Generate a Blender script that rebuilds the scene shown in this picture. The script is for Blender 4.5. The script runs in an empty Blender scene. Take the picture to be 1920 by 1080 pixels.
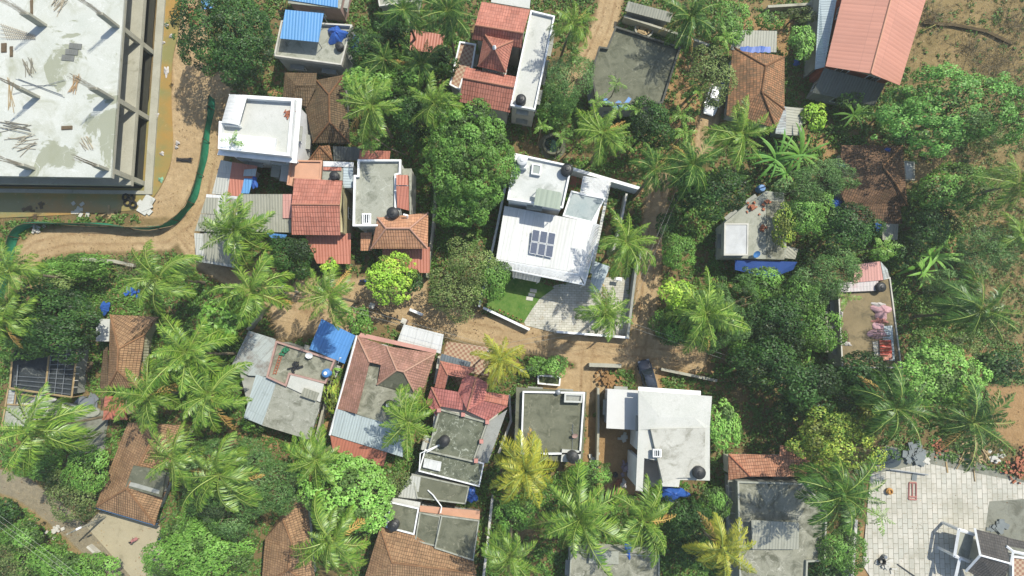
import bpy, math, random
import numpy as np
from mathutils import Vector, Matrix, Quaternion

# ------------------------------------------------------------------ camera, sky, sun, exposure
SC = bpy.context.scene
COL = SC.collection
FOC, CAMH = 1140.0, 76.0
NADIR = (945.0, 620.0)
cam_data = bpy.data.cameras.new('camera')
cam_data.sensor_width = 36.0
cam_data.lens = FOC / 1920.0 * 36.0
cam_data.clip_end = 3000
cam = bpy.data.objects.new('camera', cam_data)
COL.objects.link(cam)
_down = Vector(((NADIR[0] - 960) / FOC, -(NADIR[1] - 540) / FOC, -1)).normalized()
CAMQ = _down.rotation_difference(Vector((0, 0, -1)))
cam.rotation_mode = 'QUATERNION'
cam.rotation_quaternion = CAMQ
cam.location = (0, 0, CAMH)
SC.camera = cam

SUN_AZ, SUN_EL = math.radians(46), math.radians(57)      # azimuth clockwise from +Y (top of the photo)
world = bpy.data.worlds.new('World')
SC.world = world
world.use_nodes = True
_nt = world.node_tree
_bg = _nt.nodes['Background']
_sky = _nt.nodes.new('ShaderNodeTexSky')
_sky.sky_type = 'NISHITA'
_sky.sun_disc = False
_sky.sun_elevation = SUN_EL
_sky.sun_rotation = SUN_AZ
_nt.links.new(_sky.outputs['Color'], _bg.inputs['Color'])
_bg.inputs['Strength'].default_value = 0.15
sun_data = bpy.data.lights.new('sun', 'SUN')
sun_data.energy = 4.3
sun_data.angle = math.radians(0.55)
sun_data.color = (1.0, 0.955, 0.84)
sun = bpy.data.objects.new('sun', sun_data)
COL.objects.link(sun)
_to = Vector((math.sin(SUN_AZ) * math.cos(SUN_EL), math.cos(SUN_AZ) * math.cos(SUN_EL), math.sin(SUN_EL)))
sun.rotation_euler = (-_to).to_track_quat('-Z', 'Y').to_euler()
sun.location = (40, 40, 90)
SC.view_settings.view_transform = 'Standard'
SC.view_settings.look = 'None'
SC.view_settings.exposure = 0.5
SC.view_settings.gamma = 1.0
SC.render.engine = 'CYCLES'
SC.cycles.max_bounces = 6
SC.cycles.diffuse_bounces = 3
SC.cycles.transparent_max_bounces = 6

RNG = random.Random(7)


# ------------------------------------------------------------------ helpers
def P(x, y, z=0.0):
    """point of the place at height z that the survey photo shows at pixel x, y"""
    d = CAMQ @ Vector(((x - 960) / FOC, -(y - 540) / FOC, -1))
    t = (z - CAMH) / d.z
    return Vector((d.x * t, d.y * t, z))


def PX(pts, z):
    return [P(a, b, z) for a, b in pts]


WORLD = {}


def place(o, parent, loc):
    o.location = loc - (WORLD[parent.name] if parent else Vector((0, 0, 0)))
    if parent:
        o.parent = parent
    WORLD[o.name] = Vector(loc)


def tag(o, label=None, cat=None, group=None, kind=None):
    if label: o['label'] = label
    if cat: o['category'] = cat
    if group: o['group'] = group
    if kind: o['kind'] = kind
    return o


def empty(name, loc, label, cat, group=None):
    o = bpy.data.objects.new(name, None)
    o.empty_display_size = 0.5
    COL.objects.link(o)
    place(o, None, Vector(loc))
    return tag(o, label, cat, group)


class MB:
    """collects faces of one mesh"""
    def __init__(self):
        self.v, self.f, self.m = [], [], []
        self.mi = 0

    def add(self, V, F):
        b = len(self.v)
        self.v += [Vector(p) for p in V]
        self.f += [tuple(i + b for i in f) for f in F]
        self.m += [self.mi] * len(F)
        return self

    def prism(self, poly, z0, z1, bottom=True):
        n = len(poly)
        a = sum(poly[i][0] * poly[(i + 1) % n][1] - poly[(i + 1) % n][0] * poly[i][1] for i in range(n))
        if a < 0: poly = poly[::-1]
        V = [(p[0], p[1], z0) for p in poly] + [(p[0], p[1], z1) for p in poly]
        F = [(i, (i + 1) % n, n + (i + 1) % n, n + i) for i in range(n)]
        F.append(tuple(range(n, 2 * n)))
        if bottom: F.append(tuple(range(n - 1, -1, -1)))
        return self.add(V, F)

    def box(self, c, hx, hy, z0, z1, ang=0.0):
        ca, sa = math.cos(ang), math.sin(ang)
        poly = [(c[0] + ca * x - sa * y, c[1] + sa * x + ca * y) for x, y in ((-hx, -hy), (hx, -hy), (hx, hy), (-hx, hy))]
        return self.prism(poly, z0, z1)

    def tube(self, path, radii, n=6, cap=True):
        path = [Vector(p) for p in path]
        if not hasattr(radii, '__len__'): radii = [radii] * len(path)
        V, F = [], []
        up = Vector((0.12, 0.2, 1)).normalized()
        for i, p in enumerate(path):
            t = (path[min(i + 1, len(path) - 1)] - path[max(i - 1, 0)])
            t = t.normalized() if t.length > 1e-9 else Vector((0, 0, 1))
            ref = up if abs(t.dot(up)) < 0.95 else Vector((1, 0, 0))
            a = t.cross(ref).normalized()
            b = t.cross(a)
            for k in range(n):
                w = 2 * math.pi * k / n
                V.append(p + (a * math.cos(w) + b * math.sin(w)) * radii[i])
        for i in range(len(path) - 1):
            for k in range(n):
                k2 = (k + 1) % n
                F.append((i * n + k, (i + 1) * n + k, (i + 1) * n + k2, i * n + k2))
        if cap:
            F.append(tuple(range(n)))
            F.append(tuple(range(len(path) * n - 1, (len(path) - 1) * n - 1, -1)))
        return self.add(V, F)

    def lathe(self, c, prof, n=20):
        V, F = [], []
        for r, z in prof:
            for k in range(n):
                w = 2 * math.pi * k / n
                V.append((c[0] + r * math.cos(w), c[1] + r * math.sin(w), c[2] + z))
        for i in range(len(prof) - 1):
            for k in range(n):
                k2 = (k + 1) % n
                F.append((i * n + k, i * n + k2, (i + 1) * n + k2, (i + 1) * n + k))
        F.append(tuple(range((len(prof) - 1) * n, len(prof) * n)))
        F.append(tuple(range(n - 1, -1, -1)))
        return self.add(V, F)

    def shell(self, V, F, t):
        """roof skin: faces given seen from above, thickened downwards by t"""
        V = [Vector(p) for p in V]
        FF = []
        for f in F:
            nz = Vector((0, 0, 0))
            for i in range(1, len(f) - 1):
                nz += (V[f[i]] - V[f[0]]).cross(V[f[i + 1]] - V[f[0]])
            FF.append(tuple(f) if nz.z >= 0 else tuple(f[::-1]))
        n = len(V)
        edges = {}
        for f in FF:
            for i in range(len(f)):
                edges[(f[i], f[(i + 1) % len(f)])] = 1
        rim = [(b, a, a + n, b + n) for (a, b) in edges if (b, a) not in edges]
        rim = [(q[1], q[0], q[3], q[2])[::-1] for q in rim]
        return self.add(V + [p - Vector((0, 0, t)) for p in V], FF + [tuple(i + n for i in f[::-1]) for f in FF] + rim)

    def build(self, name, mat, parent=None, loc=None, smooth=False, uv=True):
        if loc is None:
            loc = WORLD[parent.name] if parent else sum(self.v, Vector()) / len(self.v)
            if not parent:
                loc = Vector((loc.x, loc.y, min(p.z for p in self.v)))
        loc = Vector(loc)
        me = bpy.data.meshes.new(name)
        me.from_pydata([tuple(p - loc) for p in self.v], [], self.f)
        for m in (mat if isinstance(mat, (list, tuple)) else [mat]):
            me.materials.append(m)
        if any(self.m):
            me.polygons.foreach_set('material_index', self.m)
        if smooth:
            me.polygons.foreach_set('use_smooth', [True] * len(me.polygons))
        if uv:
            lay = me.uv_layers.new(name='UVMap')
            Z = Vector((0, 0, 1))
            for p in me.polygons:
                nn = p.normal
                vs = [me.vertices[i].co for i in p.vertices]
                if abs(nn.z) > 0.999:
                    e = vs[1] - vs[0]
                    for k in range(len(vs)):
                        e2 = vs[(k + 1) % len(vs)] - vs[k]
                        if e2.length > e.length: e = e2
                    u = Vector((e.x, e.y, 0)).normalized()
                else:
                    u = Z.cross(nn).normalized()
                w = nn.cross(u)
                for li in p.loop_indices:
                    co = me.vertices[me.loops[li].vertex_index].co + loc
                    lay.data[li].uv = (co.dot(u), co.dot(w))
        me.update()
        o = bpy.data.objects.new(name, me)
        COL.objects.link(o)
        place(o, parent, loc)
        return o


def ccw(poly):
    a = sum(poly[i][0] * poly[(i + 1) % len(poly)][1] - poly[(i + 1) % len(poly)][0] * poly[i][1] for i in range(len(poly)))
    return list(poly) if a > 0 else list(poly)[::-1]


def inset(poly, d):
    """offset a simple polygon inwards by d (outwards when negative)"""
    poly = [Vector((p[0], p[1])) for p in ccw(poly)]
    n, out = len(poly), []
    for i in range(n):
        a, b, c = poly[i - 1], poly[i], poly[(i + 1) % n]
        e1, e2 = (b - a).normalized(), (c - b).normalized()
        n1, n2 = Vector((-e1.y, e1.x)), Vector((-e2.y, e2.x))
        k = 1 + n1.dot(n2)
        q = (n1 + n2) / max(k, 0.3)
        out.append(b + q * d)
    return out


def centroid(pts):
    return sum((Vector((p[0], p[1], 0)) for p in pts), Vector()) / len(pts)


# ------------------------------------------------------------------ materials
def S(r, g, b, k=1.75):
    """real base colour from the 0-255 colour a sunlit surface shows"""
    def l(c):
        c /= 255.0
        return min(0.8, (c / 12.92 if c <= 0.04045 else ((c + 0.055) / 1.055) ** 2.4) / k)
    return (l(r), l(g), l(b), 1.0)


MATS = {}


class NT:
    def __init__(self, name, rough=0.8, spec=0.3):
        self.mat = bpy.data.materials.new(name)
        self.mat.use_nodes = True
        self.t = self.mat.node_tree
        self.b = self.t.nodes['Principled BSDF']
        self.b.inputs['Roughness'].default_value = rough
        self.b.inputs['Specular IOR Level'].default_value = spec

    def n(self, typ, **kw):
        nd = self.t.nodes.new('ShaderNode' + typ)
        for k, v in kw.items():
            if hasattr(nd, k) and k not in nd.inputs:
                setattr(nd, k, v)
            else:
                self.set(nd.inputs[k.replace('_', ' ')] if k.replace('_', ' ') in nd.inputs else nd.inputs[k], v)
        return nd

    def set(self, sock, v):
        if isinstance(v, bpy.types.NodeSocket): self.t.links.new(v, sock)
        else: sock.default_value = v

    def pos(self):
        return self.n('NewGeometry').outputs['Position']

    def noise(self, scale, detail=4, rough=0.6, vec=None, dist=0.0):
        return self.n('TexNoise', Scale=scale, Detail=detail, Roughness=rough, Distortion=dist, Vector=vec or self.pos()).outputs['Fac']

    def ramp(self, fac, lo, hi):
        return self.n('MapRange', Value=fac, From_Min=lo, From_Max=hi).outputs['Result']

    def mix(self, fac, a, b, mode='MIX'):
        nd = self.t.nodes.new('ShaderNodeMix')
        nd.data_type = 'RGBA'
        nd.blend_type = mode
        self.set(nd.inputs[0], fac)
        self.set(nd.inputs[6], a)
        self.set(nd.inputs[7], b)
        return nd.outputs[2]

    def math(self, op, a, b=0.0):
        nd = self.t.nodes.new('ShaderNodeMath')
        nd.operation = op
        self.set(nd.inputs[0], a)
        self.set(nd.inputs[1], b)
        return nd.outputs[0]

    def color(self, c):
        self.set(self.b.inputs['Base Color'], c)

    def bump(self, h, strength=0.5, dist=0.05):
        self.set(self.b.inputs['Normal'], self.n('Bump', Strength=strength, Distance=dist, Height=h).outputs['Normal'])


def plain(name, c, rough=0.7, spec=0.3, grime=0.15, metal=0.0):
    if name in MATS: return MATS[name]
    m = NT(name, rough, spec)
    dark = tuple(x * 0.55 for x in c[:3]) + (1,)
    f = m.math('MULTIPLY', m.ramp(m.noise(0.9, 5), 0.4, 0.75), grime * 2.2)
    m.color(m.mix(f, c, dark))
    m.b.inputs['Metallic'].default_value = metal
    MATS[name] = m.mat
    return m.mat


def concrete(name, c1, c2, dark, amt=0.5, pale=None, pale_amt=0.0, scale=0.45, damp=None):
    """weathered terrace: two greys, black mould patches, pale lime patches"""
    if name in MATS: return MATS[name]
    m = NT(name, 0.9, 0.2)
    base = m.mix(m.ramp(m.noise(scale, 8, 0.65), 0.36, 0.64), c1, c2)
    st = m.ramp(m.noise(scale * 1.5, 10, 0.72, dist=0.6), 0.66 - amt * 0.35, 0.80 - amt * 0.30)
    base = m.mix(m.math('MULTIPLY', st, 0.85), base, dark)
    if pale:
        pf = m.ramp(m.noise(scale * 2.3, 10, 0.75, dist=1.2), 0.68 - pale_amt * 0.3, 0.74 - pale_amt * 0.28)
        base = m.mix(m.math('MULTIPLY', pf, 0.8), base, pale)
    if damp:
        base = m.mix(m.math('MULTIPLY', m.ramp(m.noise(0.17, 7, 0.62, dist=.5), .555, .575), .85), base, damp)
    wv = m.n('VectorMath', operation='ADD')
    m.set(wv.inputs[0], m.pos())
    m.set(wv.inputs[1], m.n('VectorMath', operation='SCALE').outputs[0])
    sc = wv.inputs[1].links[0].from_node
    m.set(sc.inputs[0], m.n('TexNoise', Scale=0.8, Detail=5, Vector=m.pos()).outputs['Color'])
    sc.inputs['Scale'].default_value = 2.2
    vo = m.n('TexVoronoi', feature='DISTANCE_TO_EDGE', Scale=0.33, Vector=wv.outputs[0]).outputs['Distance']
    crack = m.math('MULTIPLY', m.ramp(vo, 0.016, 0.003), m.ramp(m.noise(0.5, 3), .46, .62))
    base = m.mix(m.math('MULTIPLY', crack, 0.75 if pale else 0.14), base, pale or tuple(x * .45 for x in dark[:3]) + (1,))
    fine = m.ramp(m.noise(7.0, 3, 0.6), 0.3, 0.7)
    base = m.mix(m.math('MULTIPLY', fine, 0.25), base, dark)
    m.color(base)
    drip = m.ramp(m.noise(3.2, 8, 0.8, dist=1.5), .62, .70)
    m.color(m.mix(m.math('MULTIPLY', drip, min(.6, amt)), base, dark))
    m.bump(m.noise(6.0, 5), 0.25, 0.02)
    MATS[name] = m.mat
    return m.mat


def tiles(name, c1, c2, moss, amt=0.4, row=0.36, wid=0.26, line=0.25):
    if name in MATS: return MATS[name]
    m = NT(name, 0.85, 0.25)
    uv = m.n('TexCoord').outputs['UV']
    slip = m.n('VectorMath', operation='MULTIPLY_ADD')
    m.set(slip.inputs[0], m.n('TexNoise', Scale=0.9, Detail=3, Vector=m.pos()).outputs['Color'])
    slip.inputs[1].default_value = (.22, .22, 0)
    m.set(slip.inputs[2], uv)
    uv = slip.outputs[0]
    br = m.n('TexBrick', Vector=uv, Color1=c1, Color2=c2, Mortar=tuple(x * line for x in c2[:3]) + (1,), Scale=1.0,
             Mortar_Size=0.03, Mortar_Smooth=0.4, Bias=0.0, Brick_Width=wid, Row_Height=row, offset=0.0)
    big = m.n('TexBrick', Vector=uv, Color1=(0.72, 0.72, 0.72, 1), Color2=(1.12, 1.08, 1.05, 1), Mortar=(0.9, 0.9, 0.9, 1), Scale=1.0,
              Mortar_Size=0.0, Brick_Width=wid * 3, Row_Height=row * 2, offset=0.5)
    col = m.mix(0.6, br.outputs['Color'], big.outputs['Color'], 'MULTIPLY')
    patch = m.n('TexBrick', Vector=uv, Color1=(0, 0, 0, 1), Color2=(1, 1, 1, 1), Mortar=(0, 0, 0, 1), Scale=1.0, Mortar_Size=0.0, Bias=-0.55, Brick_Width=wid * 4, Row_Height=row * 3, offset=0.37)
    col = m.mix(m.math('MULTIPLY', patch.outputs['Color'], 0.5), col, tuple(min(.8, x * 1.28) for x in c1[:3]) + (1,))
    f = m.ramp(m.noise(0.5, 9, 0.7), 0.72 - amt * 0.4, 0.86 - amt * 0.28)
    col = m.mix(m.math('MULTIPLY', f, 0.75), col, moss)
    stv = m.n('Mapping', Vector=uv, Scale=(2.4, .22, 1)).outputs['Vector']
    streak = m.ramp(m.noise(1.0, 6, 0.7, stv), .54, .72)
    col = m.mix(m.math('MULTIPLY', streak, min(.55, amt + .12)), col, tuple(x * .5 for x in moss[:3]) + (1,))
    f2 = m.ramp(m.noise(2.6, 6, 0.7), 0.5, 0.75)
    col = m.mix(m.math('MULTIPLY', f2, 0.45), col, tuple(x * 0.5 for x in c1[:3]) + (1,))
    m.color(col)
    sp = m.n('SeparateXYZ', Vector=uv)
    h = m.math('ADD', m.math('MULTIPLY', m.math('FRACT', m.math('MULTIPLY', sp.outputs['Y'], -1.0 / row)), 0.7),
               m.math('MULTIPLY', m.math('SINE', m.math('MULTIPLY', sp.outputs['X'], 2 * math.pi / wid)), 0.3))
    m.bump(h, 0.7, 0.05)
    MATS[name] = m.mat
    return m.mat


def sheet(name, c, rust, amt=0.3, period=0.3, lap=2.4, rough=0.5, depth=0.04, metal=0.0):
    """corrugated roofing sheet, ridges running down the slope, laps every few metres"""
    if name in MATS: return MATS[name]
    m = NT(name, rough, 0.4)
    uv = m.n('TexCoord').outputs['UV']
    sp = m.n('SeparateXYZ', Vector=uv)
    per = m.n('TexBrick', Vector=uv, Color1=(0.9, 0.9, 0.9, 1), Color2=(1.06, 1.06, 1.06, 1), Mortar=(0.62, 0.62, 0.62, 1), Scale=1.0,
              Mortar_Size=0.02, Brick_Width=1.0, Row_Height=lap, offset=0.0)
    col = m.mix(0.75, c, per.outputs['Color'], 'MULTIPLY')
    stv = m.n('Mapping', Vector=uv, Scale=(2.2, .18, 1)).outputs['Vector']
    streak = m.ramp(m.noise(1.0, 6, 0.7, stv), .52, .75)
    col = m.mix(m.math('MULTIPLY', streak, min(.5, amt + .1)), col, tuple(x * .75 for x in rust[:3]) + (1,))
    f = m.ramp(m.noise(0.7, 8, 0.7), 0.72 - amt * 0.4, 0.88 - amt * 0.3)
    col = m.mix(m.math('MULTIPLY', f, 0.8), col, rust)
    m.color(col)
    m.b.inputs['Metallic'].default_value = metal
    h = m.math('POWER', m.math('ABSOLUTE', m.math('SINE', m.math('MULTIPLY', sp.outputs['X'], math.pi / period))), 1.5)
    m.bump(h, 0.9, depth)
    MATS[name] = m.mat
    return m.mat


WHITE = (0.72, 0.73, 0.72, 1)
m_white = plain('white_paint', WHITE, 0.6, 0.3, 0.2)
m_offw = plain('off_white_plaster', S(234, 231, 218), 0.8, 0.2, 0.3)
m_grey = plain('grey_plaster', S(190, 192, 182), 0.85, 0.2, 0.35)
m_pinkw = plain('pink_plaster', S(208, 172, 160), 0.85, 0.2, 0.3)
m_cream = plain('cream_plaster', S(222, 212, 168), 0.85, 0.2, 0.3)
m_blackp = plain('black_plastic', (0.018, 0.019, 0.02, 1), 0.45, 0.4, 0.0)
m_bluep = plain('blue_plastic', S(84, 148, 216), 0.5, 0.4, 0.1)
m_glass = plain('window_glass', (0.02, 0.03, 0.035, 1), 0.12, 0.6, 0.0)
m_iron = plain('dark_iron', (0.03, 0.03, 0.032, 1), 0.6, 0.4, 0.2)
m_steel = plain('galvanised_steel', S(170, 175, 178), 0.45, 0.5, 0.2, 0.4)
m_wood = plain('raw_timber', S(206, 180, 134), 0.8, 0.2, 0.4)
m_dwood = plain('dark_timber', S(126, 108, 84), 0.85, 0.2, 0.4)
m_tarp = plain('blue_tarpaulin', S(60, 112, 205), 0.45, 0.4, 0.25)
m_terra = plain('terracotta', S(198, 128, 98), 0.85, 0.2, 0.3)
# ------------------------------------------------------------------ ground, lanes, yards
ROADS = [  # (polyline in the survey photo, half width in metres)
    ([(-20, 560), (30, 492), (70, 462), (130, 448), (230, 449), (310, 445), (352, 415), (378, 370), (394, 300), (404, 230), (412, 160)], 1.55),
    ([(345, 440), (372, 478), (430, 515), (520, 560), (580, 580)], 1.3),
    ([(560, 575), (640, 560), (700, 575), (800, 598), (950, 628), (1100, 658), (1210, 660), (1300, 672)], 1.75),
    ([(1236, 330), (1224, 450), (1212, 560), (1200, 665)], 1.35),
    ([(1102, 655), (1098, 740)], 1.3),
    ([(1150, -20), (1135, 45), (1100, 120), (1075, 160)], 1.5),
    ([(1345, 170), (1328, 225), (1318, 290)], 1.15),
    ([(1212, 660), (1215, 740)], 1.3),
]
SAND_YARDS = [
    [(505, 575), (560, 525), (690, 520), (690, 580), (640, 640), (585, 625), (520, 640)],
    [(328, 0), (384, 0), (394, 170), (366, 345), (330, 408), (262, 408), (282, 366), (318, 318), (322, 180)],
    [(1012, 692), (1140, 690), (1140, 735), (1080, 740), (1015, 725)],
    [(680, 520), (800, 520), (800, 590), (690, 570)],
]
ORANGE = [
    [(316, 40), (345, 60), (340, 330), (312, 398), (250, 412), (296, 362), (318, 300)],
    [(1098, 780), (1200, 790), (1205, 925), (1140, 930), (1095, 880)],
    [(1215, 660), (1340, 690), (1345, 745), (1225, 740)],
    [(1500, 250), (1580, 255), (1575, 322), (1500, 325)],
    [(1850, 725), (1940, 720), (1940, 850), (1870, 820)],
    [(1690, 585), (1800, 590), (1800, 645), (1690, 650)],
    [(1360, 480), (1420, 520), (1430, 600), (1330, 560)],
    [(420, 790), (520, 800), (530, 840), (440, 830)],
    [(600, 700), (640, 690), (620, 830), (590, 830)],
    [(1240, 80), (1330, 110), (1300, 290), (1235, 200)],
    [(650, 130), (700, 110), (690, 160), (650, 150)],
    [(1600, 985), (1640, 985), (1640, 1090), (1600, 1090)],
    [(1740, 640), (1930, 645), (1930, 700), (1760, 690)],
    [(1195, 200), (1260, 230), (1240, 380), (1190, 360)],
    [(1370, 30), (1540, 40), (1530, 120), (1460, 120)],
    [(1700, 470), (1800, 440), (1830, 560), (1700, 560)],
    [(500, 140), (535, 140), (530, 190), (505, 190)],
]
DRY = [
    [(1705, -40), (1960, -40), (1960, 640), (1850, 640), (1800, 440), (1720, 330), (1700, 150)],
    [(1380, -30), (1540, -30), (1540, 60), (1380, 40)],
    [(-40, 890), (80, 940), (200, 1090), (-40, 1120)],
    [(60, 480), (260, 480), (270, 560), (60, 560)],
    [(30, 430), (130, 420), (110, 450), (40, 470)],
]
WATER = [(300, -40), (344, -40), (336, 60), (322, 110), (321, 200), (327, 290), (303, 352), (268, 392), (236, 396), (140, 402), (20, 408), (-60, 410), (-60, 330), (270, 330)]
TAR = [([(-40, 890), (40, 915), (110, 968), (180, 1030), (260, 1095)], 1.35)]
CONC_YARD = [(188, 958), (300, 985), (310, 1100), (262, 1100), (160, 985)]

PIX = {}


def wpoly(pts):
    return np.array([P(a, b, 0)[:2] for a, b in pts])


def seg_dist(XY, line):
    d = np.full(len(XY), 1e9)
    for a, b in zip(line[:-1], line[1:]):
        ab = b - a
        t = np.clip(((XY - a) @ ab) / (ab @ ab), 0, 1)
        d = np.minimum(d, np.hypot(*(XY - (a + t[:, None] * ab)).T))
    return d


def poly_sd(XY, poly):
    """signed distance, positive inside"""
    d = seg_dist(XY, np.vstack([poly, poly[:1]]))
    ins = np.zeros(len(XY), bool)
    n = len(poly)
    for i in range(n):
        a, b = poly[i], poly[(i + 1) % n]
        c = (a[1] > XY[:, 1]) != (b[1] > XY[:, 1])
        x = (b[0] - a[0]) * (XY[:, 1] - a[1]) / (b[1] - a[1] + 1e-12) + a[0]
        ins ^= c & (XY[:, 0] < x)
    return np.where(ins, d, -d)


def zone(XY, polys=(), lines=(), soft=0.8):
    v = np.full(len(XY), -1e9)
    for p in polys: v = np.maximum(v, poly_sd(XY, wpoly(p)))
    for l, w in lines: v = np.maximum(v, w - seg_dist(XY, wpoly(l)))
    return v


def ground_material():
    m = NT('village_ground', 0.95, 0.1)
    za = m.n('VertexColor', layer_name='zones')
    zb = m.n('VertexColor', layer_name='zones_two')
    sa, sb = m.n('SeparateColor', Color=za.outputs['Color']), m.n('SeparateColor', Color=zb.outputs['Color'])
    edge = m.math('SUBTRACT', m.noise(0.9, 8, 0.7), 0.5)

    def blend(sock, wob=1.3, sharp=0.12):
        v = m.math('ADD', sock, m.math('MULTIPLY', edge, wob * 0.5))
        return m.ramp(v, 0.5 - sharp, 0.5 + sharp)
    n1, n2, n3 = m.ramp(m.noise(0.25, 6, 0.65), 0.35, 0.65), m.ramp(m.noise(1.5, 8, 0.7), 0.35, 0.68), m.noise(9.0, 4, 0.7)
    col = m.mix(n1, S(138, 122, 84), S(166, 142, 100))
    col = m.mix(m.math('MULTIPLY', n2, 0.6), col, S(116, 104, 72))
    col = m.mix(blend(sb.outputs['Green']), col, m.mix(n2, S(106, 116, 62), S(146, 136, 80)))
    col = m.mix(blend(sa.outputs['Blue']), col, m.mix(n2, S(172, 152, 106), m.mix(n1, S(128, 114, 76), S(188, 162, 118))))
    col = m.mix(blend(sa.outputs['Green']), col, m.mix(n2, S(198, 162, 116), S(176, 142, 98)))
    sand = m.mix(n1, S(230, 202, 158), S(208, 178, 134))
    sand = m.mix(m.math('MULTIPLY', n2, 0.75), sand, S(184, 158, 118))
    col = m.mix(blend(sa.outputs['Red'], 0.8, 0.16), col, sand)
    rut = m.math('MULTIPLY', m.ramp(sb.outputs['Blue'], .3, .8), m.ramp(m.noise(.6, 5, .6), .35, .6))
    col = m.mix(m.math('MULTIPLY', rut, 0.85), col, S(172, 142, 104))
    damp = m.ramp(m.noise(.35, 8, .7, dist=.8), .60, .68)
    col = m.mix(m.math('MULTIPLY', damp, 0.35), col, S(164, 136, 96))
    tar = m.mix(n2, S(178, 166, 138), S(150, 142, 120))
    col = m.mix(blend(sb.outputs['Red'], 0.7), col, tar)
    pebble = m.ramp(m.noise(5.0, 5, 0.8), 0.66, 0.70)
    col = m.mix(m.math('MULTIPLY', pebble, 0.5), col, S(226, 208, 178))
    col = m.mix(m.math('MULTIPLY', m.ramp(n3, 0.45, 0.75), 0.35), col, S(110, 84, 56))
    m.color(col)
    m.bump(m.math('ADD', m.noise(4.0, 8, 0.75), m.math('MULTIPLY', n2, 1.0)), 0.6, 0.12)
    return m.mat


def make_ground():
    xs = np.concatenate([[-900, -200], np.arange(-78, 78.1, 0.3), [200, 900]])
    ys = np.concatenate([[-900, -150], np.arange(-50, 62.1, 0.3), [160, 900]])
    gx, gy = np.meshgrid(xs, ys)
    XY = np.stack([gx.ravel(), gy.ravel()], 1)
    nx, ny = len(xs), len(ys)
    rg = np.random.default_rng(3)
    soft = lambda v, w: np.clip(0.5 + v / (2 * w), 0, 1)
    sand = np.maximum(zone(XY, SAND_YARDS), zone(XY, (), ROADS))
    org, dry, tar = zone(XY, ORANGE), zone(XY, DRY), zone(XY, (), TAR)
    green = zone(XY, [[(-40, 930), (90, 950), (190, 1090), (-40, 1120)], [(1620, 380), (1760, 350), (1800, 620), (1700, 640)]])
    road = np.maximum(zone(XY, (), ROADS), tar)
    Z = np.zeros(len(XY))
    rut = np.zeros(len(XY))
    for l, w in ROADS + TAR:
        dd = seg_dist(XY, wpoly(l)); rut = np.maximum(rut, np.clip(1 - np.abs(dd - .62) / .35, 0, 1))
    Z += 0.06 * np.sin(XY[:, 0] * 0.7 + 2 * np.sin(XY[:, 1] * .43)) * np.cos(XY[:, 1] * 0.6)
    Z -= 0.06
    F = []
    ii, jj = np.meshgrid(np.arange(nx - 1), np.arange(ny - 1))
    a = (jj * nx + ii).ravel()
    quads = np.stack([a, a + 1, a + 1 + nx, a + nx], 1)
    isroad = (road[quads].mean(1) > 0)
    istar = (tar[quads].mean(1) > 0)
    mat = ground_material()
    for name, sel in (('ground', ~isroad), ('dirt_lane', isroad & ~istar), ('tar_lane', istar)):
        q = quads[sel]
        used, inv = np.unique(q, return_inverse=True)
        me = bpy.data.meshes.new(name)
        me.from_pydata(np.column_stack([XY[used], Z[used]]).tolist(), [], inv.reshape(q.shape).tolist())
        for lname, chans in (('zones', (soft(sand, .7), soft(org, 1.1), soft(dry, 1.6))), ('zones_two', (soft(tar, .6), soft(green, 1.5), rut))):
            at = me.color_attributes.new(lname, 'FLOAT_COLOR', 'POINT')
            dat = np.column_stack([c[used] for c in chans] + [np.ones(len(used))]).astype(np.float32)
            at.data.foreach_set('color', dat.ravel())
        me.materials.append(mat)
        o = bpy.data.objects.new(name, me)
        COL.objects.link(o)
        tag(o, kind='structure')
    global ROADMASK
    ROADMASK = lambda Q: np.maximum.reduce([zone(Q, SAND_YARDS), zone(Q, (), ROADS), zone(Q, (), TAR), poly_sd(Q, wpoly(WATER)), poly_sd(Q, wpoly(CONC_YARD))])


make_ground()


def flat_sheet(name, poly_px, mat, z, kind='structure', poly=None, **kw):
    poly = poly or PX(poly_px, z)
    mb = MB()
    mb.add([(p[0], p[1], z) for p in ccw(poly)], [tuple(range(len(poly)))])
    o = mb.build(name, mat)
    return tag(o, kind=kind, **kw)


def smooth_poly(pts, k=3):
    for _ in range(k):
        out = []
        for i in range(len(pts)):
            a, b = pts[i], pts[(i + 1) % len(pts)]
            out += [(a[0] * .75 + b[0] * .25, a[1] * .75 + b[1] * .25), (a[0] * .25 + b[0] * .75, a[1] * .25 + b[1] * .75)]
        pts = out
    return pts


def water_material():
    m = NT('muddy_water_surface', 0.12, 0.45)
    n = m.ramp(m.noise(0.16, 6, 0.6), 0.42, 0.58)
    c = m.mix(n, S(158, 154, 100), S(192, 154, 88))
    scum = m.ramp(m.noise(2.0, 8, 0.75), 0.6, 0.72)
    c = m.mix(m.math('MULTIPLY', scum, 0.5), c, S(196, 186, 140))
    m.color(c)
    m.set(m.b.inputs['Roughness'], m.math('ADD', m.math('MULTIPLY', scum, 0.5), 0.15))
    return m.mat


flat_sheet('muddy_water', None, water_material(), 0.07, poly=PX(smooth_poly(WATER), 0.07))


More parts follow.
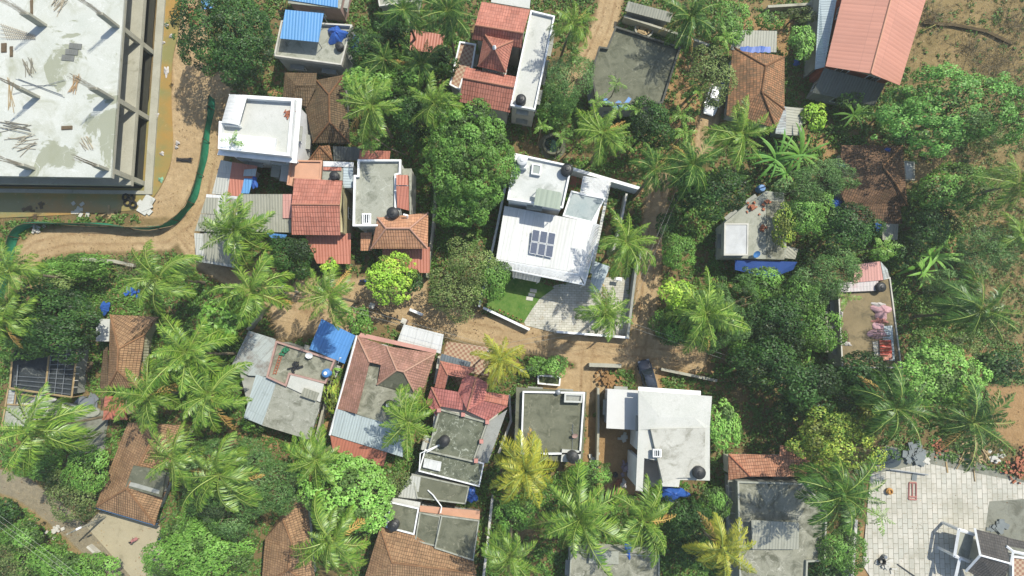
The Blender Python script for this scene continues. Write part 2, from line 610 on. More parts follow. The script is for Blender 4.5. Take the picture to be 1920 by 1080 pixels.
def paver_material(name, c1, c2, mort, w, r, off=0.5, msize=0.03, turn=0.0):
    m = NT(name, 0.8, 0.25)
    uv = m.n('Mapping', Vector=m.n('TexCoord').outputs['UV'], Rotation=(0, 0, turn)).outputs['Vector']
    br = m.n('TexBrick', Vector=uv, Color1=c1, Color2=c2, Mortar=mort, Scale=1.0, Mortar_Size=msize, Brick_Width=w, Row_Height=r, offset=off, Bias=0.1)
    c = m.mix(m.math('MULTIPLY', m.ramp(m.noise(0.35, 8, 0.7), 0.42, 0.7), 0.75), br.outputs['Color'], S(178, 174, 154))
    c = m.mix(m.math('MULTIPLY', m.ramp(m.noise(0.9, 10, 0.75, dist=1.0), 0.60, 0.66), 0.5), c, S(140, 136, 116))
    c = m.mix(m.math('MULTIPLY', m.ramp(m.noise(1.8, 8, 0.7), 0.55, 0.75), 0.35), c, S(196, 170, 132))
    m.color(c)
    m.bump(m.math('SUBTRACT', 1.0, br.outputs['Fac']), 0.5, 0.02)
    return m.mat


m_paver = paver_material('stone_slab_paving', S(212, 211, 197), S(232, 227, 212), S(138, 134, 118), 1.2, 0.63, turn=math.pi / 2)
m_drive = paver_material('cobble_paving', S(214, 212, 196), S(236, 233, 220), S(168, 164, 144), 0.6, 0.3, 0.5, 0.02)
m_checker = NT('checker_tiles', 0.7)
_uv = m_checker.n('TexCoord').outputs['UV']
m_checker.color(m_checker.n('TexChecker', Vector=_uv, Color1=S(206, 182, 152), Color2=S(172, 130, 106), Scale=3.2).outputs['Color'])
m_checker = m_checker.mat
m_cyard = concrete('concrete_yard_screed', S(206, 194, 162), S(192, 182, 152), S(156, 146, 118), 0.3)
m_gravel = concrete('grey_grit', S(150, 152, 138), S(166, 166, 150), S(110, 110, 96), 0.5)
flat_sheet('concrete_yard', CONC_YARD, m_cyard, 0.03)
flat_sheet('grit_apron', [(1640, 880), (1700, 840), (1790, 850), (1930, 905), (1935, 1090), (1640, 1090)], m_gravel, 0.03)
flat_sheet('paved_courtyard', [(1632, 890), (1735, 868), (1935, 908), (1930, 935), (1855, 940), (1846, 1000), (1870, 1095), (1640, 1095), (1617, 1058)], m_paver, 0.05)
flat_sheet('grit_patch', [(1635, 868), (1660, 835), (1715, 845), (1725, 868), (1632, 892)], m_gravel, 0.045)
LAWN = [(912, 570), (945, 505), (1040, 540), (1012, 560), (996, 582), (985, 600), (982, 606), (950, 595)]
m_lawn = NT('lawn_turf', 0.9, 0.1)
m_lawn.color(m_lawn.mix(m_lawn.ramp(m_lawn.noise(1.2, 8, .7), .35, .65), S(88, 134, 56), S(128, 156, 80)))
m_lawn.bump(m_lawn.noise(14, 4), 0.8, 0.05)
m_lawn = m_lawn.mat
tag(flat_sheet('lawn', LAWN, m_lawn, 0.05), label=None)
flat_sheet('cobbled_drive', [(1040, 535), (1115, 520), (1180, 520), (1176, 628), (1046, 625), (985, 610), (983, 604), (988, 590), (998, 572), (1014, 556)], m_drive, 0.042)
flat_sheet('tiled_forecourt', [(838, 640), (925, 652), (915, 705), (825, 690)], m_checker, 0.05)
flat_sheet('courtyard_floor', [(845, 700), (880, 700), (865, 740), (838, 735)], m_checker, 0.05)
flat_sheet('grit_path', [(140, 770), (205, 770), (195, 850), (140, 850)], m_gravel, 0.045)
# ------------------------------------------------------------------ building kit
def windows(root, poly, z0, z1, n_on=(1,), shade=True, every=3.6, frame=None):
    """windows and sunshades on the walls of a footprint; every window a part with its panes as sub-part"""
    poly = ccw(poly)
    ctr = centroid(poly)
    k = 0
    for i in range(len(poly)):
        a, b = Vector(poly[i][:2]), Vector(poly[(i + 1) % len(poly)][:2])
        L = (b - a).length
        if L < 2.4: continue
        d = (b - a) / L
        nrm = Vector((d.y, -d.x))
        mid = (a + b) / 2
        if nrm.dot(-mid) < 0.05 * mid.length: continue
        ang = math.atan2(d.y, d.x)
        cnt = max(1, int(L / every))
        z = z0
        while z + 2.6 < z1 + 0.3:
            for c in range(cnt):
                p = a + d * (L * (c + 0.5) / cnt)
                w = min(1.4, L * 0.4) / 2
                f = MB()
                for sx in (-1, 1): f.box(p + d * sx * w + nrm * 0.03, 0.05, 0.06, z + 0.9, z + 2.15, ang)
                for zz in (0.9, 2.07): f.box(p + nrm * 0.03, w - 0.051, 0.055, z + zz, z + zz + 0.08, ang)
                f.box(p + nrm * 0.025, 0.03, 0.05, z + 0.98, z + 2.07, ang)
                fo = f.build('window', frame or m_white, root)
                MB().box(p + nrm * 0.02, w - 0.04, 0.03, z + 0.97, z + 2.08, ang).build('pane', m_glass, fo)
                if shade:
                    MB().box(p + nrm * 0.28, w + 0.2, 0.275, z + 2.25, z + 2.33, ang).build('sunshade', m_grey, root)
            z += 3.1
    # a door on the side that faces the middle most
    return root


def door(root, a, b, t=0.5, z=0.0, mat=None):
    a, b = Vector(a[:2]), Vector(b[:2])
    d = (b - a).normalized()
    nrm = Vector((d.y, -d.x))
    p = a + (b - a) * t
    ang = math.atan2(d.y, d.x)
    o = MB().box(p + nrm * 0.03, 0.5, 0.05, z, z + 2.1, ang).build('door', mat or m_dwood, root)
    MB().box(p + nrm * 0.11 + d * 0.38, 0.03, 0.028, z + 1.0, z + 1.15, ang).build('handle', m_steel, o)


def ring(mb, poly, t, z0, z1):
    po = ccw(poly)
    pi = inset(po, t)
    n = len(po)
    V = [(p[0], p[1], z0) for p in po] + [(p[0], p[1], z1) for p in po] + [(p[0], p[1], z1) for p in pi] + [(p[0], p[1], z0) for p in pi]
    F = []
    for i in range(n):
        j = (i + 1) % n
        F += [(i, j, n + j, n + i), (n + i, n + j, 2 * n + j, 2 * n + i), (2 * n + i, 2 * n + j, 3 * n + j, 3 * n + i)]
    mb.add(V, F)


def terrace(root, poly_px, z, wall, roof, par=0.45, pmat=None, pt=0.18, over=0.15, z0=0.0, win=True, slab='terrace_roof', shade=True):
    """flat roofed block: walls, roof slab, parapet"""
    poly = PX(poly_px, z)
    body = inset(poly, over)
    MB().prism(body, z0, z - 0.16).build('wall', wall, root)
    MB().prism([p[:2] for p in poly], z - 0.18, z).build(slab, roof, root)
    if par:
        mb = MB()
        ring(mb, inset(poly, -0.012), pt, z - 0.12, z + par)
        mb.build('parapet', pmat or wall, root)
    if win: windows(root, body, z0, z, shade=shade)
    return poly


def roof(root, V, F, mat, t=0.12, name='roof', ridges=(), rmat=None):
    """pitched roof from corner points (pixel, pixel, height) and faces; ridge tiles along the given corner pairs"""
    W = [P(*v) for v in V]
    o = MB().shell(W, F, t).build(name, mat, root)
    if ridges:
        mb = MB()
        for r in ridges:
            a, b = W[r[0]] + Vector((0, 0, .03)), W[r[1]] + Vector((0, 0, .03))
            mb.tube([a, b], 0.11, 6)
        mb.build('ridge_tiles', rmat or RIDGE.get(mat.name) or m_terra, o)
    return W


RIDGE = {'weathered_brown_tiles': plain('brown_ridge', S(172, 132, 98), .9, .1, .4), 'old_brown_tiles': plain('brown_ridge', S(172, 132, 98), .9, .1, .4), 'mouldy_dark_tiles': plain('dark_ridge', S(150, 112, 82), .9, .1, .4), 'mixed_rust_tiles': plain('dark_ridge', S(150, 112, 82)),
         'red_concrete_tiles': plain('red_ridge', S(206, 146, 122), .9, .1, .2), 'faded_red_tiles': plain('red_ridge', S(206, 146, 122)), 'fresh_red_sheet': plain('red_ridge', S(206, 146, 122))}


def walls(root, poly_px, z, mat, inset_by=0.5, z0=0.0, win=True, top=None):
    poly = inset(PX(poly_px, z), inset_by)
    MB().prism(poly, z0, (top or z) - 0.1).build('wall', mat, root)
    if win: windows(root, poly, z0, z, shade=False)
    return poly


def posts(root, pts, mat, r=0.05, name='post', z0=0.0):
    for p in pts:
        MB().tube([(p[0], p[1], z0), (p[0], p[1], p[2])], r, 6).build(name, mat, root)


def house(name, label, poly_px, z=0, cat='house', group=None):
    c = sum((P(a, b, z) for a, b in poly_px), Vector()) / len(poly_px)
    return empty(name, (c.x, c.y, 0), label, cat, group)


def canopy(label, quad, zs, mat, name='sheet_canopy', cat='canopy', pmat=None, frame=True, t=0.05):
    """free standing sheet on posts"""
    W = [P(q[0], q[1], z) for q, z in zip(quad, zs)]
    c = sum(W, Vector()) / 4
    r = empty(name, (c.x, c.y, 0), label, cat)
    MB().shell(W, [(0, 1, 2, 3)], t).build('roof_sheet', mat, r)
    ins = [w + (c - w) * 0.06 for w in W]
    posts(r, [(p.x, p.y, p.z - 0.1) for p in ins], pmat or m_steel, 0.045)
    if frame:
        mb = MB()
        for i in range(4):
            a, b = ins[i], ins[(i + 1) % 4]
            mb.tube([a - Vector((0, 0, .1)), b - Vector((0, 0, .1))], 0.04, 4)
        mb.build('roof_frame', pmat or m_steel, r)
    return r


def tank(x, y, z, label, r=0.62, h=1.25, mat=None, lid=None, stand=0.0):
    p = P(x, y, z + h + stand)
    p.z = z + stand
    t = empty('water_tank', p, label, 'water tank')
    prof = [(r * 0.96, 0.0)]
    for i in range(5):
        za = h * 0.8 * i / 5
        prof += [(r, za + 0.02), (r, za + h * 0.11), (r * 0.95, za + h * 0.125), (r * 0.95, za + h * 0.15)]
    prof += [(r, h * .8), (r * 0.92, h * .86), (r * 0.62, h * .95), (r * 0.36, h * .98)]
    MB().lathe(p, prof, 22).build('tank_body', mat or m_blackp, t)
    MB().lathe(p, [(r * .40, h * .975), (r * .40, h * 1.03), (r * .3, h * 1.06), (r * .1, h * 1.07)], 18).build('lid', lid or mat or m_blackp, t)
    if stand:
        mb = MB()
        mb.box(p, r * 1.05, r * 1.05, z + stand - 0.1, z + stand - 0.005)
        for sx in (-1, 1):
            for sy in (-1, 1):
                mb.box((p.x + sx * r * .8, p.y + sy * r * .8), .08, .08, z, z + stand - 0.1)
        mb.build('stand', m_grey, t)
    return t


def wall_run(pts, h, t, mat, label, name='compound_wall', cat='wall', cap=None, z0=-0.1):
    """garden wall along a line given on its top"""
    W = [P(a, b, h) for a, b in pts]
    c = W[len(W) // 2]
    r = empty(name, (c.x, c.y, 0), label, cat)
    left, right = [], []
    for i, w in enumerate(W):
        a, b = W[max(i - 1, 0)], W[min(i + 1, len(W) - 1)]
        d = Vector((b.x - a.x, b.y - a.y)).normalized()
        n = Vector((-d.y, d.x)) * t / 2
        left.append((w.x + n.x, w.y + n.y)); right.append((w.x - n.x, w.y - n.y))
    for q, (tt, za, zb, m, nm) in enumerate(((1.0, z0, h - 0.08, mat, 'wall'), (1.35, h - 0.08, h, cap or mat, 'coping'))):
        mb = MB()
        V, F = [], []
        for i, w in enumerate(W):
            l = (w.x + (left[i][0] - w.x) * tt, w.y + (left[i][1] - w.y) * tt)
            rr = (w.x + (right[i][0] - w.x) * tt, w.y + (right[i][1] - w.y) * tt)
            V += [(l[0], l[1], za), (l[0], l[1], zb), (rr[0], rr[1], zb), (rr[0], rr[1], za)]
        for i in range(len(W) - 1):
            a, b = 4 * i, 4 * i + 4
            F += [(a + k, a + (k + 1) % 4, b + (k + 1) % 4, b + k) for k in range(4)]
        F += [(3, 2, 1, 0), tuple(4 * (len(W) - 1) + k for k in range(4))]
        mb.add(V, F)
        mb.build(nm, m, r)
    return r


def tarp(x, y, z, rx, ry, h, label, mat=None, seed=1, name='tarpaulin', cat='tarpaulin', rot=0.0):
    """crumpled sheet thrown over a heap"""
    r = random.Random(seed)
    c = P(x, y, z)
    s = (CAMH - z) / FOC
    n, rings = 26, 6
    V = [(c.x, c.y, z + h)]
    ph = [r.uniform(0, 6.28) for _ in range(4)]
    for k in range(1, rings + 1):
        for i in range(n):
            w = 2 * math.pi * i / n
            f = k / rings
            e = 1 + f * (0.2 * math.sin(3 * w + ph[0]) + 0.16 * math.sin(5 * w + ph[1]))
            px, py = f * rx * s * e * math.cos(w), f * ry * s * e * math.sin(w)
            zz = z + 0.03 + h * (1 - f * f) + (0.5 * h * (0.3 * math.sin(4 * w + ph[2]) + 0.4 * math.sin(9 * w + ph[3]) * f) * (1 - f * .6)) + r.uniform(-.06, .06) * (1 - f)
            V.append((c.x + px * math.cos(rot) - py * math.sin(rot), c.y + px * math.sin(rot) + py * math.cos(rot), max(z + 0.02, zz)))
    F = [(0, 1 + i, 1 + (i + 1) % n) for i in range(n)]
    for k in range(rings - 1):
        for i in range(n):
            a, b = 1 + k * n + i, 1 + k * n + (i + 1) % n
            F.append((a, a + n, b + n, b))
    mb = MB()
    mb.shell(V, F, 0.012)
    o = mb.build(name, mat or m_tarp, None, (c.x, c.y, z))
    return tag(o, label, cat)


def dish(x, y, z, label, r=0.42, mat=None):
    p = P(x, y, z + .7)
    t = empty('satellite_dish', (p.x, p.y, z), label, 'satellite dish')
    MB().tube([(p.x, p.y, z), (p.x, p.y, z + .6)], 0.03, 6).build('mast', m_steel, t)
    nrm = Vector((0.15, -0.5, 0.8)).normalized()
    u = nrm.cross(Vector((1, 0, 0))).normalized(); w = nrm.cross(u)
    V, F, n = [], [], 18
    c0 = Vector((p.x, p.y, z + .6))
    V.append(c0)
    for k in (1, 2, 3):
        for i in range(n):
            a = 2 * math.pi * i / n
            q = k / 3 * r
            V.append(c0 + (u * math.cos(a) + w * math.sin(a)) * q + nrm * (q * q * 0.55))
    F = [(0, 1 + i, 1 + (i + 1) % n) for i in range(n)]
    for k in range(2):
        for i in range(n):
            a, b = 1 + k * n + i, 1 + k * n + (i + 1) % n
            F.append((a, a + n, b + n, b))
    MB().shell(V, F, 0.02).build('reflector', mat or m_white, t)
    MB().tube([c0 - u * r * .9 + nrm * .1, c0 + nrm * 0.45], 0.015, 5).add([], []).tube([c0 + nrm * .42, c0 + nrm * .5], .04, 6).build('feed_arm', m_steel, t)


def pipe_run(pts, label, r=0.055, mat=None, name='water_pipe', cat='pipe'):
    mb = MB()
    mb.tube([P(*p) for p in pts], r, 6)
    return tag(mb.build(name, mat or m_white), label, cat)


def heap(x, y, n, spread, size, mat, label, name, cat, z=0.0, seed=0, kind=None, flat=False):
    """loose pile of pieces lying on one another, one mesh"""
    r = random.Random(seed)
    c = P(x, y, z)
    mb = MB()
    for i in range(n):
        q = abs(r.gauss(0, .5)) * spread
        w = r.uniform(0, 6.283)
        ht = 0 if flat else max(0, (1 - q / spread / 1.2)) * spread * .35 * r.random()
        s = [v * r.uniform(.6, 1.3) for v in size]
        mb.box((c.x + q * math.cos(w), c.y + q * math.sin(w)), s[0] / 2, s[1] / 2, z + ht, z + ht + s[2], r.uniform(0, 3.14))
    o = mb.build(name, mat)
    return tag(o, label, cat, kind=kind)
# ------------------------------------------------------------------ roofing materials of this village
t_red = tiles('red_concrete_tiles', S(222, 152, 132), S(206, 134, 114), S(176, 124, 100), 0.15, 0.55, 0.3, 0.4)
t_pinkred = tiles('faded_red_tiles', S(230, 150, 140), S(216, 136, 126), S(190, 134, 116), 0.15, 0.5, 0.3, 0.5)
t_orange = tiles('orange_clay_tiles', S(236, 180, 142), S(220, 162, 124), S(184, 136, 102), 0.15, 0.5, 0.3, 0.42)
t_brown = tiles('old_brown_tiles', S(200, 162, 122), S(172, 136, 102), S(134, 116, 86), 0.42, 0.38, 0.27)
t_dark = tiles('mouldy_dark_tiles', S(142, 120, 92), S(118, 98, 74), S(104, 98, 76), 0.55, 0.38, 0.27)
t_old = tiles('weathered_brown_tiles', S(152, 118, 90), S(124, 98, 76), S(100, 90, 70), 0.5, 0.38, 0.27, 0.3)
t_rust = tiles('mixed_rust_tiles', S(204, 150, 108), S(150, 122, 92), S(110, 98, 74), 0.5, 0.38, 0.27)
t_pinkold = tiles('pink_weathered_tiles', S(210, 160, 142), S(180, 136, 116), S(146, 122, 98), 0.5, 0.3, 0.3, 0.6)
t_slate = tiles('dark_slate_tiles', S(112, 108, 104), S(92, 90, 88), S(130, 126, 118), 0.2, 0.34, 0.3, 0.4)
c_pale = concrete('pale_terrace', S(238, 238, 231), S(224, 226, 217), S(172, 174, 162), 0.22)
c_grey = concrete('grey_terrace', S(198, 199, 184), S(184, 186, 170), S(124, 128, 110), 0.42, S(228, 230, 216), 0.3)
c_stain = concrete('stained_terrace', S(164, 164, 144), S(188, 187, 168), S(98, 100, 82), .6, S(222, 220, 202), .34)
c_dark = concrete('dark_terrace', S(122, 124, 104), S(140, 141, 120), S(86, 89, 72), 0.5, S(176, 174, 150), 0.3)
c_mould = concrete('streaked_dark_terrace', S(116, 122, 102), S(140, 144, 124), S(86, 92, 76), 0.5, S(222, 228, 210), 0.42, 0.7)
c_brown = concrete('brown_terrace', S(172, 154, 118), S(154, 138, 104), S(108, 100, 78), 0.5)
c_slab = concrete('new_concrete_slab', S(236, 238, 230), S(218, 222, 212), S(184, 186, 162), 0.46, S(246, 248, 243), .3, 0.16, S(166, 170, 144))
c_raw = concrete('raw_concrete', S(208, 205, 186), S(192, 190, 172), S(146, 144, 124), 0.3)
s_blue = sheet('blue_roof_sheet', S(104, 170, 240), S(84, 146, 220), 0.2, 0.36, 9.0)
s_lblue = sheet('bright_blue_roof_sheet', S(118, 184, 244), S(96, 160, 228), 0.2, 0.36, 9.0)
s_pale = sheet('pale_blue_roof_sheet', S(204, 218, 220), S(166, 176, 172), 0.3, 0.32, 4.2)
s_white = sheet('white_roof_sheet', S(246, 247, 243), S(206, 208, 196), 0.42, 0.42, 8.0, .5, .014)
s_asb = sheet('grey_cement_sheet', S(184, 184, 166), S(136, 136, 118), 0.42, 0.34, 2.4)
s_asbw = sheet('pale_cement_sheet', S(218, 219, 208), S(176, 176, 160), 0.36, 0.34, 2.4)
s_red = sheet('red_roof_sheet', S(214, 138, 114), S(188, 116, 94), 0.25, 0.36, 5.0)
s_coral = sheet('coral_roof_sheet', S(220, 154, 130), S(204, 138, 114), 0.3, 0.5, 4.0, .5, .016)
s_pink = sheet('pink_roof_sheet', S(234, 176, 164), S(214, 150, 138), 0.3, 0.36, 4.0)
s_rusty = sheet('patchy_rusted_sheet', S(206, 214, 210), S(118, 86, 60), 0.66, 0.34, 2.2)
s_dark = sheet('dark_roof_sheet', S(112, 116, 108), S(80, 84, 74), 0.4, 0.34, 3.0)


def B1():
    """unfinished concrete frame building, top left"""
    zt, zm = 6.6, 2.9
    A, B = P(208, 333, zt), P(233, -8, zt)
    ex = (B - A).normalized()                       # along the right hand edge, away from the camera
    ey = Vector((-ex.y, ex.x, 0))                   # into the building
    ex0 = Vector((0, 0, 0))
    low = P(0, 330, zt)
    ey = (low - A); ey.z = 0; ey.normalize()
    L, Wd = 34.0, 26.0
    O = Vector((A.x, A.y, 0))
    C = lambda u, v: (O + ex * u + ey * v)
    r = empty('unfinished_building', (O + ex * 8 + ey * 8), 'unfinished concrete building with bare roof slab, column stubs and rebar, beside the muddy pool', 'building')
    rect = lambda u0, u1, v0, v1: [C(u0, v0)[:2], C(u1, v0)[:2], C(u1, v1)[:2], C(u0, v1)[:2]]
    MB().prism(rect(0, L, 0, Wd), zt - 0.22, zt).build('roof_slab', c_slab, r)
    MB().prism(rect(0.01, L, 0.01, Wd), zm - 0.2, zm).build('floor_slab', c_raw, r)
    MB().prism(rect(0.3, L, 0.3, Wd), -0.2, 0.13).build('basement_floor', plain('shade_dark_floor', S(66, 66, 56), .6, .3, .3), r)  # floor coloured dark to stand in for deep interior shade in the bays
    pb = MB()
    pb.prism(rect(-0.5, L, -1.05, -0.1), -0.2, 0.3)
    pb.prism(rect(-0.5, -0.05, -0.098, Wd), -0.2, 0.3)
    pb.build('plinth_beam', c_raw, r)
    eb = MB()
    for z1 in (zt - 0.225, zm - 0.205):
        eb.prism(rect(-0.01, L, -0.01, 0.28), z1 - 0.35, z1)
        eb.prism(rect(-0.012, 0.28, 0.285, Wd), z1 - 0.35, z1)
    eb.build('edge_beam', c_raw, r)
    us = (0.9, 9.3, 17.9, 26.5)
    vs = (0.55, 9.0, 18.0)
    for iu, u in enumerate(us):
        for iv, v in enumerate(vs):
            w = 0.7 if (iu + iv) % 2 else 0.45
            vv = .018 if v < 1 else v - w * .5
            MB().prism(rect(u - 0.3, u + 0.3, vv, vv + .5), 0.1, zm - .202).build('column', c_raw, r)
            MB().prism(rect(u - 0.3, u + 0.3, vv, vv + .5), zm - .02, zt - .222).build('column', c_raw, r)
            MB().prism(rect(u - 0.15, u + 0.15, v - w * .5 if v > 1 else v - .3, v + w), zt + 0.002, zt + (3.0 if iv == 0 else 2.8) * (0.6 if iu == 0 else 1)).build('column_stub', c_raw, r)
            mb = MB()
            rr = random.Random(iu * 7 + iv)
            top = zt + (3.0 if iv == 0 else 2.8) * (0.6 if iu == 0 else 1)
            for k in range(9):
                b = C(u + (k % 2 - .5) * .22, v - .2 + k * w / 9)
                lean = ey * rr.uniform(-.1, .5) + ex * rr.uniform(-.4, .3)
                mb.tube([(b.x, b.y, top - .3), (b.x, b.y, top + 1.6), (b.x + lean.x * .6, b.y + lean.y * .6, top + 3.2 + rr.uniform(0, .5))], 0.022, 4)
            for zz in (0.4, 1.0, 1.7):
                q = [C(u - .13, v - .25), C(u + .13, v - .25), C(u + .13, v + w - .2), C(u - .13, v + w - .2)]
                mb.tube([(p.x, p.y, top + zz) for p in q + q[:1]], 0.014, 4)
            mb.build('rebar', plain('rusty_steel', S(190, 176, 152), 0.8, 0.2), r)
    # sloping stair reinforcement near the left edge
    mb = MB()
    for k in range(14):
        a, b = P(2 + k * 4.2, 44 + k * 1.5, zt + .25), P(14 + k * 4.0, 74, zt + .12)
        mb.tube([a, b], 0.03, 4)
    for k in range(4):
        mb.tube([P(0, 46 + k * 8, zt + .2), P(66, 66 + k * 2, zt + .16)], 0.03, 4)
    mb.build('stair_rebar', plain('rusty_steel', S(132, 108, 84)), r)
    # partition and room walls below the slab so the open bays have depth
    mb = MB()
    mb.prism(rect(1.5, L, 3.4, 3.6), zm, zt - .23); mb.prism(rect(1.4, 1.6, 3.61, Wd), zm, zt - .23); mb.prism(rect(1.5, L, 3.4, 3.6), 0.1, zm - .21)
    mb.prism(rect(1.4, 1.6, 3.61, Wd), .1, zm - .21)
    mb.build('inner_wall', plain('block_wall', S(176, 172, 160), 0.9, 0.1, 0.4), r)
    m_site = plain('sun_bleached_timber', S(214, 202, 176), .9, .1, .4)
    m_dk = plain('grey_site_timber', S(170, 164, 146), .9, .1, .4)
    # site clutter on the slab
    def stack(x, y, n, ln, lab, ang, spread=0.9, mat=m_site, nm='timber_pile', cat='timber', rr=0.035):
        R = random.Random(int(x + y)); c = P(x, y, zt); mb = MB()
        for k in range(n):
            a = ang + R.gauss(0, .22); l = ln * R.uniform(.6, 1)
            q = c + Vector((R.uniform(-spread, spread), R.uniform(-spread, spread), 0)) * .6
            d = Vector((math.cos(a), math.sin(a), 0)) * l / 2
            z = zt + rr + .002 + rr * 1.5 * (k % 3)
            mb.tube([(q.x - d.x, q.y - d.y, z), (q.x + d.x, q.y + d.y, z + R.uniform(0, .05))], rr, 4)
        return tag(mb.build(nm, mat), lab, cat)
    stack(112, 6, 16, 2.6, 'loose timber scattered at the top edge of the concrete slab', 1.1)
    stack(142, 158, 14, 2.4, 'orange brown planks beside the column rebar in the middle of the slab', 1.35, 0.6, plain('orange_timber', S(206, 172, 128)))
    stack(165, 268, 12, 1.3, 'small pale offcuts near the column shadow on the slab', 2.2, 1.0)
    stack(55, 128, 12, 2.3, 'grey sticks lying on a damp patch left of the slab', 1.8, 0.7, m_dk)
    stack(42, 270, 14, 2.8, 'pale sticks strewn on the lower left of the slab', 0.4, 1.3)
    stack(28, 238, 8, 4.6, 'long poles lying side by side at the left of the slab', -0.03, 0.7, m_dk, 'pole_pile', 'poles', 0.04)
    stack(74, 163, 4, 6.2, 'thin rods lying across the slab between two columns', -0.02, 0.3, m_steel, 'rod_bundle', 'rods', 0.03)
    stack(20, 178, 5, 4.5, 'long planks laid upright beside the left column stub', 1.55, 0.4, m_wood)
    g = S(136, 138, 132)
    for i, (x, y, a, lb) in enumerate(((142, 87, .2, 'topmost grey shuttering plate of the three on the slab'), (135, 98, .25, 'middle grey shuttering plate of the three on the slab'), (128, 109, .22, 'lowest grey shuttering plate of the three on the slab'))):
        mb = MB(); c = P(x, y, zt); mb.box(c, 0.72, 0.33, zt + 0.02 + .0 * i, zt + 0.09, -0.3 + a)
        for k in range(3): mb.box(c + Vector((-.5 + .5 * k, .1, 0)) * .5, 0.03, 0.2, zt + .09, zt + .12, -0.3 + a)
        tag(mb.build('shuttering_plate', plain('shuttering_steel', g, 0.6)), lb, 'plate', 'grey shuttering plates on the slab')
    for x, y, lb, hx, hy in ((126, 240, 'single brown board lying alone on the slab', .62, .22), (60, 14, 'upright plank near the top left of the slab', .14, .9), (22, 97, 'short plank left of the pair by the wide column', .16, .62), (8, 90, 'wider plank at the far left by the wide column', .3, .55)):
        mb = MB(); mb.box(P(x, y, zt), hx, hy, zt + .01, zt + .1, .05); mb.box(P(x, y, zt), hx * .8, hy * .8, zt + .1, zt + .14, .12)
        tag(mb.build('plank', m_dwood), lb, 'plank')


B1()


def B2():
    r = house('terrace_house', 'grey terrace house carrying a bright blue sheet shelter, beside the big dark tree', [(528, 42), (662, 50), (643, 124), (517, 107)], 4)
    terrace(r, [(530, 42), (662, 50), (642, 125), (516, 108)], 4, m_grey, c_grey, 0.5, m_offw)
    canopy('bright blue sheet shelter on posts above the grey terrace', [(535, 18), (607, 25), (597, 79), (525, 72)], (6.3, 6.3, 5.8, 5.8), s_lblue)
    tarp(632, 66, 4, 18, 18, 0.9, 'large crumpled blue tarpaulin on the terrace beside the blue shelter', seed=4)
    tarp(666, 84, 2.2, 9, 17, 0.8, 'smaller blue tarpaulin heap outside the terrace parapet', seed=5)
    tank(635, 84, 4, 'black tank half under the blue tarpaulin on the terrace', 0.5, 0.9)
    heap(684, 86, 14, 1.6, (1.4, .5, .12), m_dwood, 'grey scrap boards beside the blue tarpaulin heap', 'scrap_heap', 'scrap', seed=3)
    r = house('tin_roof_house', 'pinkish house with blue and white tin roof at the top edge', [(530, 0), (640, 8)], 4)
    terrace(r, [(545, -40), (648, -30), (638, 16), (540, 6)], 3.6, m_pinkw, c_grey, 0)
    roof(r, [(528, -45, 4.3), (636, -45, 4.3), (633, 14, 3.75), (538, -1, 3.75)], [(0, 1, 2, 3)], s_lblue)
    # small top edge roofs
    r = house('whitewashed_house', 'small whitewashed house mostly hidden by palms at the top edge', [(700, 5)], 3)
    terrace(r, [(702, -40), (790, -40), (782, 4), (712, 14)], 3.2, m_offw, c_grey, 0.3)
    r = house('maroon_house', 'low maroon roofed house in deep shade beneath the top palms', [(800, 75)], 3)
    roof(r, [(770, 54, 3.0), (834, 66, 3.0), (824, 100, 2.7), (768, 94, 2.7)], [(0, 1, 2, 3)], s_red)
    walls(r, [(770, 54), (834, 66), (824, 100), (768, 94)], 2.7, m_terra, 0.3)
    lot = [(737, 32), (776, 36), (770, 60), (735, 55)]


B2()


def B4():
    r = house('red_tiled_house', 'two storey red tiled house with small pyramid roof and long pale side terrace', [(930, 100)], 6)
    terrace(r, [(995, 22), (1040, 33), (1003, 208), (957, 200)], 6.2, m_offw, c_pale, 0.4, m_white)
    walls(r, [(903, 5), (993, 20), (979, 90), (886, 72)], 6.2, m_offw, 0.45)
    roof(r, [(903, 3, 6.6), (994, 18, 6.6), (981, 62, 8.1), (891, 47, 8.1), (978, 90, 6.6), (885, 73, 6.6)], [(0, 1, 2, 3), (3, 2, 4, 5)], t_red, ridges=[(2, 3)])
    walls(r, [(896, 124), (908, 63), (962, 76), (948, 136)], 6.6, m_offw, 0.4)
    roof(r, [(908, 63, 7.0), (963, 76, 7.0), (948.5, 136, 7.0), (896, 124, 7.0), (927, 91, 9.2)], [(0, 1, 4), (1, 2, 4), (2, 3, 4), (3, 0, 4)], t_red, ridges=[(0, 4), (1, 4), (2, 4), (3, 4)])
    c = P(927, 91, 9.2)
    MB().lathe(c, [(.18, 0), (.22, .15), (.12, .3), (.2, .42), (.08, .6), (.02, .8)], 12).build('finial', m_white, r)
    walls(r, [(866, 128), (968, 145), (956, 210), (863, 190)], 6.0, m_offw, 0.45)
    roof(r, [(874, 126, 6.3), (969, 144, 6.3), (963, 164, 7.4), (867.5, 146, 7.4), (956, 211, 5.8), (862, 191, 5.8)], [(0, 1, 2, 3), (3, 2, 4, 5)], t_red, ridges=[(2, 3)])
    terrace(r, [(862, 79), (893, 84), (886, 130), (868, 150), (862, 170), (843, 160)], 3.1, m_offw, m_checker, 0.25, m_white, slab='balcony_floor')
    roof(r, [(921, -30, 6.2), (996, -14, 6.2), (993, 16, 6.2), (921, 4, 6.2)], [(0, 1, 2, 3)], c_pale, 0.2, 'rear_roof')
    tank(977, 184, 6.2, 'black water tank on the end of the pale side terrace of the red tiled house', 0.6, 1.2)


B4()


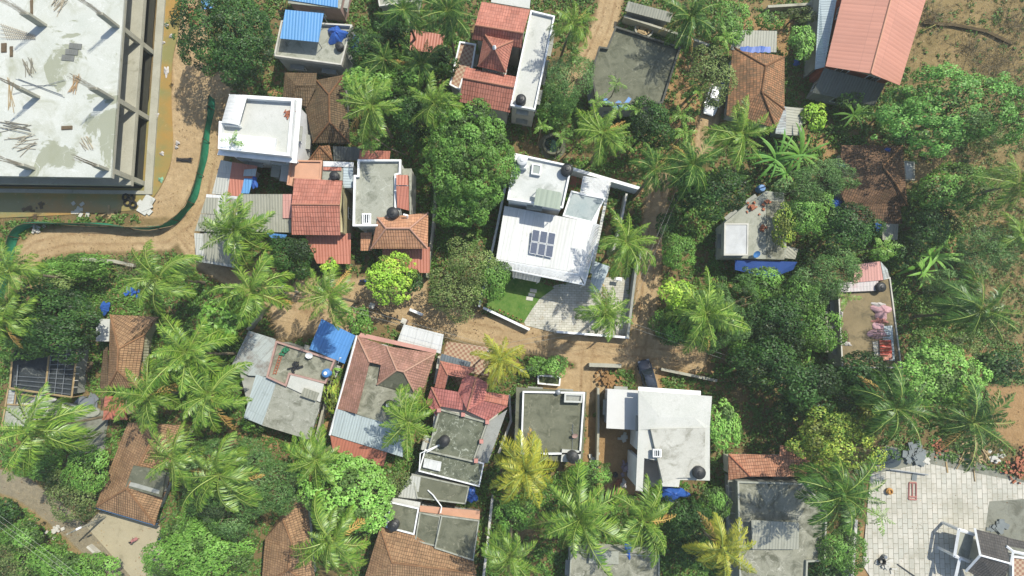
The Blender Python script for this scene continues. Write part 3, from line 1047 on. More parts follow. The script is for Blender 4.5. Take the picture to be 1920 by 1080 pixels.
def B5():
    z = 7.0
    r = house('white_block_house', 'tall white block house with curved white roof canopy next to the sandy lane', [(490, 240)], z)
    terrace(r, [(447, 182), (556, 189), (547, 296), (414, 282), (416, 231), (446, 234)], z, m_white, c_pale, 0.7, m_white, 0.35)
    p = PX([(420, 252), (520, 262), (516, 290), (418, 280)], z)
    MB().prism([q[:2] for q in p], z, z + 0.5).build('raised_slab', m_white, r)
    A, B, D, E = [P(*q, z + 0.8) for q in ((430, 177), (463, 182), (448, 235), (415, 231))]
    V, n = [], 8
    for i in range(n + 1):
        t = i / n
        h = 0.32 * math.sin(math.pi * t)
        V += [E.lerp(A, 0).lerp(D, t) + Vector((0, 0, h)), A.lerp(B, t) + Vector((0, 0, h))]
    MB().shell(V, [(2 * i, 2 * i + 2, 2 * i + 3, 2 * i + 1) for i in range(n)], 0.08).build('barrel_canopy', s_white, r)
    posts(r, [A, B, D, E], m_white, 0.06, z0=z)
    mb = MB()
    ring(mb, inset(PX([(447, 182), (556, 189), (547, 296), (414, 282)], z), -0.45), 0.6, z - 0.55, z - 0.4)
    mb.build('cornice', m_white, r)
    heap(541, 214, 22, 0.9, (.5, .12, .08), m_terra, 'broken pinkish rubble on the white block terrace', 'rubble_patch', 'rubble', z=z, seed=9)
    r = house('brown_tiled_house', 'mould dark tiled house with stepped hips wedged behind the white block house', [(600, 205)], 3)
    V = [(593, 150, 3.3), (645, 140, 3.3), (656, 268, 3.0), (587, 268, 3.0), (617, 178, 4.9), (618, 229, 4.9), (572, 202, 3.0)]
    walls(r, [(580, 160), (650, 145), (652, 264), (585, 262)], 3.0, m_offw, 0.5, win=False)
    roof(r, V, [(0, 1, 4), (1, 2, 5, 4), (2, 3, 5), (3, 6, 4, 5), (6, 0, 4)], t_dark, ridges=[(0, 4), (1, 4), (4, 5), (5, 2), (5, 3)])
    roof(r, [(534, 136, 3.2), (594, 137, 3.2), (592, 160, 4.0), (555, 160, 4.0), (574, 203, 2.8), (530, 186, 2.8)], [(0, 1, 2, 3), (3, 2, 4, 5), (0, 3, 5)], t_dark)
    roof(r, [(556, 166, 4.1), (593, 162, 4.1), (575, 200, 3.3), (546, 190, 3.3)], [(0, 1, 2, 3)], t_dark)
    walls(r, [(534, 138), (592, 140), (572, 198), (534, 184)], 2.8, m_offw, 0.4, win=False)
    roof(r, [(600, 274, 3.6), (579, 301, 2.7), (624, 301, 2.7), (618, 272, 3.4)], [(0, 1, 2), (0, 2, 3)], t_rust, ridges=[(0, 1), (0, 2)])
    roof(r, [(624, 274, 2.9), (676, 276, 2.9), (674, 301, 2.5), (626, 301, 2.5)], [(0, 1, 2, 3)], s_dark)


B5()


def B7():
    r = house('lean_to_shed', 'lane side shed of grey cement sheets with a red sheet half', [(440, 340)], 3)
    roof(r, [(414, 300, 3.2), (435, 304, 3.2), (426, 366, 2.8), (397, 363, 2.8)], [(0, 1, 2, 3)], s_asbw)
    roof(r, [(435.2, 304, 3.2), (482, 311, 3.2), (478, 342, 2.9), (448, 368, 2.8), (426.2, 366, 2.8)], [(0, 1, 2, 3, 4)], s_red)
    roof(r, [(458, 318, 3.25), (481, 316, 3.3), (479, 330, 3.2), (456, 330, 3.2)], [(0, 1, 2, 3)], s_pale, 0.04, 'patch_sheet')
    walls(r, [(414, 300), (482, 311), (447, 367), (398, 363)], 2.8, m_grey, 0.4)
    roof(r, [(458, 334, 3.2), (474, 335, 3.2), (467, 363, 2.95), (452, 362, 2.95)], [(0, 1, 2, 3)], s_lblue, 0.04, 'blue_sheet')
    tarp(477, 342, 2.9, 6, 13, 0.3, 'loose blue tarpaulin at the edge of the red sheet shed roof', seed=12)
    r = house('cement_sheet_house', 'long low house of grey cement sheets at the lane corner, half under a palm', [(420, 430)], 3)
    walls(r, [(387, 370), (446, 372), (440, 500), (369, 488)], 2.7, m_grey, 0.35)
    roof(r, [(387, 364, 3.2), (446, 368, 3.2), (446, 373, 3.15), (386, 370, 3.15)], [(0, 1, 2, 3)], s_white, 0.08, 'ridge_sheet')
    roof(r, [(386, 370.5, 3.1), (446, 373.5, 3.1), (438, 404, 2.95), (376, 400, 2.95)], [(0, 1, 2, 3)], s_asb)
    roof(r, [(376, 401, 3.15), (436, 404.5, 3.15), (432, 436, 2.95), (365, 433, 2.95)], [(0, 1, 2, 3)], s_asb)
    roof(r, [(410, 371, 3.14), (424, 372, 3.14), (419, 403, 3.0), (405, 402, 3.0)], [(0, 1, 2, 3)], s_asbw, 0.04, 'pale_sheet')
    roof(r, [(364, 437, 3.1), (431, 441, 3.1), (440, 502, 2.5), (368, 490, 2.5)], [(0, 1, 2, 3)], s_asbw)
    roof(r, [(380, 438.5, 3.16), (431, 441.5, 3.16), (437, 496, 2.62), (384, 488, 2.62)], [(0, 1, 2, 3)], s_asb, 0.05, 'grey_sheet')
    r = house('red_gabled_house', 'house with plain red gabled tile roof between grey cement sheets and a peach terrace', [(595, 385)], 5)
    roof(r, [(552, 334, 5.0), (642, 339, 5.0), (637, 384, 6.3), (547, 383, 6.3), (638, 441, 5.0), (547, 440, 5.0)], [(0, 1, 2, 3), (3, 2, 4, 5)], t_red, ridges=[(2, 3)])
    walls(r, [(549, 336), (646, 340), (647, 441), (548, 438)], 5.0, m_cream, 0.35)
    ap = MB()
    a, b, c = P(645, 343, 4.9), P(647, 437, 4.9), P(643, 384, 6.1)
    ap.shell([a, b, c], [(0, 1, 2)], 0.05)
    ap.build('gable', m_cream, r)
    terrace(r, [(545, 301), (605, 302), (602, 338), (551, 335), (548, 349), (539, 347)], 4.2, m_pinkw, plain('peach_floor', S(236, 182, 150), 0.8, 0.2, 0.15), 0.25, plain('peach_floor', S(236, 182, 150)))
    terrace(r, [(606, 303), (663, 304), (660, 354), (643, 353), (642, 338), (604, 338)], 4.3, m_offw, c_grey, 0.0)
    roof(r, [(606, 302, 4.5), (663, 304, 4.5), (663, 313, 4.5), (606, 312, 4.5)], [(0, 1, 2, 3)], s_white, 0.06, 'white_sheet')
    roof(r, [(606, 313, 4.55), (640, 314, 4.55), (640, 320, 4.5), (606, 319, 4.5)], [(0, 1, 2, 3)], s_red, 0.06, 'red_strip')
    roof(r, [(644, 314, 4.6), (662, 314, 4.6), (661, 352, 4.5), (643, 352, 4.5)], [(0, 1, 2, 3)], s_pale, 0.05, 'pale_sheet')
    tank(625, 328, 4.3, 'black water tank behind the red gabled roof', 0.55, 1.1)
    roof(r, [(530, 364, 3.7), (547, 364, 3.7), (547, 409, 3.3), (530, 409, 3.3)], [(0, 1, 2, 3)], s_pink, 0.06, 'pink_sheet')
    r2 = house('cement_sheet_house', 'low grey cement sheet annex left of the red gabled roof', [(500, 400)], 3)
    roof(r2, [(448, 364, 3.5), (529.7, 364, 3.5), (529.7, 409.5, 3.1), (546, 409.5, 3.1), (546, 436, 2.9), (468, 434, 2.9)], [(0, 1, 2, 3, 4, 5)], s_asb)
    walls(r2, [(450, 366), (529, 366), (545, 435), (470, 432)], 2.9, m_grey, 0.3)
    roof(r2, [(500, 436.5, 2.7), (538, 440, 2.7), (535, 447, 2.5), (508, 446, 2.5)], [(0, 1, 2, 3)], s_blue, 0.05, 'blue_awning')
    canopy('red sheet car porch below the red gabled roof', [(572, 443), (658, 437), (657, 495), (594, 494)], (3.3, 3.3, 2.9, 2.9), s_red, 'red_porch', 'porch')
    r = house('outhouse', 'little grey outhouse with flat slab roof between the white block and the peach terrace', [(525, 320)], 2.6)
    terrace(r, [(529, 302), (544, 305), (538, 341), (524, 339)], 2.6, m_grey, c_pale, 0, over=.1)
    terrace(r, [(510, 306), (528, 309), (523, 333), (507, 331)], 2.1, m_grey, c_grey, 0, over=.1, win=False)


B7()


def B8():
    r = house('orange_hipped_house', 'grey terrace house with an orange hipped tile roof above a red sheet porch', [(730, 390)], 5)
    z = 5.4
    terrace(r, [(672, 301), (753, 301), (752, 328), (744, 330), (744, 400), (715, 425), (663, 425), (665, 330), (672, 330)], z, m_white, c_grey, 0.45, m_white, 0.22)
    walls(r, [(700, 405), (800, 402), (800, 462), (698, 462)], z, m_offw, 0.5)
    roof(r, [(708, 408, z + .3), (803, 399, z + .3), (802, 466, z - .1), (696, 466, z - .1), (724, 428, z + 1.7), (768, 428, z + 1.7)],
         [(0, 1, 5, 4), (1, 2, 5), (2, 3, 4, 5), (3, 0, 4)], t_orange, ridges=[(0, 4), (1, 5), (2, 5), (3, 4), (4, 5)], rmat=plain('pale_ridge', S(220, 170, 145)))
    roof(r, [(743, 328, z + 1.0), (765, 328, z + 1.0), (766, 347, z + 1.3), (743, 347, z + 1.3)], [(0, 1, 2, 3)], s_red, 0.06, 'stair_roof')
    roof(r, [(743, 349, z + 1.3), (766, 349, z + 1.3), (767, 395, z + .7), (745, 389, z + .7)], [(0, 1, 2, 3)], s_red, 0.06, 'stair_roof')
    MB().prism([q[:2] for q in inset(PX([(745, 330), (765, 330), (765, 392), (746, 388)], z + .6), .12)], z - .3, z + .65).build('stair_wall', m_white, r)
    terrace(r, [(754, 316), (772, 316), (771, 402), (768, 402), (767, 330), (754, 329)], z - 1.2, m_offw, c_grey, 0, over=.05, win=False)
    roof(r, [(675, 282, 3.6), (732, 283, 3.6), (730, 301, 3.2), (672, 300, 3.2)], [(0, 1, 2, 3)], s_red, 0.05, 'rear_awning')
    roof(r, [(676, 436, 3.5), (697, 436, 3.5), (697, 470, 3.0), (676, 470, 3.0)], [(0, 1, 2, 3)], t_orange, 0.1, 'side_awning')
    p = PX([(680, 401), (697, 401), (696, 421), (680, 421)], z)
    sk = MB(); ring(sk, p, 0.14, z, z + .35)
    for k in range(1, 4):
        c = p[0].lerp(p[1], k / 4); d = p[3].lerp(p[2], k / 4)
        sk.tube([(c.x, c.y, z + .33), (d.x, d.y, z + .33)], 0.06, 4)
    so = sk.build('skylight', m_white, r)
    MB().prism([q[:2] for q in inset(p, .15)], z + .002, z + .2).build('pane', m_glass, so)
    tank(735, 398, z, 'black water tank between the grey terrace and the orange hipped roof', 0.68, 1.2, stand=0.35)
    canopy('red sheet porch below the orange hipped roof', [(717, 466), (806, 463), (806, 512), (717, 510)], (3.3, 3.3, 3.0, 3.0), s_red, 'red_porch', 'porch')
    pipe_run([(764, 415, z + .1), (764, 404, z + 1.2), (756, 402, z + 1.3)], 'short white pipe standing at the ridge behind the orange hipped roof', 0.12)


B8()


def B9():
    z = 4.4
    r = house('white_modern_house', 'large white modern house with corrugated roof and rooftop solar panels', [(1030, 420)], z)
    zt = 6.9
    body = [(946, 389), (1055, 405), (1071, 358), (1138, 374), (1098, 530), (928, 497)]
    MB().prism(inset(PX(body, z), .5), 0, z - .1).build('wall', m_white, r)
    windows(r, inset(PX(body, z), .5), 0, z, shade=False)
    roof(r, [(946, 386, z + .25), (1111, 417, z + .25), (1085, 512, z), (930, 485, z)], [(0, 1, 2, 3)], s_white, 0.12)
    # slatted pergola edge
    fr = MB()
    A, B, Cc, D = P(929, 487, z), P(1085, 514, z), P(1096, 534, z), P(926, 500, z)
    E, F2, G = P(1111, 418, z), P(1126, 424, z), P(1096, 534, z)
    for a, b in ((A, B), (D, Cc), (A, D), (E, F2), (F2, Cc), (E, B)):
        fr.tube([a, b], 0.09, 4)
    fr.build('pergola_frame', m_white, r)
    sl = MB()
    n = 64
    for k in range(1, n):
        a, b = A.lerp(B, k / n), D.lerp(Cc, k / n)
        sl.tube([a, b], 0.055, 4)
    n = 40
    for k in range(1, n):
        a, b = E.lerp(B, k / n), F2.lerp(Cc, k / n)
        sl.tube([a, b], 0.055, 4)
    sl.build('pergola_slats', m_white, r)
    posts(r, [Cc, D], m_white, 0.1)
    terrace(r, [(965, 289), (1072, 312), (1055, 391), (951, 375)], zt, m_white, concrete('white_terrace', S(244, 246, 242), S(226, 230, 226), S(180, 186, 178), .4), 0.4, m_white, 0.2)
    terrace(r, [(1071, 358), (1135, 372), (1110, 418), (1055, 405)], z + .1, m_white, concrete('blue_grey_terrace', S(186, 200, 200), S(206, 214, 212), S(140, 156, 156), .35), 0.15, m_white, win=False)
    roof(r, [(1141, 339, z + .2), (1146, 341, z + .2), (1111, 513, z), (1106, 512, z)], [(0, 1, 2, 3)], s_asbw, .1, 'edge_sheet')
    sl = MB()
    a0, a1, b1, b0 = P(1094, 331, z + .2), P(1143, 339, z + .2), P(1134, 373, z + .2), P(1088, 364, z + .2)
    for k in range(23):
        t = k / 22
        sl.tube([a0.lerp(a1, t), b0.lerp(b1, t)], 0.06, 4)
    for t in (0, 1): sl.tube([a0.lerp(b0, t), a1.lerp(b1, t)], .08, 4)
    sl.build('pergola_slats', m_white, r)
    MB().prism([q[:2] for q in PX([(1072, 318), (1094, 330), (1090, 362), (1066, 358)], 0)], 0.0, 0.12).build('rear_floor', m_terra, r)
    # stair tower on the upper terrace, skylight and translucent canopy
    MB().prism([q[:2] for q in PX([(965, 289), (990, 294), (987, 316), (962, 312)], zt + .9)], zt + .002, zt + .9).build('tank_platform', m_white, r)
    p = PX([(998, 306), (1016, 309), (1013, 329), (996, 326)], zt + .5)
    sk = MB(); ring(sk, p, .15, zt + .002, zt + .5)
    so = sk.build('skylight', m_white, r)
    MB().prism([q[:2] for q in inset(p, .15)], zt + .1, zt + .4).build('pane', plain('frosted_pane', S(168, 178, 170), .3, .5, 0), so)
    roof(r, [(1006, 352, zt + 1.5), (1054, 361, zt + 1.5), (1050, 393, zt + 1.1), (1001, 384, zt + 1.1)], [(0, 1, 2, 3)], sheet('translucent_sheet', S(196, 208, 186), S(168, 180, 160), .3, .62, 9, .35), .05, 'translucent_canopy')
    posts(r, [P(1007, 354, zt + 1.5), P(1052, 362, zt + 1.5), P(1049, 391, zt + 1.1), P(1002, 383, zt + 1.1)], m_white, .05, z0=zt)
    roof(r, [(961, 509, 3.0), (1015, 518, 3.0), (1011, 530, 2.9), (961, 520, 2.9)], [(0, 1, 2, 3)], s_asbw, .1, 'porch_roof')
    posts(r, [P(964, 518, 2.9), P(1009, 527, 2.9)], m_white, .1)
    tank(979, 299, zt + .9, 'white water tank on the raised corner of the white modern house', .62, 1.1, plain('white_plastic', S(238, 240, 240), .4, .4, 0))
    tank(1064, 316, zt, 'black water tank on the far corner of the white modern house', .68, 1.2)
    # solar array: one thing with six panels
    q = [P(998.6, 429, z + .9), P(1043, 437, z + .9), P(1036, 484, z + .45), P(992, 475, z + .45)]
    s = empty('solar_array', (sum(q, Vector()) / 4), 'rack of six dark solar panels on the white corrugated roof', 'solar panels')
    pm = NT('solar_cells', 0.15, 0.6)
    uv = pm.n('TexCoord').outputs['UV']
    pm.color(pm.n('TexBrick', Vector=uv, Color1=(.085, .10, .145, 1), Color2=(.075, .09, .13, 1), Mortar=(.17, .18, .2, 1), Scale=1, Mortar_Size=.012, Brick_Width=.17, Row_Height=.17, offset=0).outputs['Color'])
    for i in range(3):
        for j in range(2):
            f = lambda u, v: q[0].lerp(q[1], u).lerp(q[3].lerp(q[2], u), v)
            u0, u1, v0, v1 = i / 3 + .012, (i + 1) / 3 - .012, j / 2 + .012, (j + 1) / 2 - .012
            fr = MB().shell([f(u0, v0), f(u1, v0), f(u1, v1), f(u0, v1)], [(0, 1, 2, 3)], .05).build('panel_frame', m_white, s)
            e = .018
            up = Vector((0, 0, .012))
            MB().shell([f(u0 + e, v0 + e) + up, f(u1 - e, v0 + e) + up, f(u1 - e, v1 - e) + up, f(u0 + e, v1 - e) + up], [(0, 1, 2, 3)], .01).build('cells', pm.mat, fr)
    mb = MB()
    for v in (.1, .5, .9):
        a, b = q[0].lerp(q[3], v) - Vector((0, 0, .09)), q[1].lerp(q[2], v) - Vector((0, 0, .09))
        mb.tube([a, b], .035, 4)
        for w in (a, b): mb.tube([w, (w.x, w.y, z + .1)], .03, 4)
    mb.build('rack', m_steel, s)
    canopy('pale sheet side roof beside the palm right of the white modern house', [(1113, 489), (1144, 500), (1123, 549), (1106, 545)], (2.9, 2.9, 2.6, 2.6), s_pale, 'side_roof', 'canopy')
    wall_run([(1072, 316), (1199, 353)], 2.6, .3, m_white, 'long white rear wall running from the white modern house to the lane')
    wall_run([(1175, 363), (1163, 425), (1150, 470)], 1.8, .2, m_offw, 'short pale yard wall between the rear wall and the palm', )
    wall_run([(1203, 470), (1192, 512), (1177, 633)], 1.8, .22, m_grey, 'grey garden wall along the orange lane')
    wall_run([(1044, 622), (1180, 633)], 1.5, .2, m_white, 'white front garden wall below the palm beside the cobbled drive')
    wall_run([(948, 345), (931, 430), (915, 505), (898, 575)], 1.9, .2, m_white, 'white side wall between the feathery tree and the white modern house')
    wall_run([(906, 577), (993, 618)], 1.1, .22, m_white, 'low white front wall along the lawn and its flower pots')
    for k in range(6):
        t = k / 5
        p = P(936 + 40 * t, 583 + 18 * t, 0.05)
        f = empty('flower_pot', p, ['terracotta flower pot first from the left of the lawn wall', 'terracotta flower pot second in the row inside the lawn wall', 'terracotta flower pot third in the row inside the lawn wall', 'terracotta flower pot fourth in the row inside the lawn wall', 'terracotta flower pot fifth in the row inside the lawn wall', 'terracotta flower pot last of the row beside the cobbled drive'][k], 'flower pot', 'flower pots along the lawn wall')
        MB().lathe(p, [(.14, 0), (.2, .3), (.22, .32), (.18, .33)], 10).build('pot', m_terra, f)
        g = MB()
        R = random.Random(k)
        for j in range(14):
            a = R.uniform(0, 6.28); d = Vector((math.cos(a), math.sin(a), R.uniform(.6, 1.6))) * .25
            b = p + Vector((0, 0, .3))
            s2 = Vector((-math.sin(a), math.cos(a), 0)) * .06
            g.add([b, b + d * .6 + s2, b + d, b + d * .6 - s2], [(0, 1, 2, 3)])
        g.build('leaves', plain('pot_leaf', S(96, 140, 60)), f)
    for k, (x, y) in enumerate(((1000, 545), (997, 553), (993, 560))):
        mb = MB(); mb.box(P(x, y, .06), .42, .22, .03, .1, -.15); mb.box(P(x, y, .06), .38, .18, .1, .12, -.15)
        tag(mb.build('stepping_stone', m_offw), ['pale stepping stone nearest the porch of the white modern house', 'middle pale stepping stone across the lawn', 'pale stepping stone at the edge of the cobbled drive'][k], 'stepping stone', 'stepping stones across the lawn')


B9()


def B10():
    r = house('dark_terrace_house', 'house with large dark mouldy flat roof in dappled palm shade', [(1190, 125)], 4.4)
    terrace(r, [(1153, 52), (1275, 91), (1241, 196), (1118, 200), (1107, 139), (1122, 90), (1137, 92)], 4.4, m_grey, c_dark, .45, concrete('mouldy_parapet', S(96, 98, 90), S(120, 120, 110), S(56, 58, 52), .5), .22)
    heap(1160, 196, 10, 1.0, (.8, .4, .1), m_bluep, 'pile of blue and grey boards at the lower edge of the dark terrace', 'board_pile', 'boards', z=4.4, seed=2)
    # well
    w = P(1037, 270, .8)
    t = empty('well', (w.x, w.y, 0), 'round stone well with dark water beside small areca palms', 'well')
    MB().lathe((w.x, w.y, 0), [(1.35, -.1), (1.35, .8), (1.32, .85), (1.1, .85), (1.06, .8), (1.06, .3), (1.06, .16)], 28).build('well_ring', c_dark, t)
    MB().lathe((w.x, w.y, 0), [(1.07, .12), (1.07, .2)], 28).build('well_water', plain('dark_water', (.012, .03, .025, 1), .08, .5, 0), t)
    MB().lathe((w.x, w.y, 0), [(1.75, -.05), (1.75, .06)], 28).build('well_apron', c_dark, t)
    r = house('rust_tiled_house', 'rust tiled house with grey sheet top part and a blue tarpaulin strip', [(1420, 150)], 3)
    V = [(1374, 88, 3.4), (1471, 106, 3.4), (1471, 205, 3.0), (1455, 240, 2.9), (1362, 216, 2.9), (1436, 124, 4.9), (1428, 172, 4.9)]
    roof(r, V, [(0, 1, 5), (1, 2, 6, 5), (2, 3, 6), (3, 4, 6), (4, 0, 5, 6)], t_rust, ridges=[(0, 5), (1, 5), (5, 6), (6, 2), (6, 3)])
    walls(r, [(1376, 92), (1468, 108), (1468, 205), (1453, 236), (1365, 214)], 2.9, m_offw, .45, win=False)
    roof(r, [(1373, 56, 3.8), (1457, 58, 3.8), (1456, 98, 3.5), (1371, 93, 3.5)], [(0, 1, 2, 3)], s_asb)
    roof(r, [(1474, 200, 3.1), (1507, 203, 2.8), (1502, 254, 2.8), (1474, 253, 3.1)], [(0, 1, 2, 3)], s_asb)
    roof(r, [(1460, 198, 2.9), (1474, 200, 3.1), (1474, 253, 3.1), (1454, 250, 2.8)], [(0, 1, 2, 3)], s_rusty)
    walls(r, [(1460, 200), (1504, 204), (1500, 250), (1456, 248)], 2.7, m_grey, .3)
    mb = MB()
    R = random.Random(5)
    n = 12
    top = [P(1388 + 57 * i / n, 87 + R.uniform(-1, 1), 3.72 + R.uniform(0, .08)) for i in range(n + 1)]
    bot = [P(1388 + 57 * i / n, 98 + R.uniform(-1.2, 1.2), 3.66) for i in range(n + 1)]
    mb.shell(top + bot, [(i, i + 1, n + 2 + i, n + 1 + i) for i in range(n)], .03)
    tag(mb.build('tarpaulin', m_tarp), 'narrow blue tarpaulin strip between the sheet and tile parts of the rust tiled roof', 'tarpaulin')
    # sheds at the top
    r = house('long_shed', 'long low grey cement sheet shed along the top edge above the dark terrace', [(1210, 20)], 2.6)
    roof(r, [(1178, 2, 2.7), (1262, 24, 2.7), (1256, 42, 2.3), (1172, 20, 2.3)], [(0, 1, 2, 3)], s_asb)
    walls(r, [(1178, 2), (1262, 24), (1256, 42), (1172, 20)], 2.3, m_grey, .3)
    wall_run([(1170, 30), (1250, 56), (1330, 84)], 1.6, .2, c_raw, 'old concrete wall between the long shed and the dark terrace')
    c = P(1206, 58, 0)
    b = empty('coconut_bin', c, 'round stone ringed heap of coconut husks against the old wall', 'bin')
    mb = MB()
    n = 24
    mb.lathe(c, [(1.25, 0), (1.25, .7), (1.05, .7), (1.05, .1)], n)
    mb.build('ring_wall', c_raw, b)
    mb = MB()
    for k in range(60):
        a, q = R.uniform(0, 6.28), R.uniform(0, .95) ** .6 * .95
        mb.box((c.x + q * math.cos(a), c.y + q * math.sin(a)), .2, .07, .2 + .4 * R.random(), .65 + .2 * R.random(), R.uniform(0, 3))
    mb.build('husks', m_wood, b)


B10()


def B13():
    z = 6.0
    r = house('red_roofed_hall', 'tall hall with big coral red gabled sheet roof in the top right', [(1640, 70)], z)
    V = [(1586, -32, z), (1682, -45, z + 1.7), (1745, -30, z), (1687, 160, z), (1633, 138, z + 1.7), (1548, 124, z)]
    roof(r, V, [(0, 1, 4, 5), (1, 2, 3, 4)], s_coral, .1, ridges=[(1, 4)], rmat=plain('orange_ridge', S(232, 172, 140)))
    walls(r, [(1586, -32), (1742, -30), (1684, 156), (1550, 122)], z, plain('brick_red_wall', S(206, 112, 86), .85, .1, .2), .6)
    roof(r, [(1546, 127, 5.0), (1660, 158, 5.0), (1640, 198, 3.4), (1523, 174, 3.4)], [(0, 1, 2, 3)], s_dark)
    walls(r, [(1546, 130), (1655, 160), (1638, 194), (1526, 172)], 3.2, m_grey, .35)
    roof(r, [(1538, -30, 3.9), (1574, -30, 4.6), (1546, 126, 4.6), (1528, 130, 3.9)], [(0, 1, 2, 3)], s_pale, .08, 'side_roof')
    walls(r, [(1540, -30), (1570, -30), (1546, 124), (1530, 128)], 3.9, m_grey, .3, win=False)
    gb = MB()
    gb.shell([P(1553, 120, z), P(1684, 154, z), P(1632, 135, z + 1.55)], [(0, 1, 2)], .1)
    gb.build('gable', m_grey, r)
    r = house('brown_tiled_house', 'old brown tiled house under the spreading trees below the coral red hall', [(1640, 340)], 3)
    t_b = t_old
    V = [(1577, 272, 3.2), (1692, 273, 3.2), (1702, 386, 2.9), (1690, 387, 2.9), (1590, 392, 2.9), (1575, 360, 2.9), (1655, 312, 4.6), (1679, 343, 4.6)]
    roof(r, V, [(0, 1, 6), (1, 2, 7, 6), (2, 3, 7), (3, 4, 5, 6, 7), (5, 0, 6)], t_b, ridges=[(1, 6), (6, 7), (7, 2)])
    roof(r, [(1600, 388, 3.2), (1688, 386, 3.2), (1692, 420, 2.5), (1594, 417, 2.5)], [(0, 1, 2, 3)], t_b)
    walls(r, [(1580, 276), (1690, 277), (1696, 384), (1684, 414), (1598, 414), (1578, 358)], 2.6, m_offw, .5, win=False)
    roof(r, [(1654, 414, 2.5), (1685, 414, 2.5), (1683, 450, 2.1), (1655, 450, 2.1)], [(0, 1, 2, 3)], s_asb)
    posts(r, [P(1657, 446, 2.1), P(1680, 446, 2.1)], m_dwood, .05)
    tarp(1646, 425, 2.5, 6, 8, .2, 'small blue tarpaulin beside the grey sheet at the lower edge of the brown tiled roof', seed=21)
    tarp(1566, 383, 1.6, 14, 14, .7, 'blue tarpaulin lean-to left of the brown tiled house', seed=22)
    tarp(1662, 283, 3.2, 8, 7, .5, 'round blue tarpaulin bundle on the brown tiled roof', seed=23)
    tarp(1580, 311, 3.0, 6, 5, .3, 'little blue tarpaulin scrap on the left eave of the brown tiled roof', seed=24)
    r = house('water_cistern', 'raised concrete cistern standing right of the brown tiled house', [(1703, 320)], 3, 'cistern')
    terrace(r, [(1693, 302), (1714, 304), (1714, 338), (1696, 338)], 2.8, c_raw, c_pale, .12, over=.06, win=False)
    r = house('terrace_house', 'low terrace house with a square white raised slab and a blue tarpaulin eave', [(1410, 430)], 3.6)
    terrace(r, [(1358, 418), (1399, 384), (1436, 358), (1470, 362), (1475, 470), (1470, 487), (1357, 483)], 3.5, m_offw, c_grey, 0)
    terrace(r, [(1358, 419), (1403, 419), (1402, 479), (1357, 479)], 4.7, m_offw, plain('whitewashed_slab', S(226, 228, 226), .8, .2, .25), .08, z0=3.5, over=.08, win=False, slab='raised_slab')
    roof(r, [(1473, 460, 3.1), (1497, 467, 2.9), (1491, 486, 2.8), (1472, 484, 3.0)], [(0, 1, 2, 3)], s_asb)
    roof(r, [(1378, 487, 3.0), (1495, 491, 3.0), (1487, 506, 2.5), (1446, 521, 2.3), (1378, 506, 2.5)], [(0, 1, 2, 3, 4)], plain('blue_awning', S(58, 98, 178), .6, .3, .2), .04, 'tarpaulin_eave')
    posts(r, [P(1446, 519, 2.3), P(1382, 504, 2.5), P(1485, 504, 2.5)], m_dwood, .04)
    roof(r, [(1437, 376, 3.56), (1466, 378, 3.56), (1471, 486, 3.56), (1437, 485, 3.56)], [(0, 1, 2, 3)], c_stain, .05, 'old_roof_strip')
    dish(1419, 476, 3.5, 'blue satellite dish on the terrace beside the white raised slab', .45, m_bluep)
    heap(1410, 390, 22, .9, (.3, .22, .2), m_terra, 'stack of red bricks in the middle of the low terrace', 'brick_stack', 'bricks', z=3.5, seed=6)
    heap(1429, 426, 16, .6, (.28, .22, .25), m_terra, 'second brick stack near the right edge of the low terrace', 'brick_stack', 'bricks', z=3.5, seed=7)
    heap(1438, 378, 8, .5, (.28, .22, .2), m_terra, 'few bricks at the upper corner of the low terrace', 'brick_stack', 'bricks', z=3.5, seed=8)
    c = P(1428, 353, 1)
    t = empty('barrel', (c.x, c.y, 0), 'bright blue plastic barrel behind the low terrace', 'barrel')
    MB().lathe((c.x, c.y, 0), [(.42, 0), (.5, .3), (.5, .9), (.42, 1.2)], 16).build('barrel_body', m_bluep, t)
    MB().lathe((c.x, c.y, 0), [(.38, 1.19), (.38, 1.26), (.1, 1.28)], 16).build('lid', m_bluep, t)


B13()


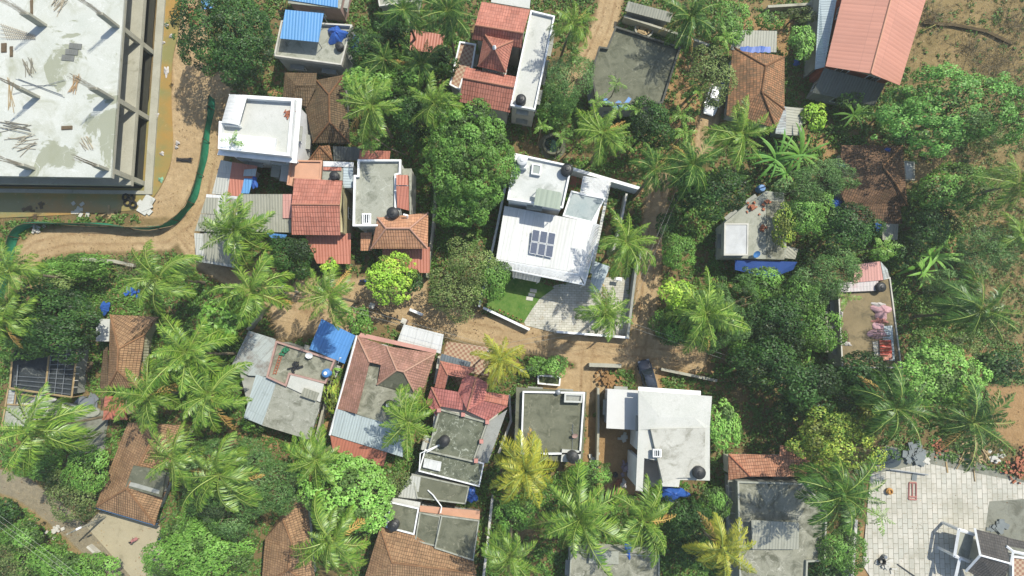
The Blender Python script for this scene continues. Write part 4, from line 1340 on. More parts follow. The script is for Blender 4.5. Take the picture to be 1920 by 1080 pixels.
def B16():
    z = 3.4
    r = house('narrow_terrace_house', 'narrow house whose brown terrace is littered with cloths and tin sheets', [(1620, 600)], z)
    terrace(r, [(1570, 540), (1668, 520), (1690, 690), (1578, 690)], z, m_grey, c_brown, .15, m_offw, .15)
    roof(r, [(1603, 496, z + 1.0), (1650, 490, z + 1.0), (1656, 525, z + .7), (1600, 530, z + .7)], [(0, 1, 2, 3)], s_pink)
    roof(r, [(1651, 490, z + .9), (1664, 505, z + .8), (1668, 520, z + .7), (1657, 525, z + .7)], [(0, 1, 2, 3)], s_rusty)
    roof(r, [(1570, 531, z + .6), (1647, 525, z + .6), (1645, 545, z + .5), (1572, 548, z + .5)], [(0, 1, 2, 3)], sheet('pinkish_white_sheet', S(232, 224, 220), S(206, 150, 150), .45, .4, 3))
    terrace(r, [(1548, 584), (1552, 584), (1553, 660), (1548, 660)], 2.5, m_grey, c_raw, 0, over=.02, win=False)
    mb = MB()
    for k in range(9): mb.tube([P(1551 + k * 3, 611, 2.6), P(1551 + k * 3, 616, 2.6)], .04, 4)
    mb.tube([P(1549, 613, 2.6), P(1577, 613, 2.6)], .04, 4)
    mb.build('ladder_rail', m_offw, r)
    tank(1655, 538, z, 'black water tank beside the pink sheet roof on the littered terrace', .6, 1.1)
    tarp(1652, 584, z, 17, 15, .6, 'pile of pink and white cloths on the right of the littered terrace', plain('pink_cloth', S(236, 190, 194), .9, .1, .3), 31, 'cloth_pile', 'cloths')
    tarp(1646, 572, z, 12, 6, .3, 'white cloth heap at the top of the pile on the littered terrace', plain('white_cloth', S(232, 226, 220), .9, .1, .3), 32, 'cloth_pile', 'cloths')
    tarp(1650, 601, z, 14, 6, .3, 'reddish white cloth heap in the middle of the littered terrace', plain('salmon_cloth', S(214, 150, 138), .9, .1, .4), 33, 'cloth_pile', 'cloths')
    tarp(1646, 622, z, 17, 16, .35, 'pink sheet laid over boards on the littered terrace', plain('pink_cloth', S(222, 176, 180)), 34, 'cloth_pile', 'cloths')
    tarp(1588, 645, z, 8, 4, .2, 'single white cloth lying alone near the lower left of the littered terrace', plain('white_cloth', S(232, 226, 220)), 35, 'cloth', 'cloth')
    tarp(1576, 588, z, 4, 8, .25, 'pale cloth by the left parapet of the littered terrace', plain('white_cloth', S(232, 226, 220)), 36, 'cloth', 'cloth')
    tarp(1585, 630, z, 8, 10, .15, 'heap of dry brown husks on the littered terrace', m_dwood, 37, 'husk_heap', 'husks')
    def loose(q, zz, mat, lb):
        mb = MB(); mb.shell([P(a, b, zz + .04 * i) for i, (a, b) in enumerate(q)], [(0, 1, 2, 3)], .04)
        tag(mb.build('tin_sheet', mat), lb, 'tin sheet')
    loose([(1655, 612), (1673, 610), (1678, 676), (1656, 676)], z + .12, s_pale, 'long pale tin sheet lying along the right of the littered terrace')
    loose([(1649, 638), (1671, 637), (1673, 665), (1651, 668)], z + .32, sheet('bright_red_sheet', S(206, 74, 52), S(180, 60, 44), .2, .4, 6), 'bright red tin sheet on top of the pale ones on the littered terrace')
    loose([(1636, 640), (1650, 639), (1652, 672), (1640, 672)], z + .08, s_asbw, 'grey white tin sheet left of the bright red one')
    loose([(1655, 668), (1672, 664), (1674, 674), (1657, 676)], z + .42, s_red, 'small dull red tin sheet at the lower end of the littered terrace')
    mb = MB()
    R = random.Random(4)
    for k in range(12):
        y = 618 + k * 4.6
        mb.tube([P(1634 + R.uniform(-2, 3), y, z + .5), P(1668 + R.uniform(-4, 4), y + R.uniform(-3, 3), z + .55)], .035, 4)
    tag(mb.build('stick_bundle', m_dwood), 'thin dark sticks weighing down the sheets on the littered terrace', 'sticks')


B16()


def B17():
    z = 3.0
    r = house('unroofed_shed', 'dark sheeted shed under an open metal and timber frame at the left edge', [(80, 690)], z)
    Q = [(24, 655), (147, 640), (134, 745), (18, 728)]
    walls(r, Q, z - .3, m_grey, .3, win=False)
    roof(r, [(24, 655, z - .15), (147, 640, z - .15), (134, 745, z - .2), (18, 728, z - .2)], [(0, 1, 2, 3)], concrete('dark_wet_deck', S(58, 66, 72), S(76, 82, 84), S(40, 46, 50), .4, S(150, 152, 144), .3, 1.2), .1)
    f = lambda u, v: P(Q[0][0] + (Q[1][0] - Q[0][0]) * u + (Q[3][0] - Q[0][0]) * v * (1 - u) + (Q[2][0] - Q[1][0]) * v * u,
                       Q[0][1] + (Q[1][1] - Q[0][1]) * u + (Q[3][1] - Q[0][1]) * v * (1 - u) + (Q[2][1] - Q[1][1]) * v * u, z + .3)
    mb = MB()
    for u in (.6, .72, .84): mb.tube([f(u, .02), f(u, .98)], .035, 4)
    for k in range(11): mb.tube([f(.58, .05 + k * .09), f(.97, .05 + k * .09)], .03, 4)
    for k in range(3): mb.tube([f(.06, .68 + k * .1), f(.56, .68 + k * .1)], .03, 4)
    mb.tube([f(.1, .4), f(.1, .95)], .06, 4)
    mb.build('metal_grid', m_steel, r)
    mb = MB()
    for a, b in ((f(0, 0), f(0, 1)), (f(1, 0), f(1, 1)), (f(.57, .1), f(.57, 1)), (f(0, 1), f(1, 1)), (f(0, .0), f(1, .0))):
        mb.tube([a, b], .11, 4)
    mb.build('timber_beam', m_wood, r)
    posts(r, [f(0, 0), f(1, 0), f(0, 1), f(1, 1)], m_wood, .07)
    mb = MB()
    for k in range(7):
        a = f(1, .1 + .12 * k)
        mb.tube([a, a + Vector((.55, .02, 0))], .04, 4)
    mb.build('rafter_end', m_offw, r)
    r = house('broken_shed', 'half ruined shed with patchy flat panels next to the open frame shed', [(50, 770)], 2.4)
    walls(r, [(16, 732), (100, 748), (80, 805), (4, 800)], 2.2, m_offw, .2, win=False)
    roof(r, [(32, 738, 2.3), (66, 742, 2.3), (64, 756, 2.2), (30, 754, 2.2)], [(0, 1, 2, 3)], s_dark)
    roof(r, [(14, 760, 2.4), (72, 762, 2.4), (66, 800, 2.3), (4, 798, 2.3)], [(0, 1, 2, 3)], c_grey, .12)
    roof(r, [(15, 731, 2.4), (28, 733, 2.4), (24, 757, 2.4), (13, 757, 2.4)], [(0, 1, 2, 3)], s_rusty)
    mb = MB()
    for a, b in (((15, 729), (3, 800)), ((30, 732), (27, 757)), ((14, 758), (74, 762)), ((30, 738), (68, 744))):
        mb.tube([P(*a, 2.55), P(*b, 2.55)], .09, 4)
    mb.build('timber_beam', m_wood, r)
    tarp(80, 748, 2.3, 20, 9, .3, 'torn white plastic sheet draped on the ruined shed', plain('white_cloth', S(232, 226, 220)), 41)
    c = P(167, 773, .5)
    mb = MB(); mb.lathe((c.x, c.y, .0), [(1.15, 0), (1.15, .3), (1.1, .34), (.2, .36)], 26)
    o = mb.build('round_slab', c_grey); o.scale = (1, .55, 1)
    tag(o, 'round pale concrete slab lying below the stacked panels', 'slab')
    c = P(129, 762, .6)
    t = empty('window_frame', (c.x, c.y, 0), 'white rectangular trough with green inside beside the round slab', 'trough')
    p = PX([(118, 754), (143, 760), (139, 770), (115, 764)], .6)
    mb = MB(); ring(mb, p, .16, 0, .6); mb.build('rim', m_offw, t)
    MB().prism([q[:2] for q in inset(p, .16)], .0, .4).build('soil', plain('mossy_soil', S(92, 104, 60)), t)
    heap(167, 752, 9, 1.3, (1.6, .8, .1), m_steel, 'stacked grey metal panels between the frame shed and the brown tiled roof', 'panel_stack', 'panels', seed=11)
    heap(160, 690, 12, 1.6, (1.5, .4, .12), m_dwood, 'loose grey boards in the gap beside the frame shed', 'board_pile', 'boards', seed=12)
    r = house('brown_tiled_house', 'narrow brown hip tiled house standing right of the open frame shed', [(235, 660)], 3)
    V = [(207, 590, 3.0), (298, 594, 3.0), (272, 627, 3.0), (256, 727, 2.9), (202, 727, 2.9), (222, 654, 4.7), (220, 694, 4.7)]
    roof(r, V, [(0, 1, 2, 5), (2, 3, 6, 5), (3, 4, 6), (4, 0, 5, 6)], t_brown, ridges=[(0, 5), (2, 5), (5, 6), (6, 3), (6, 4)])
    walls(r, [(210, 594), (290, 598), (268, 630), (252, 722), (205, 722)], 2.9, m_cream, .4)
    roof(r, [(272, 629, 2.8), (280, 640, 2.5), (276, 696, 2.5), (266, 697, 2.8)], [(0, 1, 2, 3)], sheet('green_grey_sheet', S(132, 130, 96), S(100, 100, 76), .4, .34, 3), .06)
    roof(r, [(201, 650, 2.9), (203, 727, 2.8), (189, 768, 2.4), (187, 720, 2.4), (194, 655, 2.5)], [(0, 1, 2, 3, 4)], t_dark)
    terrace(r, [(180, 598), (206, 598), (204, 640), (180, 640)], 2.6, m_offw, c_pale, 0, over=.1)
    tarp(198, 577, .6, 8, 12, .8, 'blue tarpaulin and red bucket heap behind the brown hip tiled house', seed=43)
    r = house('red_hut', 'tiny hut with bright red hipped roof between palms and brown roofs', [(215, 765)], 2.4)
    roof(r, [(196, 742, 2.6), (232, 745, 2.6), (238, 787, 2.3), (193, 787, 2.3), (218, 752, 3.3)], [(0, 1, 4), (1, 2, 4), (2, 3, 4), (3, 0, 4)], sheet('fresh_red_sheet', S(220, 138, 112), S(196, 116, 92), .2, .4, 6), ridges=[(3, 4), (2, 4)])
    walls(r, [(198, 745), (231, 747), (234, 783), (197, 783)], 2.3, m_cream, .25)
    r = house('veranda_house', 'long brown tiled house with blue edged eave facing the concrete yard', [(270, 890)], 3.2)
    V = [(240, 792, 3.4), (300, 795, 4.9), (358, 798, 3.4), (299, 952, 3.2), (290, 984, 3.0), (178, 951, 3.0), (238, 916, 4.9)]
    roof(r, V, [(0, 1, 6, 5), (5, 6, 4), (1, 2, 3, 4, 6)], t_brown, ridges=[(1, 6), (6, 5), (6, 4)])
    roof(r, [(250, 873, 5.3), (311, 884, 5.3), (303, 933, 4.9), (235, 913, 4.9)], [(0, 1, 2, 3)], c_dark, .18, 'flat_hood')
    MB().prism([q[:2] for q in inset(PX([(252, 876), (308, 886), (300, 928), (238, 911)], 4.9), .1)], 3.4, 5.0).build('hood_wall', m_grey, r)
    walls(r, [(244, 797), (352, 802), (294, 950), (286, 972), (190, 945)], 3.0, m_offw, .5)
    a, b = P(178, 952, 2.95), P(290, 985, 2.95)
    d = (b - a).normalized(); nn = Vector((d.y, -d.x, 0))
    MB().prism([a[:2], b[:2], (b + nn * .06)[:2], (a + nn * .06)[:2]], 2.2, 2.95).build('eave_board', sheet('blue_eave_sheet', S(96, 130, 170), S(80, 110, 150), .2, .3, 6), r)
    posts(r, [P(182, 952, 2.9), P(286, 982, 2.9)], m_steel, .05)


B17()


def B20():
    r = house('grey_patchwork_house', 'large patchwork house of pale tin, grey cement and terrace roofs beside the blue canopy', [(540, 720)], 4)
    z = 4.0
    terrace(r, [(519, 639), (630, 675), (612, 719), (545, 702), (538, 724), (501, 707)], z, m_grey, c_stain, .35, m_pinkw, .2)
    roof(r, [(466, 620, 3.8), (517, 636, 3.9), (502, 706, 3.6), (466, 704, 3.5), (434, 686, 3.4)], [(0, 1, 2, 3, 4)], s_rusty)
    roof(r, [(480, 702, 3.75), (519, 714, 3.8), (491, 797, 3.3), (457, 783, 3.3)], [(0, 1, 2, 3)], s_pale)
    roof(r, [(545, 703, z + .3), (607, 720, z + .3), (600, 754, z + .15), (538, 725, z + .15)], [(0, 1, 2, 3)], c_pale, .2, 'stair_slab')
    roof(r, [(519, 715, 3.9), (600, 756, 3.9), (581, 825, 3.2), (491, 797.5, 3.2)], [(0, 1, 2, 3)], concrete('old_cement_sheet', S(198, 199, 186), S(182, 184, 170), S(126, 128, 112), .5, S(232, 232, 222), .42, .6), .1)
    roof(r, [(570, 727, z + .7), (599, 737, z + .7), (592, 752, z + .5), (563, 742, z + .5)], [(0, 1, 2, 3)], s_asb, .06, 'grille_cover')
    walls(r, [(468, 624), (517, 640), (625, 676), (578, 818), (462, 780), (440, 688)], 3.1, m_grey, .4)
    tank(610, 700, z, 'blue water tank with white lid on the patchwork house terrace', .5, 1.0, m_bluep, m_white)
    dish(579, 666, z, 'white satellite dish at the parapet of the patchwork house')
    heap(556, 688, 10, .9, (.7, .2, .2), m_blackp, 'dark bags and a bicycle frame on the patchwork house terrace', 'junk_pile', 'junk', z=z, seed=14)
    heap(536, 656, 8, .6, (.5, .2, .3), plain('green_plastic', S(60, 140, 100)), 'green plastic crates at the corner of the patchwork house terrace', 'crate_pile', 'crates', z=z, seed=15)
    mb = MB()
    for k in range(2): mb.tube([P(526 + 5 * k, 660, z + .1), P(512 + 5 * k, 702, z + .1)], .06, 4)
    for k in range(9): mb.tube([P(526 - 1.6 * k, 660 + 5 * k, z + .12), P(531 - 1.6 * k, 660 + 5 * k, z + .12)], .04, 4)
    tag(mb.build('ladder', m_terra), 'red and white ladder lying along the left parapet of the patchwork house terrace', 'ladder')
    pipe_run([(634, 681, 3.4), (637, 671, 4.3), (640, 671, 4.3)], 'bent white pipe at the corner of the blue canopy', .05)
    canopy('deep blue corrugated canopy under the palm in the sandy yard', [(603, 598), (666, 629), (646, 682), (580, 654)], (3.6, 3.6, 3.2, 3.2), s_blue)
    wall_run([(463, 618), (480, 598), (490, 575)], 1.5, .18, c_raw, 'short grey yard wall at the top corner of the patchwork house')
    wall_run([(625, 690), (600, 790), (590, 830)], 1.6, .2, c_raw, 'grey dividing wall right of the patchwork house')


B20()


def B22():
    r = house('pink_tiled_house', 'weathered pink brown tiled house with grey valley terrace and pale blue sheets', [(720, 720)], 4.5)
    z = 4.3
    walls(r, [(670, 632), (815, 664), (782, 736), (755, 850), (625, 812)], 3.6, m_offw, .45)
    A, B_, C_, D_ = (670, 630, 3.9), (693, 679, 5.2), (669, 776, 5.0), (632, 766, 3.8)
    roof(r, [A, B_, C_, D_], [(0, 1, 2, 3)], t_pinkold)
    V = [(670, 630, 3.9), (725, 649, 4.6), (817, 663, 3.9), (757, 697, 6.0), (744, 694, 6.0), (714, 684, 5.0), (693, 679, 5.2), (707, 721, 4.4), (779, 739, 4.4), (797, 724, 3.9)]
    roof(r, V, [(0, 1, 4, 5, 6), (1, 2, 3, 4), (5, 4, 7), (2, 9, 8, 3)], t_pinkold, ridges=[(0, 6), (1, 4), (4, 3), (3, 2), (4, 7), (3, 8)], rmat=plain('pink_ridge', S(212, 168, 144)))
    roof(r, [(744, 694.5, 5.95), (757, 697.5, 5.95), (779, 739.5, 4.35), (707, 721.5, 4.35)], [(0, 1, 2, 3)], c_dark, .15, 'cement_slope')
    terrace(r, [(693, 680), (713, 685), (706, 722), (779, 741), (768, 803), (716, 791), (669, 777)], 4.2, m_grey, c_stain, 0, over=.1, win=False)
    roof(r, [(632, 767, 4.1), (716, 791, 4.1), (756, 802, 4.1), (755, 857, 3.5), (619, 815, 3.5)], [(0, 1, 2, 3, 4)], s_pale)
    roof(r, [(619, 816, 3.3), (726, 848, 3.3), (719, 875, 2.8), (624, 845, 2.8)], [(0, 1, 2, 3)], s_red, .08, 'red_sheet')
    pk = [(257 / 3.274 + 600, 112 / 3.274 + 590), (817, 655)]
    mb = MB()
    a, b = P(677, 624, 3.75), P(819, 656, 3.75)
    a2, b2 = P(671, 631, 3.85), P(817, 663, 3.85)
    mb.shell([a, b, b2, a2], [(0, 1, 2, 3)], .1)
    mb.build('front_eave', plain('pink_eave', S(222, 170, 156), .85, .1, .25), r)
    mb = MB(); mb.tube([P(669, 629, 4.0), P(618, 816, 3.7)], .12, 4); mb.build('gutter', m_white, r)
    tank(727, 760, 4.2, 'black water tank with white lid partly behind the palm on the pink tiled house', .55, 1.0, None, m_white)
    canopy('plain white sheet roof beside the gate and the lane', [(757, 608), (832, 627), (826, 663), (745, 640)], (3.2, 3.2, 2.9, 2.9), s_white, 'white_carport', 'carport')
    r = house('red_courtyard_house', 'red tiled house around a little courtyard with a streaked dark terrace below', [(870, 780)], 4.5)
    roof(r, [(826, 677, 3.9), (893, 691, 3.9), (869, 709, 4.6), (840, 703, 4.6), (834, 729, 4.6), (815, 726, 3.9)], [(0, 1, 2, 3), (0, 3, 4, 5)], t_red, ridges=[(0, 3)])
    roof(r, [(870, 701, 4.2), (893, 707, 5.6), (876, 770, 5.6), (859, 734, 4.2), (915, 718, 4.2), (908, 752, 4.2)], [(0, 1, 2, 3), (1, 4, 5, 2)], t_pinkred, ridges=[(1, 2)])
    roof(r, [(809, 726, 5.4), (859, 735, 5.4), (874, 770, 4.4), (826, 762, 4.4), (818, 780, 4.0), (799, 755, 4.0)], [(0, 1, 2, 3), (0, 3, 4, 5)], t_pinkred, ridges=[(0, 3)])
    roof(r, [(906, 752, 5.4), (952, 762, 5.4), (915, 789, 4.4), (877, 771, 4.4)], [(0, 1, 2, 3)], t_pinkred)
    roof(r, [(911, 734, 3.9), (954, 741, 3.9), (951, 761, 4.2), (907, 751, 4.2)], [(0, 1, 2, 3)], t_red)
    roof(r, [(828, 663, 3.0), (883, 679, 3.0), (881, 689, 2.7), (825, 676, 2.7)], [(0, 1, 2, 3)], sheet('blue_grey_sheet', S(140, 152, 158), S(110, 120, 124), .3, .34, 4), .06, 'awning')
    z = 4.2
    terrace(r, [(824, 766), (915, 791), (888, 866), (802, 846)], z, m_offw, c_mould, .25, c_grey, .18)
    terrace(r, [(797, 842), (908, 868), (899, 912), (785, 883)], z - .3, m_offw, c_mould, .18, m_white, .14)
    roof(r, [(916, 791, 4.3), (951, 768, 4.3), (915, 868, 3.6), (889, 866, 3.6)], [(0, 1, 2, 3)], concrete('pale_cement_slope', S(190, 192, 186), S(172, 174, 168), S(130, 130, 122), .3), .1)
    roof(r, [(796, 815, 3.6), (821, 822, 3.6), (812, 848, 3.5), (789, 843, 3.5)], [(0, 1, 2, 3)], s_asbw)
    roof(r, [(796, 859, z + .35), (828, 866, z + .35), (825, 884, z + .25), (793, 876, z + .25)], [(0, 1, 2, 3)], s_white, .06, 'white_cover')
    walls(r, [(812, 728), (950, 750), (905, 880), (800, 850)], 3.6, m_offw, .4)
    walls(r, [(828, 680), (888, 692), (884, 700), (842, 704), (834, 728), (818, 725)], 3.6, m_offw, .15, win=False)
    mb = MB()
    for x, y in ((824, 768), (869, 776), (914, 790), (903, 826), (893, 862)):
        mb.box(P(x, y, z), .22, .22, z + .26, z + .7)
    mb.build('pillar_cap', plain('pink_caps', S(222, 158, 146)), r)
    tank(832, 829, z, 'dark water tank on the streaked terrace of the red courtyard house', .62, 1.3)
    pipe_run([(828, 832, z + .4), (806, 842, z + .5), (788, 850, z + .4), (786, 882, z + .3)], 'white water pipe running from the dark tank to the terrace corner', .07)
    pipe_run([(824, 835, z + .3), (800, 848, z + .4)], 'second white pipe close beside the first at the dark tank', .06)
    wall_run([(955, 742), (958, 790), (935, 850)], 1.6, .2, m_offw, 'pale wall right of the red courtyard house')
    wall_run([(823, 668), (815, 720)], 1.7, .18, m_offw, 'narrow pale wall between the pink tiled house and the red courtyard house')


B22()


def B25():
    z = 4.2
    r = house('square_terrace_house', 'square house with dark terrace inside a pale parapet, in the lower middle', [(1030, 790)], z)
    terrace(r, [(968, 726), (1100, 735), (1092, 868), (964, 860)], z - .35, m_offw, c_dark, 0, over=.5)
    terrace(r, [(980, 733), (1096, 735), (1088, 850), (976, 852)], z, m_offw, c_dark, .4, m_white, .18, z0=z - .35, over=.05, win=False)
    p = PX([(1059, 738), (1093, 739), (1091, 755), (1058, 754)], z + .9)
    MB().prism([q[:2] for q in p], z + .002, z + .6).build('stair_head', m_grey, r)
    mb = MB(); ring(mb, inset(p, -.02), .2, z + .5, z + .9); mb.build('stair_parapet', c_pale, r)
    MB().prism([q[:2] for q in PX([(1054, 843), (1090, 846), (1088, 868), (1052, 866)], z + .5)], z - .3, z + .4).build('tank_platform', c_pale, r)
    tank(1075, 859, z + .4, 'black water tank on its platform at the lower corner of the square terrace', .7, 1.2)
    tank(1047, 736, z, 'small grey tank on the top parapet of the square terrace', .3, .7, m_steel)
    dish(1078, 817, z, 'pinkish satellite dish lying on the square terrace', .35, m_pinkw)
    mb = MB(); mb.tube([P(1070, 806, z + .4), P(1084, 822, z + .5)], .03, 4); mb.tube([P(1074, 795, z + .1), P(1073, 845, z + .1)], .03, 4)
    tag(mb.build('washing_pole', m_steel), 'thin metal poles leaning across the square terrace', 'pole')
    r = house('white_concrete_house', 'big white concrete house with broad plain slab roof and white side porch', [(1265, 820)], 6)
    z = 6.0
    R_ = [(1197, 733), (1335, 743), (1331, 901), (1275, 900), (1273, 913), (1242, 912), (1234, 864), (1208, 859), (1205, 922), (1192, 920)]
    body = PX(R_, z)
    hull = inset(PX([(1197, 733), (1335, 743), (1331, 901), (1243, 910), (1235, 860), (1194, 857)], z), .45)
    MB().prism(hull, 0, z - .2).build('wall', m_white, r)
    windows(r, hull, 0, z)
    MB().prism(inset(PX([(1194, 858.5), (1208, 860), (1205, 921), (1192, 919)], z), .2), 0, z - .2).build('side_wall', m_white, r)
    roof(r, [(1197, 733, z), (1335, 743, z), (1331, 800, z + .02), (1302, 783, z + .28), (1238, 782, z + .28), (1197, 806, z + .02), (1322, 803, z + .24), (1220, 805, z + .24)],
         [(0, 1, 3, 4), (1, 2, 6, 3), (0, 4, 7, 5), (4, 3, 6, 7)], c_pale, .18, 'roof_slab')
    roof(r, [(1197, 806, z), (1331, 800, z), (1331, 901, z), (1275, 900, z), (1273, 913, z), (1242, 912, z), (1234, 864, z), (1208, 859, z), (1205, 922, z), (1192, 920, z)], [(0, 1, 2, 3, 4, 5, 6, 7, 8, 9)], c_pale, .18, 'roof_slab')
    MB().prism([q[:2] for q in PX([(1220, 805), (1322, 803), (1322, 895), (1272, 896), (1243, 905)], z + .5)], z + .005, z + .5).build('raised_roof', concrete('stained_pale_slab', S(230, 229, 219), S(214, 213, 202), S(158, 157, 142), .5), r)
    p = PX([(1224, 842), (1240, 842), (1240, 857), (1224, 857)], z + .7)
    sk = MB(); ring(sk, p, .12, z + .505, z + .8)
    for k in (1, 2, 3):
        sk.tube([p[0].lerp(p[1], k / 4) + Vector((0, 0, .08)), p[3].lerp(p[2], k / 4) + Vector((0, 0, .08))], .05, 4)
    so = sk.build('skylight', m_white, r)
    MB().prism([q[:2] for q in inset(p, .13)], z + .51, z + .6).build('pane', m_glass, so)
    terrace(r, [(1206, 862), (1236, 866), (1240, 908), (1207, 918)], 3.3, m_white, plain('sit_out_floor', S(176, 168, 158)), 0, over=.02, win=False, slab='balcony_floor')
    terrace(r, [(1139, 729), (1197, 732), (1192, 806), (1137, 803)], 3.6, m_white, plain('white_porch_roof', S(240, 240, 236), .7, .2, .05), 0, over=.3)
    roof(r, [(1197, 725, z - .4), (1314, 733, z - .4), (1314, 742, z - .4), (1197, 733, z - .4)], [(0, 1, 2, 3)], m_white, .12, 'front_sunshade')
    tank(1313, 888, z, 'black water tank at the lower right corner of the white concrete house', .72, 1.3)
    tarp(1262, 925, 1.2, 26, 13, .8, 'wide blue tarpaulin over a store behind the white concrete house', seed=51)
    heap(1172, 876, 16, .9, (.4, .3, .25), plain('mixed_cloth', S(190, 170, 180), .9, .1, .6), 'heap of washing on the orange yard left of the white concrete house', 'washing_heap', 'washing', seed=52)
    tarp(1169, 907, .3, 6, 8, .4, 'white sack beside the round pots on the orange yard', plain('white_cloth', S(232, 226, 220)), 53, 'sack', 'sack')
    for k, (x, y) in enumerate(((1160, 902), (1154, 909), (1153, 889))):
        c = P(x, y, 0); t = empty('clay_pot', c, ['round clay pot nearest the white sack on the orange yard', 'lower round clay pot on the orange yard', 'dark clay pot furthest up the orange yard'][k], 'pot', 'clay pots on the orange yard')
        MB().lathe(c, [(.2, 0), (.34, .2), (.34, .35), (.25, .45), (.28, .5), (.2, .5), (.16, .3)], 14).build('pot_body', m_terra if k < 2 else m_iron, t)
    heap(1170, 820, 8, .7, (.6, .35, .3), m_offw, 'pale stools and basins in the shade by the white side porch', 'basin_heap', 'basins', seed=54)
    for k in range(4):
        c = P(1117 + k, 856 + 7 * k, .2)
    heap(1113, 862, 12, .8, (.5, .3, .3), m_offw, 'white crates stacked by the wall right of the square terrace', 'crate_stack', 'crates', seed=55)
    wall_run([(1122, 728), (1122, 800), (1120, 880)], 1.5, .2, c_raw, 'grey wall between the square terrace and the orange yard')
    wall_run([(975, 695), (1010, 690)], 1.2, .3, c_raw, 'short old stone wall left of the white planter')
    wall_run([(1105, 684), (1165, 686)], 1.2, .35, c_raw, 'old stone wall stub beside the parked dark car')
    wall_run([(1240, 692), (1345, 714)], 1.1, .25, c_raw, 'old grey wall along the junction right of the dark car')
    r = house('planter', 'white raised planter box with a flowering bush above the square terrace', [(1030, 715)], 1, 'planter')
    p = PX([(1008, 702), (1052, 706), (1050, 724), (1008, 720)], .8)
    mb = MB(); ring(mb, p, .18, 0, .8); mb.build('box', m_white, r)
    MB().prism([q[:2] for q in inset(p, .18)], 0, .6).build('soil', plain('mossy_soil', S(92, 104, 60)), r)
    # stone heap
    heap(1140, 712, 90, 1.9, (.35, .28, .2), plain('laterite', S(176, 138, 94), .9, .1, .4), 'heap of brown laterite stones by the drive opposite the dark car', 'stone_heap', 'stones', seed=56)


B25()


def B27():
    r = house('orange_terrace_house', 'house with mossy orange tiles above a stained grey terrace, lower right', [(1450, 960)], 4)
    V = [(1366, 851, 3.6), (1462, 853, 3.9), (1463, 834, 3.9), (1524, 850, 3.8), (1512, 894, 4.6), (1407, 893, 4.6), (1366, 900, 3.4)]
    roof(r, V, [(0, 1, 4, 5), (1, 2, 3, 4), (0, 5, 6)], tiles('mossy_orange_tiles', S(228, 170, 136), S(204, 142, 110), S(150, 118, 88), .35, .38, .27), ridges=[(0, 5)])
    z = 4.4
    terrace(r, [(1381, 901), (1512, 905), (1548, 960), (1545, 1050), (1512, 1052), (1510, 1100), (1385, 1100)], z, m_grey, c_stain, .35, c_grey, .2)
    roof(r, [(1409, 975, z + 1.2), (1498, 980, z + 1.2), (1498, 1030, z + .8), (1411, 1030, z + .8)], [(0, 1, 2, 3)], s_asb, .06, 'stair_sheet')
    MB().prism([q[:2] for q in inset(PX([(1410, 977), (1497, 981), (1497, 1028), (1412, 1028)], z + .8), .15)], z + .002, z + .7).build('stair_wall', m_grey, r)
    walls(r, [(1370, 856), (1515, 858), (1508, 900), (1370, 898)], 3.4, m_offw, .3)
    mb = MB()
    for k in range(5): mb.tube([P(1366, 902 + 20 * k, 3.2), P(1382, 903 + 20 * k, 3.2)], .07, 4)
    for x in (1366, 1381): mb.tube([P(x, 900, 3.2), P(x, 985, 3.2)], .08, 4)
    mb.build('beam_frame', c_raw, r)
    r = house('slate_roofed_house', 'white trimmed house with dark slate tile roofs in the bottom right corner', [(1870, 1050)], 7)
    z = 3.2
    roof(r, [(1828, 992, z), (1888, 1007, z), (1892, 1056, z + 1.5), (1838, 1041, z + 1.5), (1813, 1070, z - .1), (1880, 1110, z)], [(0, 1, 2, 3), (3, 2, 5, 4)], t_slate, ridges=[(3, 2)], rmat=m_white)
    roof(r, [(1889, 1008, z), (1950, 1022, z), (1950, 1035, z + .6), (1890, 1024, z + .6)], [(0, 1, 2, 3)], t_slate)
    mb = MB()
    for a, b in (((1828, 991, z + .1), (1838, 1041, z + 1.6)), ((1838, 1041, z + 1.6), (1811, 1071, z + .05)), ((1887, 1024, z + .7), (1900, 1034, z + .8)), ((1900, 1034, z + .8), (1895, 1060, z + 1)), ((1900, 1034, z + .8), (1950, 1045, z + .8))):
        MB().tube([P(*a), P(*b)], .16, 4).build('white_trim', m_white, r)
    walls(r, [(1830, 994), (1950, 1022), (1950, 1120), (1815, 1074)], z - .2, m_grey, 1.5)
    terrace(r, [(1893, 1040), (1950, 1046), (1950, 1120), (1893, 1120)], z + .2, m_white, m_checker, .4, m_white, .2, z0=z - .3, win=False)
    mb = MB()
    for a, b in (((1798, 993), (1827, 1002)), ((1798, 993), (1790, 1042)), ((1790, 1042), (1818, 1053)), ((1800, 1046), (1788, 1100))):
        mb.tube([P(*a, 2.75), P(*b, 2.75)], .2, 4)
    mb.build('porch_beam', m_white, r)
    posts(r, [P(1798, 993, 2.75), P(1790, 1042, 2.75)], m_white, .2, 'porch_column')
    roof(r, [(1800, 998, 2.65), (1826, 1005, 2.65), (1816, 1048, 2.65), (1794, 1041, 2.65)], [(0, 1, 2, 3)], c_grey, .12, 'porch_roof')
    wall_run([(1606, 975), (1602, 1030), (1598, 1095)], 1.9, .25, m_offw, 'tall pale wall along the left of the paved courtyard')
    wall_run([(1548, 985), (1546, 1050)], 1.2, .2, c_raw, 'stub wall beside the stained grey terrace lower right')


B27()


